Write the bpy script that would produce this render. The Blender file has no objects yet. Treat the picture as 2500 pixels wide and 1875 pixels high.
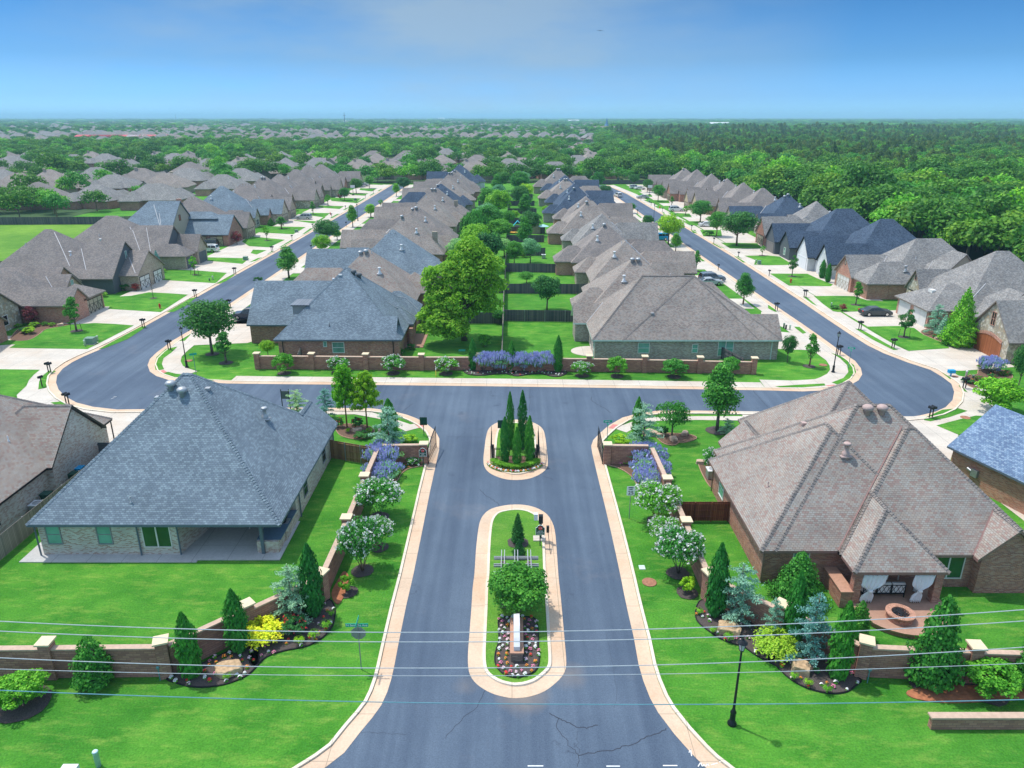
import bpy, bmesh, math, random
import numpy as np
from mathutils import Vector, Matrix, noise
from mathutils.geometry import tessellate_polygon
R = math.radians
C = bpy.context.scene.collection
SC = bpy.context.scene
# ------------------------------------------------------------ camera
F, HOR, CH = 1780.0, 284.0, 30.0
PITCH = math.atan((937.5 - HOR) / F); CP, SP = math.cos(PITCH), math.sin(PITCH)
cam = bpy.data.cameras.new('camera'); cam.sensor_width = 36.0; cam.lens = 36 * F / 2500
cam.clip_start = 0.5; cam.clip_end = 90000
co = bpy.data.objects.new('camera', cam); C.objects.link(co)
co.location = (0, 0, CH); co.rotation_euler = (R(90) - PITCH, 0, 0)
SC.camera = co
# ------------------------------------------------------------ light
SUN_EL, SUN_AZ = 66.0, (-0.83, 0.55)          # where the sun stands: upper left, beyond the houses
sd = bpy.data.lights.new('sun', 'SUN'); sd.energy = 2.35; sd.angle = R(1.5); sd.color = (1.0, 0.95, 0.86)
so = bpy.data.objects.new('sun', sd); C.objects.link(so)
ce = math.cos(R(SUN_EL)); sv = Vector((SUN_AZ[0] * ce, SUN_AZ[1] * ce, math.sin(R(SUN_EL)))).normalized()
so.rotation_euler = sv.to_track_quat('Z', 'Y').to_euler(); so.location = (-20, 30, 200)
W = bpy.data.worlds.new('World'); SC.world = W; W.use_nodes = True
nt = W.node_tree; nt.nodes.clear()
sky = nt.nodes.new('ShaderNodeTexSky'); sky.sky_type = 'NISHITA'; sky.sun_disc = False
sky.sun_elevation = R(SUN_EL); sky.sun_rotation = math.atan2(SUN_AZ[0], SUN_AZ[1])
sky.altitude = 300; sky.air_density = 1.0; sky.dust_density = 0.7; sky.ozone_density = 2.5
tc = nt.nodes.new('ShaderNodeTexCoord')
def wn(t, **k):
    n = nt.nodes.new(t)
    for a, b in k.items(): setattr(n, a, b)
    return n
L = nt.links.new
# thin high cloud: stretched noise on the sky directions
mp = wn('ShaderNodeMapping'); mp.inputs['Scale'].default_value = (1.6, 1.0, 6.0); mp.inputs['Rotation'].default_value = (0, R(-14), 0)
L(tc.outputs['Generated'], mp.inputs['Vector'])
n1 = wn('ShaderNodeTexNoise'); n1.inputs['Scale'].default_value = 1.7; n1.inputs['Detail'].default_value = 7; n1.inputs['Roughness'].default_value = .55
L(mp.outputs[0], n1.inputs['Vector'])
r1 = wn('ShaderNodeValToRGB'); r1.color_ramp.elements[0].position = .36; r1.color_ramp.elements[1].position = .66
L(n1.outputs['Fac'], r1.inputs['Fac'])
# where the veil lies: a lobe of directions high in the middle of the view
dt = wn('ShaderNodeVectorMath', operation='DOT_PRODUCT'); dv = Vector((-.13, 1, .17)).normalized(); dt.inputs[1].default_value = dv
L(tc.outputs['Generated'], dt.inputs[0])
r2 = wn('ShaderNodeMapRange'); r2.inputs['From Min'].default_value = .86; r2.inputs['From Max'].default_value = 1.0
L(dt.outputs['Value'], r2.inputs['Value'])
mm = wn('ShaderNodeMath', operation='MULTIPLY'); L(r1.outputs['Color'], mm.inputs[0]); L(r2.outputs[0], mm.inputs[1])
m3 = wn('ShaderNodeMath', operation='MULTIPLY'); m3.inputs[1].default_value = .72; L(mm.outputs[0], m3.inputs[0])
hs = wn('ShaderNodeHueSaturation'); hs.inputs['Saturation'].default_value = 1.0; L(sky.outputs[0], hs.inputs['Color'])
tint = wn('ShaderNodeMix', data_type='RGBA', blend_type='MULTIPLY'); tint.inputs[0].default_value = 1; tint.inputs[7].default_value = (1.75, 1.75, 1.75, 1)
sx = wn('ShaderNodeSeparateXYZ'); L(tc.outputs['Generated'], sx.inputs[0])
tr_ = wn('ShaderNodeValToRGB'); e_ = tr_.color_ramp.elements
for _ in range(4): e_.new(.5)
for k_, (p_, c_) in enumerate(((0, (.188, .40, .736)), (.022, (.124, .268, .55)), (.065, (.08, .18, .336)), (.132, (.052, .142, .252)), (.26, (.80, .74, .64)), (.42, (1, .88, .70)))): e_[k_].position = p_; e_[k_].color = (*c_, 1)
L(sx.outputs['Z'], tr_.inputs['Fac']); t2 = wn('ShaderNodeMix', data_type='RGBA', blend_type='MULTIPLY'); t2.inputs[0].default_value = 1; L(tint.outputs[2], t2.inputs[6]); L(tr_.outputs['Color'], t2.inputs[7])
L(hs.outputs[0], tint.inputs[6])
cm = wn('ShaderNodeMix', data_type='RGBA'); cm.inputs[7].default_value = (1.75, 2.3, 2.75, 1)
L(m3.outputs[0], cm.inputs[0]); L(t2.outputs[2], cm.inputs[6])
bg = wn('ShaderNodeBackground'); bg.inputs['Strength'].default_value = .15
L(cm.outputs[2], bg.inputs['Color'])
wo = wn('ShaderNodeOutputWorld'); L(bg.outputs[0], wo.inputs['Surface'])
SC.view_settings.view_transform = 'Standard'; SC.view_settings.look = 'None'; SC.view_settings.gamma = 1
SC.view_settings.exposure = 0.66
SC.cycles.max_bounces = 6; SC.cycles.diffuse_bounces = 2; SC.cycles.volume_bounces = 1
SC.cycles.transparent_max_bounces = 6; SC.cycles.caustics_reflective = False; SC.cycles.caustics_refractive = False
# ------------------------------------------------------------ pixel -> place (the photograph is 2500 x 1875)
def NP(t, x, y):
    return int(t[1]) * 625 + x / 3.5296, {'A': 250, 'B': 620, 'C': 1000, 'D': 1405}[t[0]] + y / 3.53
def P(px, py, z=0.0):
    u = (px - 1250) / F; v = (937.5 - py) / F
    d = (u, CP + v * SP, -SP + v * CP); t = (z - CH) / d[2]
    return (d[0] * t, d[1] * t)
def G(t, x, y, z=0.0): return P(*NP(t, x, y), z)
def GL(t, pts, z=0.0): return [G(t, x, y, z) for x, y in pts]
def zat(t, x, y, Y):
    px, py = NP(t, x, y); v = (937.5 - py) / F
    return CH + (-SP + v * CP) * Y / (CP + v * SP)
# ------------------------------------------------------------ materials
MATS = {}
def node(nt, typ, ins=None, **kw):
    n = nt.nodes.new(typ)
    for a, b in kw.items(): setattr(n, a, b)
    for a, b in (ins or {}).items():
        if isinstance(b, bpy.types.NodeSocket): nt.links.new(b, n.inputs[a])
        else: n.inputs[a].default_value = b
    return n
def new_mat(name):
    m = bpy.data.materials.new(name); m.use_nodes = True
    t = m.node_tree; b = t.nodes['Principled BSDF']; MATS[name] = m
    b.inputs['Specular IOR Level'].default_value = .3
    return m, t, b
def col(c): return (c[0], c[1], c[2], 1)
def ramp(t, fac, stops, interp='LINEAR'):
    r = t.nodes.new('ShaderNodeValToRGB'); r.color_ramp.interpolation = interp
    e = r.color_ramp.elements
    while len(e) < len(stops): e.new(.5)
    for k, (p, c) in enumerate(stops): e[k].position = p; e[k].color = col(c)
    t.links.new(fac, r.inputs['Fac']); return r.outputs['Color']
def noise_fac(t, vec, scale, detail=3, rough=.55):
    return node(t, 'ShaderNodeTexNoise', {'Vector': vec, 'Scale': scale, 'Detail': detail, 'Roughness': rough}).outputs['Fac']
def mixc(t, a, b, f, blend='MIX'):
    n = t.nodes.new('ShaderNodeMix'); n.data_type = 'RGBA'; n.blend_type = blend
    for s, v in ((0, f), (6, a), (7, b)):
        if isinstance(v, bpy.types.NodeSocket): t.links.new(v, n.inputs[s])
        else: n.inputs[s].default_value = v if s == 0 else col(v)
    return n.outputs[2]
def bump(t, b, h, strength, dist):
    n = node(t, 'ShaderNodeBump', {'Strength': strength, 'Distance': dist, 'Height': h}); t.links.new(n.outputs[0], b.inputs['Normal'])
def plain(name, c, rough=.6, metal=0, spec=.3, var=.12, scale=6):
    m, t, b = new_mat(name)
    g = t.nodes.new('ShaderNodeTexCoord').outputs['Object']
    f = noise_fac(t, g, scale, 4)
    lo = tuple(x * (1 - var) for x in c); hi = tuple(min(1, x * (1 + var)) for x in c)
    t.links.new(ramp(t, f, [(.3, lo), (.7, hi)]), b.inputs['Base Color'])
    b.inputs['Roughness'].default_value = rough; b.inputs['Metallic'].default_value = metal; b.inputs['Specular IOR Level'].default_value = spec
    return m
def uvo(t): return t.nodes.new('ShaderNodeTexCoord').outputs['UV']
def obo(t): return t.nodes.new('ShaderNodeTexCoord').outputs['Object']
def bricky(name, cols, mortar, bw=.25, bh=.085, ms=.012, rough=.85, soft=.25, bmp=.3, offset=.5, big=.2, stops=None):
    m, t, b = new_mat(name); uv = uvo(t)
    br = node(t, 'ShaderNodeTexBrick', {'Vector': uv, 'Scale': 1.0, 'Mortar Size': ms, 'Mortar Smooth': .3, 'Brick Width': bw, 'Row Height': bh,
                                       'Color1': (0, 0, 0, 1), 'Color2': (1, 1, 1, 1), 'Mortar': (.5, .5, .5, 1)}, offset=offset)
    n = len(cols); st = [((k + .0) / n, c) for k, c in enumerate(cols)] if stops is None else list(zip(stops, cols))
    cc = ramp(t, br.outputs['Color'], st, 'CONSTANT')
    cc = mixc(t, cc, mortar, br.outputs['Fac'])
    f = noise_fac(t, uv, .35, 4); cc = mixc(t, cc, ramp(t, f, [(.3, (.82, .82, .82)), (.7, (1.13, 1.12, 1.10))]), 1.0, 'MULTIPLY')
    t.links.new(cc, b.inputs['Base Color']); b.inputs['Roughness'].default_value = rough
    inv = node(t, 'ShaderNodeMath', {0: 1.0, 1: br.outputs['Fac']}, operation='SUBTRACT').outputs[0]
    bump(t, b, inv, bmp, .02)
    return m
def shingle(name, cols, edge):
    return bricky(name, cols, edge, bw=.24, bh=.145, ms=.011, rough=.95, bmp=.5)
shingle('shingle_grey', [(.165, .215, .262), (.19, .247, .298), (.225, .29, .342), (.178, .232, .284), (.25, .325, .378)], (.095, .125, .16))
shingle('shingle_brownred', [(.325, .265, .235), (.34, .31, .28), (.31, .225, .20), (.36, .315, .275), (.32, .29, .265), (.35, .335, .31)], (.19, .15, .13))
shingle('shingle_taupe', [(.25, .22, .20), (.30, .27, .25), (.22, .20, .19), (.29, .25, .23), (.20, .19, .19)], (.16, .145, .14))
shingle('shingle_brown', [(.28, .245, .22), (.34, .30, .265), (.25, .205, .185), (.30, .29, .275), (.36, .31, .275)], (.19, .165, .15))
shingle('shingle_weathered', [(.24, .235, .23), (.31, .305, .295), (.20, .20, .205), (.27, .25, .235), (.34, .335, .32)], (.15, .15, .15))
shingle('shingle_navy', [(.055, .088, .140), (.072, .112, .172), (.088, .13, .195), (.044, .07, .112)], (.035, .045, .07))
shingle('shingle_blue', [(.15, .235, .37), (.19, .29, .43), (.25, .355, .49), (.13, .20, .33)], (.085, .125, .21))
bricky('brick_red', [(.46, .17, .11), (.54, .24, .16), (.37, .13, .09), (.48, .26, .19)], (.50, .40, .33))
bricky('brick_darkred', [(.40, .15, .10), (.47, .20, .14), (.30, .115, .09), (.48, .26, .20), (.34, .15, .12)], (.42, .31, .25))
bricky('brick_white', [(.58, .54, .49), (.42, .27, .21), (.55, .49, .44), (.62, .58, .53), (.47, .35, .29)], (.62, .59, .54))
bricky('brick_grey', [(.38, .32, .27), (.47, .41, .35), (.30, .25, .22), (.52, .46, .40), (.36, .26, .21)], (.38, .36, .33))
bricky('brick_tan', [(.42, .34, .25), (.36, .27, .19), (.48, .40, .31), (.31, .24, .18)], (.45, .40, .34))
bricky('brick_painted', [(.72, .73, .74), (.76, .77, .78), (.68, .70, .72)], (.62, .64, .66))
bricky('block_wall', [(.40, .195, .145), (.46, .235, .175), (.34, .165, .13), (.43, .225, .17)], (.26, .14, .11), bw=.42, bh=.15, ms=.015, bmp=.6)
bricky('block_base', [(.29, .21, .175), (.36, .27, .22), (.25, .175, .15)], (.15, .12, .10), bw=.35, bh=.1, ms=.014, bmp=.6)
bricky('fence_dark', [(.115, .115, .125), (.15, .145, .15), (.085, .09, .10), (.17, .155, .15)], (.03, .03, .035), bw=.14, bh=20, ms=.012, offset=0)
bricky('fence_wood', [(.33, .20, .10), (.40, .25, .13), (.27, .15, .075)], (.09, .05, .03), bw=.14, bh=20, ms=.012, offset=0)
bricky('fence_red', [(.22, .065, .035), (.27, .085, .045), (.18, .05, .03)], (.06, .02, .015), bw=.14, bh=20, ms=.012, offset=0)
bricky('fence_weathered', [(.27, .245, .21), (.33, .30, .26), (.22, .20, .175)], (.10, .09, .08), bw=.14, bh=20, ms=.012, offset=0)
bricky('door_wood', [(.33, .11, .045), (.38, .13, .055), (.29, .095, .04)], (.12, .04, .02), bw=.16, bh=20, ms=.012, offset=0, rough=.5)
bricky('metal_roof', [(.16, .18, .21), (.18, .20, .235)], (.07, .08, .09), bw=.4, bh=30, ms=.03, offset=0, rough=.4)
def stone():
    m, t, b = new_mat('stone_wall'); uv = uvo(t)
    v = node(t, 'ShaderNodeTexVoronoi', {'Vector': uv, 'Scale': 2.6, 'Randomness': 1.0}); e = node(t, 'ShaderNodeTexVoronoi', {'Vector': uv, 'Scale': 2.6}, feature='DISTANCE_TO_EDGE')
    c = ramp(t, node(t, 'ShaderNodeSeparateColor', {0: v.outputs['Color']}).outputs[0], [(0, (.42, .36, .26)), (.3, (.55, .50, .40)), (.55, (.33, .29, .23)), (.75, (.60, .56, .48)), (.9, (.45, .33, .22))], 'CONSTANT')
    f = ramp(t, e.outputs['Distance'], [(.02, (1, 1, 1)), (.07, (0, 0, 0))])
    t.links.new(mixc(t, c, (.30, .27, .22), f), b.inputs['Base Color']); b.inputs['Roughness'].default_value = .9
    bump(t, b, e.outputs['Distance'], .6, .05)
stone()
def grass(name, a, bcol, c):
    m, t, b = new_mat(name); o = obo(t)
    big = noise_fac(t, o, .045, 4, .6); mid = noise_fac(t, o, .33, 5, .65)
    mp = node(t, 'ShaderNodeMapping', {'Vector': o, 'Scale': (1.0, 3.2, 1.0), 'Rotation': (0, 0, R(24))}).outputs[0]
    st = noise_fac(t, mp, .42, 6, .75); fine = noise_fac(t, o, 9.0, 3, .7)
    cc = ramp(t, mid, [(.32, a), (.66, bcol)])
    cc = mixc(t, cc, c, ramp(t, st, [(.50, (0, 0, 0)), (.78, (.75, .75, .75))]))
    cc = mixc(t, cc, ramp(t, big, [(.32, (.72, .82, .78)), (.68, (1.32, 1.16, 1.05))]), 1.0, 'MULTIPLY')
    cc = mixc(t, cc, ramp(t, fine, [(.30, (.68, .70, .66)), (.70, (1.3, 1.27, 1.25))]), 1.0, 'MULTIPLY')
    t.links.new(cc, b.inputs['Base Color']); b.inputs['Roughness'].default_value = .95; b.inputs['Specular IOR Level'].default_value = .1
    bump(t, b, fine, .7, .06); return m
grass('lawn_grass', (.036, .185, .020), (.090, .295, .036), (.27, .40, .085))
grass('field_grass', (.10, .25, .03), (.15, .31, .045), (.20, .34, .07))
grass('island_grass', (.07, .23, .03), (.12, .29, .04), (.23, .35, .08))
def concrete(name, c, joint=1.5, stain=(.62, .40, .25)):
    m, t, b = new_mat(name); o = obo(t)
    f1 = noise_fac(t, o, .35, 5, .6); f2 = noise_fac(t, o, 7, 4)
    cc = ramp(t, f1, [(.3, tuple(x * .86 for x in c)), (.7, tuple(min(1, x * 1.08) for x in c))])
    cc = mixc(t, cc, stain, ramp(t, noise_fac(t, o, .16, 6, .7), [(.46, (0, 0, 0)), (.70, (.62, .62, .62))]))
    cc = mixc(t, cc, tuple(x * .62 for x in c), ramp(t, noise_fac(t, node(t, 'ShaderNodeMapping', {'Vector': o, 'Scale': (1.6, .35, 1)}).outputs[0], .8, 6, .75), [(.56, (0, 0, 0)), (.78, (.45, .45, .45))]))
    cc = mixc(t, cc, ramp(t, f2, [(.3, (.9, .9, .9)), (.7, (1.06, 1.06, 1.06))]), 1.0, 'MULTIPLY')
    if joint:
        br = node(t, 'ShaderNodeTexBrick', {'Vector': o, 'Scale': 1.0, 'Mortar Size': .02, 'Brick Width': joint, 'Row Height': joint}, offset=0)
        cc = mixc(t, cc, tuple(x * .55 for x in c), br.outputs['Fac'])
    t.links.new(cc, b.inputs['Base Color']); b.inputs['Roughness'].default_value = .9; return m
concrete('concrete', (.60, .55, .48), 3.05, (.56, .44, .33)); concrete('kerb_concrete', (.66, .50, .365), 3.05, (.62, .36, .20)); concrete('kerb_top', (.74, .66, .54), 3.05, (.66, .48, .32)); concrete('patio_concrete', (.50, .50, .49), 2.5, (.5, .5, .48))
concrete('terracotta_patio', (.42, .25, .18), 0, (.38, .22, .16))
def asphalt():
    m, t, b = new_mat('asphalt'); o = obo(t)
    f1 = noise_fac(t, o, .09, 6, .62); f2 = noise_fac(t, o, 14, 4, .7)
    mp = node(t, 'ShaderNodeMapping', {'Vector': o, 'Scale': (2.4, .10, 1)}).outputs[0]; f3 = noise_fac(t, mp, .9, 3)
    cc = ramp(t, f1, [(.28, (.064, .094, .142)), (.72, (.106, .146, .200))])
    cc = mixc(t, cc, ramp(t, f3, [(.3, (.90, .91, .93)), (.7, (1.10, 1.09, 1.08))]), 1.0, 'MULTIPLY')
    cc = mixc(t, cc, ramp(t, f2, [(.28, (.72, .72, .73)), (.72, (1.28, 1.28, 1.27))]), 1.0, 'MULTIPLY')
    wv0 = node(t, 'ShaderNodeTexNoise', {'Vector': o, 'Scale': 1.1, 'Detail': 6}).outputs['Color']
    # tan dust and darker patches
    cc = mixc(t, cc, (.20, .19, .20), ramp(t, noise_fac(t, o, .13, 7, .7), [(.58, (0, 0, 0)), (.80, (.5, .5, .5))]))
    cc = mixc(t, cc, (.035, .05, .085), ramp(t, noise_fac(t, o, .42, 3, .5), [(.68, (0, 0, 0)), (.80, (.6, .6, .6))]))
    # faint darker wheel lanes and old sealed seams along the streets
    mp2 = node(t, 'ShaderNodeMapping', {'Vector': o, 'Scale': (.62, .012, 1)}).outputs[0]; cc = mixc(t, cc, ramp(t, noise_fac(t, mp2, 1.0, 2), [(.38, (.86, .87, .89)), (.62, (1.10, 1.09, 1.07))]), 1.0, 'MULTIPLY')
    # tan silt washed out at the foot of the median
    for cx_, cy_, rx_, w_ in ((.6, 32.0, 1.3, .9), (3.3, 33.4, .9, .5), (-2.6, 32.6, .7, .3), (12.8, 95, 9, 0)):
        d_ = node(t, 'ShaderNodeVectorMath', {0: node(t, 'ShaderNodeVectorMath', {0: wv0, 1: o}, operation='ADD').outputs[0], 1: (cx_ + .5, cy_ + .5, .5)}, operation='DISTANCE').outputs['Value']
        cc = mixc(t, cc, (.25, .21, .175), ramp(t, node(t, 'ShaderNodeMath', {0: d_, 1: rx_ * 2.2}, operation='DIVIDE').outputs[0], [(.0, (w_,) * 3), (.30, (w_ * .5,) * 3), (.62, (0, 0, 0))]))
    # hairline cracks
    wv = node(t, 'ShaderNodeTexNoise', {'Vector': o, 'Scale': .5, 'Detail': 5}).outputs['Color']
    wp = node(t, 'ShaderNodeVectorMath', {0: o, 1: node(t, 'ShaderNodeVectorMath', {0: wv, 3: 3.2}, operation='SCALE').outputs[0]}, operation='ADD').outputs[0]
    e = node(t, 'ShaderNodeTexVoronoi', {'Vector': wp, 'Scale': .11}, feature='DISTANCE_TO_EDGE').outputs['Distance']
    brk = ramp(t, noise_fac(t, o, .2, 3), [(.56, (0, 0, 0)), (.62, (.45, .45, .45))])
    ck = mixc(t, (0, 0, 0), brk, ramp(t, e, [(.0015, (1, 1, 1)), (.005, (0, 0, 0))]))
    cc = mixc(t, cc, (.028, .034, .05), ck)
    t.links.new(cc, b.inputs['Base Color']); b.inputs['Roughness'].default_value = .85; b.inputs['Specular IOR Level'].default_value = .25
    bump(t, b, f2, .35, .01)
asphalt()
def ground_mat():
    m, t, b = new_mat('far_ground'); o = obo(t)
    f = noise_fac(t, o, .0035, 8, .68); f2 = noise_fac(t, o, .05, 5, .7)
    cc = ramp(t, f, [(.30, (.020, .055, .022)), (.46, (.03, .08, .028)), (.55, (.075, .13, .04)), (.62, (.15, .18, .07)), (.66, (.05, .10, .03)), (.80, (.20, .17, .13))])
    cc = mixc(t, cc, ramp(t, f2, [(.3, (.6, .62, .6)), (.7, (1.35, 1.3, 1.3))]), 1.0, 'MULTIPLY')
    t.links.new(cc, b.inputs['Base Color']); b.inputs['Roughness'].default_value = 1
ground_mat()
def leafm(name, dark, mid, light, tr=.32, w=(.0, .45, 1.0), nz=.7):
    gn = (1, 1, 1) if 'flower' in name or name == 'bark' else (1.5, 1.95, 1.25); dark, mid, light = (tuple(min(.9, a * g) for a, g in zip(c, gn)) for c in (dark, mid, light))
    m, t, b = new_mat(name)
    geo = t.nodes.new('ShaderNodeNewGeometry'); oi = t.nodes.new('ShaderNodeObjectInfo')
    ri = geo.outputs['Random Per Island']; o = obo(t)
    f = node(t, 'ShaderNodeMath', {0: ri, 1: .55}, operation='MULTIPLY').outputs[0]
    f = node(t, 'ShaderNodeMath', {0: noise_fac(t, o, nz, 3), 1: .75, 2: f}, operation='MULTIPLY_ADD').outputs[0]
    f = node(t, 'ShaderNodeMath', {0: f, 1: .15}, operation='SUBTRACT').outputs[0]
    cc = ramp(t, f, [(w[0], dark), (w[1], mid), (w[2], light)])
    br = ramp(t, oi.outputs['Random'], [(0, (.60, .76, .90)), (.35, (.9, .95, 1)), (.7, (1.1, 1.03, .95)), (1, (1.6, 1.24, .80))])
    if 'flower' not in name: cc = mixc(t, cc, br, 1.0, 'MULTIPLY')
    t.links.new(cc, b.inputs['Base Color']); b.inputs['Roughness'].default_value = .6; b.inputs['Specular IOR Level'].default_value = .25
    ts = node(t, 'ShaderNodeBsdfTranslucent', {'Color': cc}); mx = node(t, 'ShaderNodeMixShader', {0: tr, 1: b.outputs[0], 2: ts.outputs[0]})
    t.links.new(mx.outputs[0], t.nodes['Material Output'].inputs['Surface']); return m
leafm('leaf_green', (.018, .078, .016), (.048, .165, .030), (.14, .31, .055))
leafm('leaf_dark', (.014, .058, .022), (.032, .112, .036), (.085, .20, .055))
leafm('leaf_bright', (.030, .11, .012), (.085, .24, .022), (.26, .42, .05))
leafm('leaf_maple', (.08, .16, .012), (.23, .34, .024), (.50, .46, .06), .45)
leafm('leaf_yellow', (.16, .22, .02), (.40, .44, .04), (.65, .58, .06))
leafm('leaf_lime', (.05, .15, .01), (.14, .27, .02), (.33, .42, .05))
leafm('leaf_blue', (.075, .145, .165), (.18, .28, .33), (.36, .43, .50))
leafm('leaf_silver', (.06, .14, .08), (.12, .24, .15), (.24, .36, .25))
leafm('leaf_burgundy', (.07, .012, .025), (.17, .025, .05), (.33, .06, .09))
leafm('leaf_myrtle', (.018, .085, .018), (.05, .18, .03), (.13, .30, .06))
leafm('leaf_cypress', (.012, .075, .018), (.030, .145, .030), (.07, .22, .05))
leafm('leaf_forest', (.012, .050, .010), (.046, .125, .018), (.16, .25, .040), nz=.25)
leafm('leaf_cedar', (.020, .046, .012), (.062, .098, .020), (.15, .175, .040), nz=.25)
leafm('flower_white', (.62, .66, .62), (.78, .80, .76), (.85, .86, .82), .2)
leafm('flower_purple', (.32, .35, .70), (.46, .49, .82), (.62, .65, .9), .3)
leafm('flower_mix', (.55, .05, .06), (.85, .80, .80), (.80, .30, .42), .1, (.25, .5, .8))
leafm('flower_red', (.50, .02, .02), (.70, .05, .05), (.80, .18, .25), .1)
leafm('bark', (.09, .07, .055), (.14, .11, .085), (.20, .165, .13), 0)
plain('mulch', (.085, .07, .066), .95, var=.4, scale=16); plain('mulch_brown', (.16, .095, .065), .95, var=.4, scale=16); plain('red_soil', (.38, .15, .075), .95, var=.25, scale=3)
plain('cap_stone', (.70, .58, .40), .8, var=.08); plain('cap_coping', (.52, .38, .29), .85, var=.12, scale=4)
plain('boulder', (.50, .35, .21), .9, var=.3, scale=4); plain('edging', (.42, .27, .18), .9, var=.2)
plain('stucco', (.42, .36, .28), .9, var=.06); plain('stucco_tan', (.47, .38, .24), .9, var=.06); plain('stucco_white', (.72, .74, .75), .8, var=.04); plain('siding_dark', (.10, .115, .13), .7, var=.1); plain('siding_grey', (.26, .27, .28), .8, var=.06)
plain('trim_white', (.70, .69, .66), .5, var=.05); plain('trim_dark', (.055, .05, .045), .5); plain('fascia', (.24, .20, .175), .6); plain('fascia_blue', (.12, .16, .20), .5)
plain('flashing', (.46, .47, .49), .6, .1, .3); plain('flashing_brown', (.30, .18, .16), .5, .2); plain('ridge_dark', (.15, .155, .165), .95)
plain('garage_white', (.66, .65, .62), .55, var=.04); plain('garage_tan', (.42, .36, .27), .6); plain('garage_grey', (.20, .19, .18), .6)
plain('black_metal', (.018, .022, .028), .4, .3); plain('steel', (.38, .40, .42), .4, .6); plain('sign_steel', (.28, .30, .32), .5, .5); plain('vent_metal', (.42, .44, .46), .45, .4); plain('vent_pink', (.46, .34, .31), .6); plain('vent_white', (.72, .73, .74), .5)
plain('sign_green', (.01, .42, .27), .5, var=.02); plain('sign_darkgreen', (.012, .07, .055), .5); plain('sign_white', (.82, .83, .83), .5, var=.02); plain('sign_red', (.75, .05, .06), .5, var=.02)
plain('hydrant_red', (.55, .03, .025), .4, var=.05); plain('utility_green', (.16, .27, .21), .6, var=.08); plain('utility_pale', (.55, .68, .62), .6); plain('pad_pink', (.58, .22, .20), .9); plain('rust', (.34, .16, .10), .9, var=.25)
plain('rubber', (.012, .012, .013), .85); plain('chrome', (.55, .56, .58), .2, .9); plain('curtain', (.86, .87, .89), .9, var=.05); plain('cushion', (.76, .76, .74), .9, var=.03); plain('cloth_black', (.012, .012, .014), .7)
plain('bin_green', (.02, .075, .055), .5); plain('bin_blue', (.02, .33, .62), .5); plain('counter_slate', (.10, .16, .23), .35); plain('counter_clay', (.46, .26, .18), .6); plain('lava_rock', (.02, .022, .028), .8, var=.6, scale=30)
plain('toy_orange', (.85, .45, .05), .5); plain('toy_cyan', (.04, .50, .68), .4); plain('roof_red', (.50, .05, .07), .6); plain('roof_white', (.75, .76, .78), .6); plain('steeple_blue', (.12, .26, .42), .5)
plain('wire', (.50, .54, .55), .35, .3); plain('wire_dark', (.12, .30, .36), .5); plain('paint_white', (.75, .76, .76), .7, var=.1); plain('paint_yellow', (.75, .60, .08), .7); plain('pole_blue', (.10, .25, .28), .5); plain('plant_teal', (.03, .13, .14), .7); plain('pvc', (.52, .70, .74), .4)
for n_, c_ in (('car_white', (.72, .74, .76)), ('car_silver', (.42, .45, .48)), ('car_charcoal', (.055, .068, .075)), ('car_navy', (.02, .035, .06)), ('car_slate', (.13, .18, .24)), ('car_blue', (.01, .33, .72)), ('car_black', (.012, .014, .018))):
    plain(n_, c_, .25, .2, .6, .02)
def glass(name, c, rough=.12):
    m, t, b = new_mat(name); o = obo(t)
    t.links.new(ramp(t, noise_fac(t, o, .5, 3), [(.3, tuple(x * .6 for x in c)), (.7, tuple(x * 1.3 for x in c))]), b.inputs['Base Color'])
    b.inputs['Roughness'].default_value = rough; b.inputs['Specular IOR Level'].default_value = .8; return m
glass('glass_teal', (.14, .36, .30)); glass('glass_dark', (.015, .022, .028)); glass('glass_green', (.012, .075, .035)); glass('glass_lamp', (.50, .53, .55))
def M(n): return MATS[n]
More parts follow.
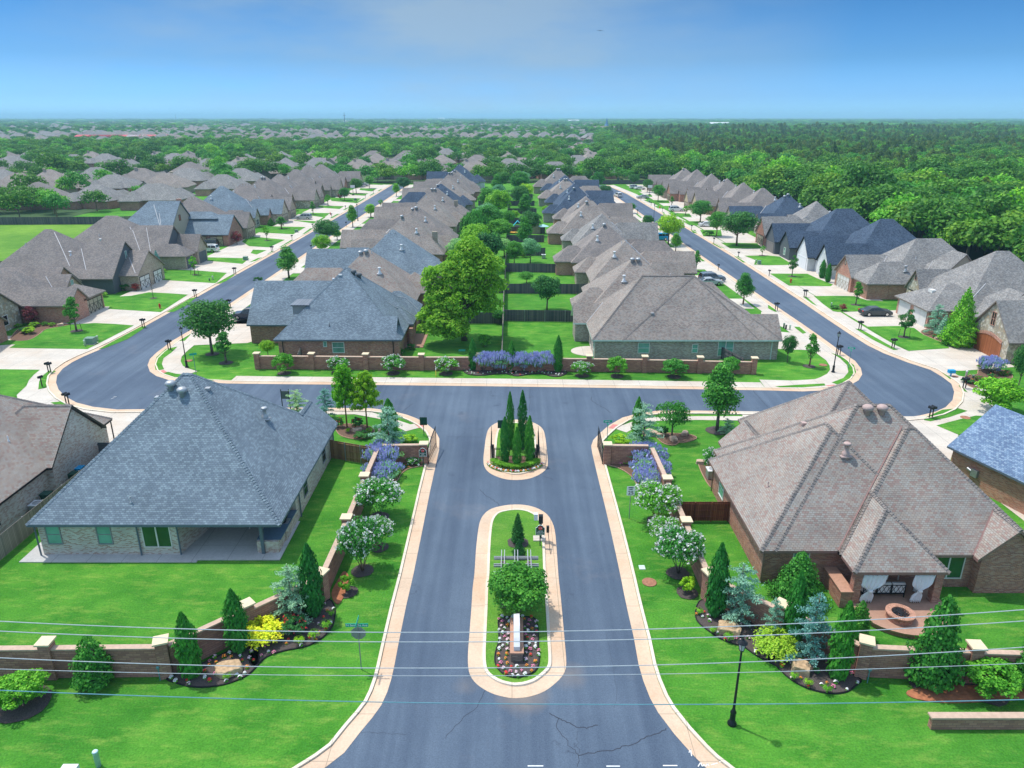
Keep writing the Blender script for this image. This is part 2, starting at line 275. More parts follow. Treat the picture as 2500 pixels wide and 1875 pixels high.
# ------------------------------------------------------------ mesh helper
KIDS = {}
class MB:
    def __init__(s): s.v = []; s.f = []
    def add(s, vs, fs):
        o = len(s.v); s.v += [tuple(p) for p in vs]; s.f += [tuple(i + o for i in f) for f in fs]; return s
    def box(s, x0, y0, z0, x1, y1, z1, rz=0, c=None):
        vs = [(x, y, z) for z in (z0, z1) for y in (y0, y1) for x in (x0, x1)]
        if rz:
            c = c or ((x0 + x1) / 2, (y0 + y1) / 2); a, b = math.cos(rz), math.sin(rz)
            vs = [(c[0] + (x - c[0]) * a - (y - c[1]) * b, c[1] + (x - c[0]) * b + (y - c[1]) * a, z) for x, y, z in vs]
        return s.add(vs, [(0, 2, 3, 1), (4, 5, 7, 6), (0, 1, 5, 4), (2, 6, 7, 3), (0, 4, 6, 2), (1, 3, 7, 5)])
    def cb(s, x, y, z, w, d, h, rz=0): return s.box(x - w / 2, y - d / 2, z, x + w / 2, y + d / 2, z + h, rz)
    def cyl(s, p, q, r0, r1=None, n=8, cap=True):
        r1 = r0 if r1 is None else r1; p, q = Vector(p), Vector(q); d = (q - p)
        if d.length < 1e-6: return s
        d.normalize(); a = d.orthogonal().normalized(); b = d.cross(a); vs = []
        for c, r in ((p, r0), (q, r1)):
            for k in range(n):
                t = 2 * math.pi * k / n; vs.append(c + a * (math.cos(t) * r) + b * (math.sin(t) * r))
        fs = [(k, (k + 1) % n, n + (k + 1) % n, n + k) for k in range(n)]
        if cap: fs += [tuple(range(n - 1, -1, -1)), tuple(range(n, 2 * n))]
        return s.add(vs, fs)
    def tube(s, pts, r, n=6):
        rs = r if isinstance(r, (list, tuple)) else [r] * len(pts)
        for k in range(len(pts) - 1): s.cyl(pts[k], pts[k + 1], rs[k], rs[k + 1], n, k in (0, len(pts) - 2))
        return s
    def lathe(s, c, prof, n=12, sx=1, sy=1):
        vs = []
        for r, z in prof:
            for k in range(n):
                t = 2 * math.pi * k / n; vs.append((c[0] + math.cos(t) * r * sx, c[1] + math.sin(t) * r * sy, c[2] + z))
        fs = []
        for j in range(len(prof) - 1):
            for k in range(n): fs.append((j * n + k, j * n + (k + 1) % n, (j + 1) * n + (k + 1) % n, (j + 1) * n + k))
        fs += [tuple(range(n - 1, -1, -1)), tuple((len(prof) - 1) * n + k for k in range(n))]
        return s.add(vs, fs)
    def sheet(s, pts, z, base=None):
        tri = tessellate_polygon([[Vector((x, y, 0)) for x, y in pts]])
        vs = [(x, y, z) for x, y in pts]; n = len(pts); fs = []
        for a, b, c in tri:
            A, B_, D = Vector(vs[a]), Vector(vs[b]), Vector(vs[c])
            fs.append((a, b, c) if (B_ - A).cross(D - A).z > 0 else (a, c, b))
        if base is not None:
            vs += [(x, y, base) for x, y in pts]; fs += [(k, (k + 1) % n, n + (k + 1) % n, n + k) for k in range(n)]
        return s.add(vs, fs)
    def prism(s, pts, z0, z1): return s.sheet(pts, z1, z0)
    def bar(s, p, q, w, h, z0=0):
        p, q = Vector(p), Vector(q); d = (q - p); l = d.length; a = math.atan2(d.y, d.x); c = (p + q) / 2
        return s.box(c.x - l / 2, c.y - w / 2, z0, c.x + l / 2, c.y + w / 2, z0 + h, a)
    def build(s, name, mat, parent=None, smooth=False, uv=True):
        ox, oy, oz = parent.location if parent else (0, 0, 0)
        if parent and parent.parent: ox, oy, oz = ox + parent.parent.location[0], oy + parent.parent.location[1], oz + parent.parent.location[2]
        me = bpy.data.meshes.new(name)
        me.from_pydata([(x - ox, y - oy, z - oz) for x, y, z in s.v], [], s.f); me.update()
        if uv:
            ul = me.uv_layers.new(name='UVMap'); buf = [0.0] * (2 * len(me.loops)); V = s.v
            for p in me.polygons:
                n = p.normal
                if abs(n.z) > .995: T, B = (1, 0, 0), (0, 1, 0)
                else:
                    l = math.hypot(n.x, n.y); T = (-n.y / l, n.x / l, 0)
                    B = (n.y * T[2] - n.z * T[1], n.z * T[0] - n.x * T[2], n.x * T[1] - n.y * T[0])
                for li in p.loop_indices:
                    q = V[me.loops[li].vertex_index]
                    buf[2 * li] = q[0] * T[0] + q[1] * T[1]; buf[2 * li + 1] = q[0] * B[0] + q[1] * B[1] + q[2] * B[2]
            ul.data.foreach_set('uv', buf)
        if mat: me.materials.append(M(mat) if isinstance(mat, str) else mat)
        if smooth: me.polygons.foreach_set('use_smooth', [True] * len(me.polygons))
        o = bpy.data.objects.new(name, me); C.objects.link(o)
        if parent: adopt(o, parent)
        return o
def adopt(o, parent):
    o.parent = parent; KIDS.setdefault(parent.name, []).append(o); return o
def tag(o, label=None, cat=None, group=None, kind=None):
    if label: o['label'] = label
    if cat: o['category'] = cat
    if group: o['group'] = group
    if kind: o['kind'] = kind
    return o
def empty(name, loc, label=None, cat=None, group=None, rz=0, sc=1):
    o = bpy.data.objects.new(name, None); o.empty_display_size = .3; C.objects.link(o)
    o.location = loc if len(loc) == 3 else (loc[0], loc[1], 0); o.rotation_euler = (0, 0, rz); o.scale = (sc,) * 3 if not isinstance(sc, tuple) else sc
    return tag(o, label, cat, group)
def copy_tree(o, parent=None):
    c = o.copy(); C.objects.link(c); c.parent = None
    if parent: adopt(c, parent)
    for ch in KIDS.get(o.name, []): copy_tree(ch, c)
    return c
def place(proto, loc, rz=0, sc=1, label=None, group=None, cat=None):
    # the first placement uses the built thing itself, later ones are copies
    if not proto.get('used'): o = proto; proto['used'] = 1
    else: o = copy_tree(proto)
    o.location = loc if len(loc) == 3 else (loc[0], loc[1], 0); o.rotation_euler = (0, 0, rz); o.scale = sc if isinstance(sc, tuple) else (sc,) * 3
    tag(o, label, cat, group); return o
def struct(o): o['kind'] = 'structure'; return o
def offset(pts, d):
    # shift an open polyline to its left by d
    out = []
    for k, p in enumerate(pts):
        a = Vector(pts[max(k - 1, 0)]); b = Vector(pts[min(k + 1, len(pts) - 1)]); t = (b - a).normalized(); out.append((p[0] - t.y * d, p[1] + t.x * d))
    return out
def smoothline(pts, n=4, closed=False):
    P_ = [Vector(p) for p in pts]; out = []; m = len(P_)
    for k in range(m if closed else m - 1):
        g = (lambda i: P_[i % m]) if closed else (lambda i: P_[min(max(i, 0), m - 1)])
        a, b, c, d = g(k - 1), g(k), g(k + 1), g(k + 2)
        for j in range(n):
            t = j / n; out.append(tuple(.5 * ((2 * b) + (c - a) * t + (2 * a - 5 * b + 4 * c - d) * t * t + (3 * b - a - 3 * c + d) * t ** 3)))
    if not closed: out.append(tuple(P_[-1]))
    return out
# ============================================================ GROUND
mb = MB(); rings = [0, 150, 500, 1500, 4000, 10000, 25000, 60000]; n = 32
mb.v = [(0, 0, -.06)]
for r in rings[1:]:
    for k in range(n): mb.v.append((math.cos(2 * math.pi * k / n) * r, math.sin(2 * math.pi * k / n) * r, -.06))
for k in range(n): mb.f.append((0, 1 + k, 1 + (k + 1) % n))
for j in range(len(rings) - 2):
    for k in range(n): a = 1 + j * n; mb.f.append((a + k, a + n + k, a + n + (k + 1) % n, a + (k + 1) % n))
struct(mb.build('ground', 'far_ground', uv=False))
mb = MB()
for i in range(-7, 5):
    for j in range(-2, 18): x, y = i * 20.0, j * 20.0; mb.add([(x, y, 0), (x + 20, y, 0), (x + 20, y + 20, 0), (x, y + 20, 0)], [(0, 1, 2, 3)])
struct(mb.build('lawn', 'lawn_grass'))
# ---- asphalt outline
EL = [P(-1400, 2560), P(-300, 2330), P(250, 2160), P(560, 2010), P(700, 1935)] + GL('D1', [(600, 1655), (760, 1530), (900, 1350), (1000, 1230), (1080, 1120), (1130, 1010), (1165, 900), (1190, 790), (1222, 620), (1258, 440), (1295, 260), (1355, 0)])
EL += GL('C1', [(1430, 1060), (1500, 705), (1545, 500), (1578, 350), (1580, 250), (1545, 185), (1470, 122), (1380, 75), (1300, 45), (1160, 10)]) + GL('B1', [(1000, 1332), (700, 1328), (500, 1325)])
EL += [(-32, 74.0), (-43.0, 73.6)] + GL('B0', [(800, 1318), (660, 1282), (560, 1228), (505, 1170), (483, 1110), (492, 1050), (540, 990), (620, 935), (720, 885), (850, 830), (980, 770)]) + [(-55.9, 104), (-55.7, 118), (-55.5, 150), (-55.2, 180), (-55.2, 227), (-55.4, 300), (-55.8, 352)]
LR = [(-48.6, 352), (-48.4, 282), (-48.4, 212), (-48.2, 167), (-48.1, 122), (-48.0, 106)] + GL('B0', [(1480, 752), (1350, 850), (1292, 905), (1272, 960), (1292, 1015), (1345, 1052), (1455, 1088)]) + [(-34, 81.85), (-30.5, 81.7), (-15, 81.3), (0, 80.8), (15, 80.2), (29.7, 79.5)] + GL('B3', [(300, 1186), (500, 1176), (620, 1163), (705, 1134), (780, 1090), (812, 1040), (800, 985), (750, 922), (600, 820), (450, 710)]) + [(44.7, 109), (43.9, 142), (43.2, 183), (42.3, 256), (41.2, 308), (37, 350)]
RR = [(43.5, 350), (47.2, 308), (48.4, 256), (49.6, 212), (50.2, 159), (49.9, 125), (49.6, 111)] + GL('B3', [(700, 690), (860, 790), (1000, 858), (1200, 935), (1400, 1000), (1500, 1060), (1580, 1120), (1604, 1190), (1590, 1260), (1530, 1322), (1440, 1362), (1300, 1395), (1185, 1408)]) + [(40, 72.2), (29.5, 72.85), (27.7, 73.0)] + GL('B2', [(1960, 1356), (1600, 1351), (1250, 1352), (1080, 1376), (950, 1412), (830, 1482), (750, 1552), (700, 1605), (682, 1655)]) + GL('C2', [(690, 370), (720, 500), (750, 625), (800, 830), (850, 1042), (900, 1270), (940, 1460)]) + GL('D2', [(960, 135), (1000, 325), (1050, 540), (1090, 765), (1130, 905), (1190, 1060), (1260, 1185), (1400, 1370), (1550, 1540), (1660, 1650)]) + [P(1800, 1935), P(1940, 2010), P(2200, 2130), P(2700, 2270), P(3900, 2500)]
asph = EL + LR + RR + [(40, 2), (-40, 2)]
struct(MB().sheet(asph, .012).build('asphalt_road', 'asphalt'))
def ribbon(line, a, b, z, mbx, closed=False):
    A, B = offset(line, a), offset(line, b); vs = [(x, y, z) for x, y in A] + [(x, y, z) for x, y in B]; n = len(line)
    return mbx.add(vs, [(k + 1, k, n + k, n + k + 1) for k in range(n - 1)])
def kerbline(line, a, b, h, mbx):
    A, B = offset(line, a), offset(line, b); n = len(line)
    vs = [(x, y, z) for z in (0, h) for x, y in A] + [(x, y, z) for z in (0, h) for x, y in B]
    fs = []
    for k in range(n - 1): fs += [(k, k + 1, n + k + 1, n + k), (n + k, n + k + 1, 3 * n + k + 1, 3 * n + k), (3 * n + k, 3 * n + k + 1, 2 * n + k + 1, 2 * n + k)]
    return mbx.add(vs, fs)
g = MB(); kb = MB()
for ln in (EL, LR, RR): ribbon(ln, 0, .82, .022, g)
for ln in (EL, RR): kerbline(ln, .84, 1.02, .12, kb)
kerbline(LR, .84, 1.0, .05, kb)
struct(g.build('gutter', 'kerb_concrete')); struct(kb.build('kerb', 'kerb_top'))
# ---- concrete paving: pavements and driveways as sheets, front lawns laid over
pv = MB(); bulbL = [p for p in EL if p[1] > 73.5 and p[0] < -30]
ribbon(bulbL, 1.04, 4.1, .03, pv)
ribbon([p for p in RR if p[1] > 71.9 and p[0] > 38], 1.04, 3.9, .03, pv)
ribbon([p for p in LR if p[0] < -35 and p[1] < 106] , 1.02, 3.9, .03, pv)
ribbon([p for p in LR if -36 < p[0] < 31], 1.02, 2.7, .03, pv)
ribbon([p for p in LR if p[0] > 29 and p[1] < 112], 1.02, 3.7, .03, pv)
ribbon([p for p in LR if p[0] < -40 and p[1] > 104], 1.02, 3.6, .03, pv)
ribbon([p for p in LR if p[0] > 35 and p[1] > 107], 1.02, 3.6, .03, pv)
struct(pv.build('pavement', 'concrete'))
dr = MB()
dr.sheet([(-59.0, 84), (-59.0, 352), (-69.6, 352), (-69.6, 102), (-90, 102), (-90, 84)], .026)
dr.sheet([(53.2, 352), (54.0, 300), (54.0, 86), (64.2, 88), (64.2, 352)], .026)
dr.sheet([(-56, 80), (-36.4, 75.2), (-36.4, 60), (-30, 60), (-30, 52), (-38.2, 52), (-38.2, 62.6), (-44, 66), (-60, 72), (-60, 80)][:0] or [(-36.0, 73.1), (-36.0, 66), (-33.5, 58), (-37.9, 58), (-38.0, 63.0), (-46, 69), (-50, 74), (-44, 73.1)], .026)
dr.sheet([G('B2', 1960, 1358), G('B2', 1990, 1400), G('B2', 2060, 1445), (31, 62), (35, 62), G('B3', 330, 1380), G('B3', 150, 1366)], .026)
dr.sheet([(37.5, 71.6), G('B3', 1340, 1400), G('B3', 1450, 1480), G('B3', 1640, 1560), G('C3', 1570, 440), (39.5, 58), (34, 60)], .026)
dr.sheet(GL('C3', [(1790, 690), (1960, 770), (2206, 960), (2500, 1150), (2500, 1060), (2150, 850), (1800, 665)]), .026)
# block-side driveways
dr.sheet(GL('B0', [(1545, 800), (1640, 700), (1655, 655), (2060, 575), (2206, 560), (2300, 600), (2300, 720), (2130, 768), (1620, 790)]), .026)
dr.sheet(GL('B3', [(-80, 660), (110, 672), (320, 690), (440, 760), (540, 850), (460, 842), (430, 832), (215, 825), (100, 820), (-80, 800)]), .026)
dr.sheet([(-44.6, 108.5), (-36, 108.5), (-36, 113.5), (-44.6, 113.5)], .026)
for y in (126, 147, 170, 193, 214, 236, 258, 282, 306, 330): dr.sheet([(-44.7, y), (-36.5, y), (-36.5, y + 6), (-44.7, y + 6)], .026)
dr.sheet(GL('B3', [(0, 495), (110, 560), (345, 690), (235, 684), (110, 625), (-60, 600), (-60, 500)]), .026)
for y in (118, 138, 151, 171, 190, 212, 233, 254, 276, 300, 322): dr.sheet([(33.5, y), (40.3, y), (40.3, y + 7), (33.5, y + 7)], .026)
struct(dr.build('driveway', 'concrete'))
fl = MB()
def lw(t, pts, z=.042): fl.sheet(GL(t, pts), z)
lw('B0', [(-300, 990), (0, 995), (345, 1000), (290, 1045), (250, 1090), (228, 1140), (110, 1250), (-300, 1500)])
lw('B0', [(80, 812), (755, 822), (955, 720), (1155, 618), (990, 605), (820, 597), (600, 610), (400, 650), (330, 700), (240, 745), (100, 745), (-100, 740), (-100, 795), (135, 780)])
lw('B0', [(1385, 503), (1620, 352), (1450, 340), (1280, 332), (1130, 362), (950, 372), (870, 400), (880, 455), (945, 455), (930, 475)])
lw('A0', [(1860, 1560), (1955, 1470), (1700, 1450), (1480, 1440), (1420, 1460), (1385, 1485), (1378, 1530)])
lw('A0', [(2090, 1393), (2150, 1345), (1745, 1335), (1785, 1365)])
lw('A0', [(2160, 1300), (2210, 1312), (2300, 1275), (2180, 1270)])
for pts in ([(0, 1160), (250, 1185), (115, 1250), (-60, 1240), (-120, 1200), (-60, 1150)], [(0, 1065), (430, 1075), (320, 1138), (0, 1120)], [(320, 1015), (520, 1025), (500, 1045), (330, 1020)], [(350, 950), (640, 955), (590, 992), (340, 960)],
            [(520, 890), (760, 895), (720, 920), (520, 905)], [(640, 820), (905, 828), (860, 868), (650, 850)], [(800, 780), (970, 785), (930, 805), (810, 795)], [(900, 740), (1040, 745), (1000, 768), (890, 755)], [(990, 693), (1110, 700), (1090, 712), (980, 708)]): lw('A1', pts)
# planting strips between pavement and kerb
for pts in ([(330, 1170), (400, 1155), (405, 1080), (440, 1040), (485, 1010), (420, 1008), (370, 1050), (338, 1100)], [(435, 1283), (520, 1273), (575, 1300), (545, 1325), (490, 1310)], [(850, 822), (900, 815), (1100, 735), (1265, 628), (1220, 625), (1000, 740)], [(1435, 503), (1500, 500), (1600, 450), (1700, 370), (1640, 385)],
            [(1860, 258), (1900, 255), (1950, 235), (2025, 180), (2000, 175)], [(1340, 1000), (1333, 950), (1350, 890), (1430, 820), (1530, 800), (1480, 850), (1410, 900), (1395, 950), (1415, 995), (1370, 1005)], [(1405, 1030), (1450, 1018), (1520, 1035), (1700, 1050), (1800, 1070), (1845, 1092), (1700, 1090), (1500, 1062)]): lw('B0', pts)
for pts in ([(-60, 1380), (20, 1362), (60, 1335), (10, 1345)], [(90, 1312), (115, 1308), (160, 1285), (140, 1282)], [(200, 1250), (240, 1240), (320, 1188), (300, 1188)], [(395, 1140), (430, 1130), (495, 1085), (470, 1085)], [(520, 1028), (545, 1025), (600, 992), (580, 990)], [(635, 998), (655, 998), (720, 962), (700, 962)], [(748, 928), (765, 928), (800, 908), (785, 908)], [(850, 870), (875, 868), (945, 828), (925, 828)], [(975, 805), (990, 803), (1025, 783), (1010, 783)], [(1045, 765), (1060, 765), (1088, 748), (1075, 748)]): lw('A1', pts)
for pts in ([(540, 852), (620, 880), (740, 960), (758, 1020), (720, 1078), (600, 1128), (548, 1110), (650, 1070), (692, 1020), (680, 960), (620, 900)], [(60, 1143), (250, 1130), (485, 1118), (495, 1136), (300, 1152), (100, 1152)], [(750, 645), (800, 650), (950, 735), (1120, 830), (1080, 830), (900, 740)], [(300, 368), (330, 370), (425, 450), (380, 430)], [(1498, 1025), (1530, 1030), (1580, 1070), (1570, 1082)], [(1640, 1135), (1670, 1140), (1722, 1197), (1680, 1180)], [(1340, 1420), (1500, 1345), (1640, 1332), (1720, 1355), (1560, 1410), (1400, 1445), (1345, 1435)], [(225, 628), (270, 630), (330, 680), (300, 690), (235, 640)], [(0, 440), (30, 455), (80, 500), (60, 500), (0, 470)],
            [(1575, 1008), (1790, 1010), (1800, 1040), (1700, 1062), (1640, 1050)], [(835, 628), (1130, 622), (1260, 640), (1340, 700), (1440, 740), (1540, 770), (1560, 815), (1400, 825), (1215, 838)], [(395, 365), (580, 362), (740, 365), (850, 400), (1115, 415), (1115, 485), (850, 495), (600, 502), (560, 495), (470, 430)], [(15, 170), (340, 172), (420, 210), (560, 265), (540, 280), (350, 278), (180, 275)], [(1450, 1480), (1640, 1430), (1790, 1395), (1900, 1400), (1800, 1500), (1640, 1560)], [(1975, 1130), (2206, 1085), (2500, 1060), (2500, 1330), (2206, 1280), (2110, 1265), (2000, 1200)], [(-180, -60), (0, 0), (200, 70), (160, 95), (0, 95), (-40, 60)][:0] or [(1975, 1135), (2000, 1150), (1990, 1160)]): lw('B3', pts)
for pts in ([(0, 1320), (100, 1330), (200, 1390), (170, 1402), (0, 1405), (-120, 1400), (-110, 1360), (-205, 1322)], [(-206, 1325), (0, 1320), (0, 1322)]): lw('A3', pts)
for pts in ([(1800, 1210), (2110, 1215), (2160, 1260), (1880, 1260)], [(1620, 1100), (1800, 1100), (1810, 1155), (1650, 1155)], [(1470, 1025), (1630, 1025), (1640, 1062), (1530, 1060)], [(1340, 950), (1530, 960), (1550, 990), (1400, 985)], [(1225, 893), (1360, 893), (1370, 920), (1260, 915)], [(1130, 840), (1350, 845), (1360, 870), (1190, 868)], [(1090, 795), (1200, 795), (1210, 815), (1160, 815)], [(970, 735), (1100, 735), (1120, 770), (1040, 770)],
            [(1915, 1325), (1950, 1325), (2012, 1380), (1990, 1380)], [(1720, 1215), (1760, 1220), (1835, 1260), (1800, 1258)], [(1540, 1098), (1580, 1100), (1598, 1130), (1560, 1125)], [(1455, 1035), (1475, 1035), (1490, 1060), (1475, 1060)], [(1290, 948), (1310, 948), (1325, 973), (1310, 975)], [(1065, 962), (1080, 960), (1122, 995), (1105, 995)], [(1170, 1040), (1190, 1040), (1225, 1062), (1205, 1062)], [(1560, 1305), (1590, 1310), (1668, 1370), (1640, 1372)]): lw('A2', pts)
struct(fl.build('front_lawn', 'lawn_grass'))
# near pavements by the gate
pw = MB()
pw.sheet(GL('B1', [(430, 1332), (560, 1332), (700, 1345), (870, 1355), (1000, 1367), (1180, 1420), (1330, 1470), (1365, 1466), (1405, 1500), (1290, 1530), (1230, 1500), (1180, 1458), (1050, 1420), (850, 1383), (700, 1385), (560, 1380), (430, 1375)]), .03)
pw.sheet(GL('B2', [(1990, 1400), (1600, 1400), (1250, 1408), (1100, 1422), (960, 1476), (930, 1476), (890, 1508), (985, 1540), (1080, 1490), (1175, 1457), (1250, 1440), (1600, 1432), (2010, 1437)]), .03)
struct(pw.build('sidewalk', 'concrete'))
pp = MB()
pp.sheet(GL('B1', [(1368, 1466), (1438, 1462), (1440, 1500), (1405, 1502)]), .036); pp.sheet(GL('B2', [(830, 1502), (868, 1470), (928, 1476), (890, 1510)]), .036); pp.sheet(GL('B0', [(1375, 1010), (1410, 1000), (1440, 1020), (1400, 1030)]), .036); pp.sheet(GL('B3', [(495, 1135), (570, 1128), (590, 1140), (530, 1148)]), .036)
struct(pp.build('tactile_paving', 'pad_pink'))
# ---- islands: kerbed concrete rim, grass raised inside
def island(outer, name, inner=.72):
    o_ = smoothline(outer, 3, True); n = len(o_); cl = o_ + [o_[0], o_[1]]
    def off(d):
        q = offset([o_[-1]] + cl, d)[1:n + 1]; return q
    A, B, D, E = o_, off(-inner), off(-inner - .02), off(-inner - .2)
    if (Vector(off(-1)[0]) - Vector((sum(p[0] for p in o_) / n, sum(p[1] for p in o_) / n))).length > (Vector(o_[0]) - Vector((sum(p[0] for p in o_) / n, sum(p[1] for p in o_) / n))).length: B, D, E = off(inner), off(inner + .02), off(inner + .2)
    m = MB(); vs = []; prof = [(A, .0), (A, .024), (B, .035), (D, .135), (E, .14), (E, .08)]
    for ring, z in prof: vs += [(x, y, z) for x, y in ring]
    fs = [(j * n + k, j * n + (k + 1) % n, (j + 1) * n + (k + 1) % n, (j + 1) * n + k) for j in range(len(prof) - 1) for k in range(n)]
    m.add(vs, fs[:2 * n]); kr = struct(m.build(name + '_gutter', 'kerb_concrete')); m = MB(); m.add(vs, fs[2 * n:]); struct(m.build(name + '_kerb', 'kerb_top'))
    struct(MB().sheet(E, .115).build(name + '_lawn', 'island_grass')); return E
def nat(pairs): return [P(*NP(t, x, y)) for t, x, y in pairs]
ISL1 = [('C2', 0, 88), ('C1', 2090, 108), ('C1', 2010, 160), ('C1', 1982, 240), ('C1', 1970, 330), ('C1', 1960, 420), ('C1', 1968, 490), ('C1', 2010, 545), ('C1', 2100, 588), ('C2', 0, 608), ('C2', 130, 600), ('C2', 235, 562), ('C2', 300, 505), ('C2', 308, 440), ('C2', 298, 330), ('C2', 285, 230), ('C2', 262, 165), ('C2', 200, 120), ('C2', 110, 94)]
ISL2 = [('C2', 20, 820), ('C1', 2140, 828), ('C1', 2040, 852), ('C1', 1975, 893), ('C1', 1932, 960), ('C1', 1912, 1060), ('C1', 1895, 1220), ('C1', 1882, 1420), ('D1', 1868, 100), ('D1', 1855, 300), ('D1', 1838, 520), ('D1', 1826, 700), ('D1', 1835, 830), ('D1', 1880, 915), ('D1', 1960, 980), ('D1', 2060, 1028), ('D1', 2180, 1056), ('D2', 60, 1058), ('D2', 160, 1044), ('D2', 280, 1000), ('D2', 380, 925), ('D2', 445, 850), ('D2', 468, 760), ('D2', 455, 580), ('D2', 435, 350), ('D2', 418, 170), ('C2', 400, 1430), ('C2', 385, 1210), ('C2', 368, 1040), ('C2', 335, 950), ('C2', 285, 890), ('C2', 200, 845), ('C2', 110, 824)]
I1 = island(nat(ISL1), 'oval_island', .95); I2 = island(nat(ISL2), 'median_island', .85)
# paint and stains on the road
pm = MB()
for t, x0, x1, y in (('D2', 135, 270, 1643), ('D2', 812, 930, 1645), ('D2', 1300, 1425, 1640)):
    a, b = G(t, x0, y), G(t, x1, y); pm.box(a[0], a[1] - .03, .012, b[0], a[1] + .03, .018)
for t, pts in (('D2', [(1603, 1650), (1625, 1615), (1640, 1650), (1655, 1630), (1670, 1650), (1685, 1622), (1697, 1645)]), ('D2', [(1716, 1635), (1770, 1620)]), ('D2', [(1785, 1610), (1835, 1605)]), ('D2', [(1525, 1530), (1537, 1500), (1548, 1560)]), ('B0', [(958, 1250), (1005, 1232)]), ('B0', [(980, 1230), (1005, 1232), (985, 1240)])):
    q = GL(t, pts)
    for a, b in zip(q, q[1:]): pm.bar(a, b, .05, .006, .024)
struct(pm.build('road_markings', 'paint_white'))
ck = MB()
def crack(t, pts, w=.07):
    w *= .6
    q = smoothline(GL(t, pts), 4); rr = random.Random(len(pts) * 7 + int(pts[0][0]))
    q = [(x + rr.uniform(-.06, .06), y + rr.uniform(-.06, .06)) for x, y in q]; A, B = offset(q, w / 2), offset(q, -w / 2); n = len(q)
    ck.add([(x, y, .0165) for x, y in A] + [(x, y, .0165) for x, y in B], [(k + 1, k, n + k, n + k + 1) for k in range(n - 1)])
for a in (('D2', [(1335, 1322), (1250, 1365), (1150, 1395), (1080, 1440), (980, 1470), (860, 1505), (700, 1530), (565, 1545)], .09), ('D2', [(565, 1659), (570, 1545), (500, 1480), (460, 1400), (385, 1310), (395, 1230)], .06), ('D2', [(330, 1195), (395, 1230), (480, 1265), (560, 1305), (640, 1315), (740, 1290)], .1), ('D1', [(1640, 1400), (1700, 1320), (1790, 1225), (1900, 1130), (1980, 990)], .05), ('D2', [(880, 1150), (900, 980), (870, 760), (810, 510)], .02),
          ('B2', [(685, 1230), (690, 1265), (740, 1300), (800, 1330), (850, 1370)], .1), ('B2', [(150, 1165), (152, 1290), (145, 1370)], .05), ('B2', [(2080, 1180), (2130, 1240), (2206, 1320)], .09), ('B1', [(1250, 1365), (1300, 1330), (1350, 1290)], .1), ('C1', [(1925, 690), (1990, 750), (2060, 790), (2095, 830)], .08), ('C2', [(270, 580), (320, 592), (360, 605)], .08), ('D1', [(890, 1350), (1000, 1352), (1180, 1365), (1300, 1380)], .03), ('C1', [(1640, 236), (1950, 238)], .03), ('B1', [(1640, 1575), (1950, 1578)], .02)): crack(*a)
struct(ck.build('road_cracks', plain('crack_black', (.042, .052, .074), .9)))
# beyond the fence at the left: open mown field
struct(MB().sheet([(-260, 150), (-101, 150), (-101, 228), (-130, 222), (-260, 219)], .02).build('field', 'field_grass'))
# ============================================================ HOUSES
def roof_geo(b):
    x0, y0, x1, y1 = b['r']; ax = b.get('ax', 'H'); k = b.get('k', .95); ze = b.get('ze', 2.8)
    e = b.get('e', 'hh')
    if ax == 'H': ax = 'X' if (x1 - x0) >= (y1 - y0) else 'Y'; e = 'hh'
    w = (y1 - y0) / 2 if ax == 'X' else (x1 - x0) / 2; L_ = (x1 - x0) if ax == 'X' else (y1 - y0)
    zr = ze + k * w; ia = min(w * b.get('run', 1), L_ / 2) if e[0] == 'h' else 0; ib = min(w * b.get('run', 1), L_ / 2) if e[1] == 'h' else 0
    if ax == 'X':
        m = (y0 + y1) / 2; c = [(x0, y0, ze), (x1, y0, ze), (x1, y1, ze), (x0, y1, ze)]; r = [(x0 + ia, m, zr), (x1 - ib, m, zr)]
    else:
        m = (x0 + x1) / 2; c = [(x1, y0, ze), (x1, y1, ze), (x0, y1, ze), (x0, y0, ze)]; r = [(m, y0 + ia, zr), (m, y1 - ib, zr)]
    return c, r, e, ax, w, zr
def add_roof(mb, b, th=.2):
    c, r, e, ax, w, zr = roof_geo(b); same = (Vector(r[0]) - Vector(r[1])).length < .02
    top = c + [r[0]] if same else c + r
    R0, R1 = 4, (4 if same else 5)
    fs = [(0, 1, R1, R0) if not same else (0, 1, 4), (2, 3, R0, R1) if not same else (2, 3, 4)]
    if e[1] == 'h': fs.append((1, 2, R1))
    if e[0] == 'h': fs.append((3, 0, R0))
    n = len(top); vs = top + [(x, y, z - th) for x, y, z in top]
    fs2 = [tuple(i + n for i in reversed(f)) for f in fs]
    loop = [0, 1] + ([] if e[1] == 'h' else [R1]) + [2, 3] + ([] if e[0] == 'h' else [R0])
    side = [(loop[(k + 1) % len(loop)], loop[k], loop[k] + n, loop[(k + 1) % len(loop)] + n) for k in range(len(loop))]
    side = [tuple(reversed(q)) for q in side]
    mb.add(vs, fs); return (vs, fs2, side)
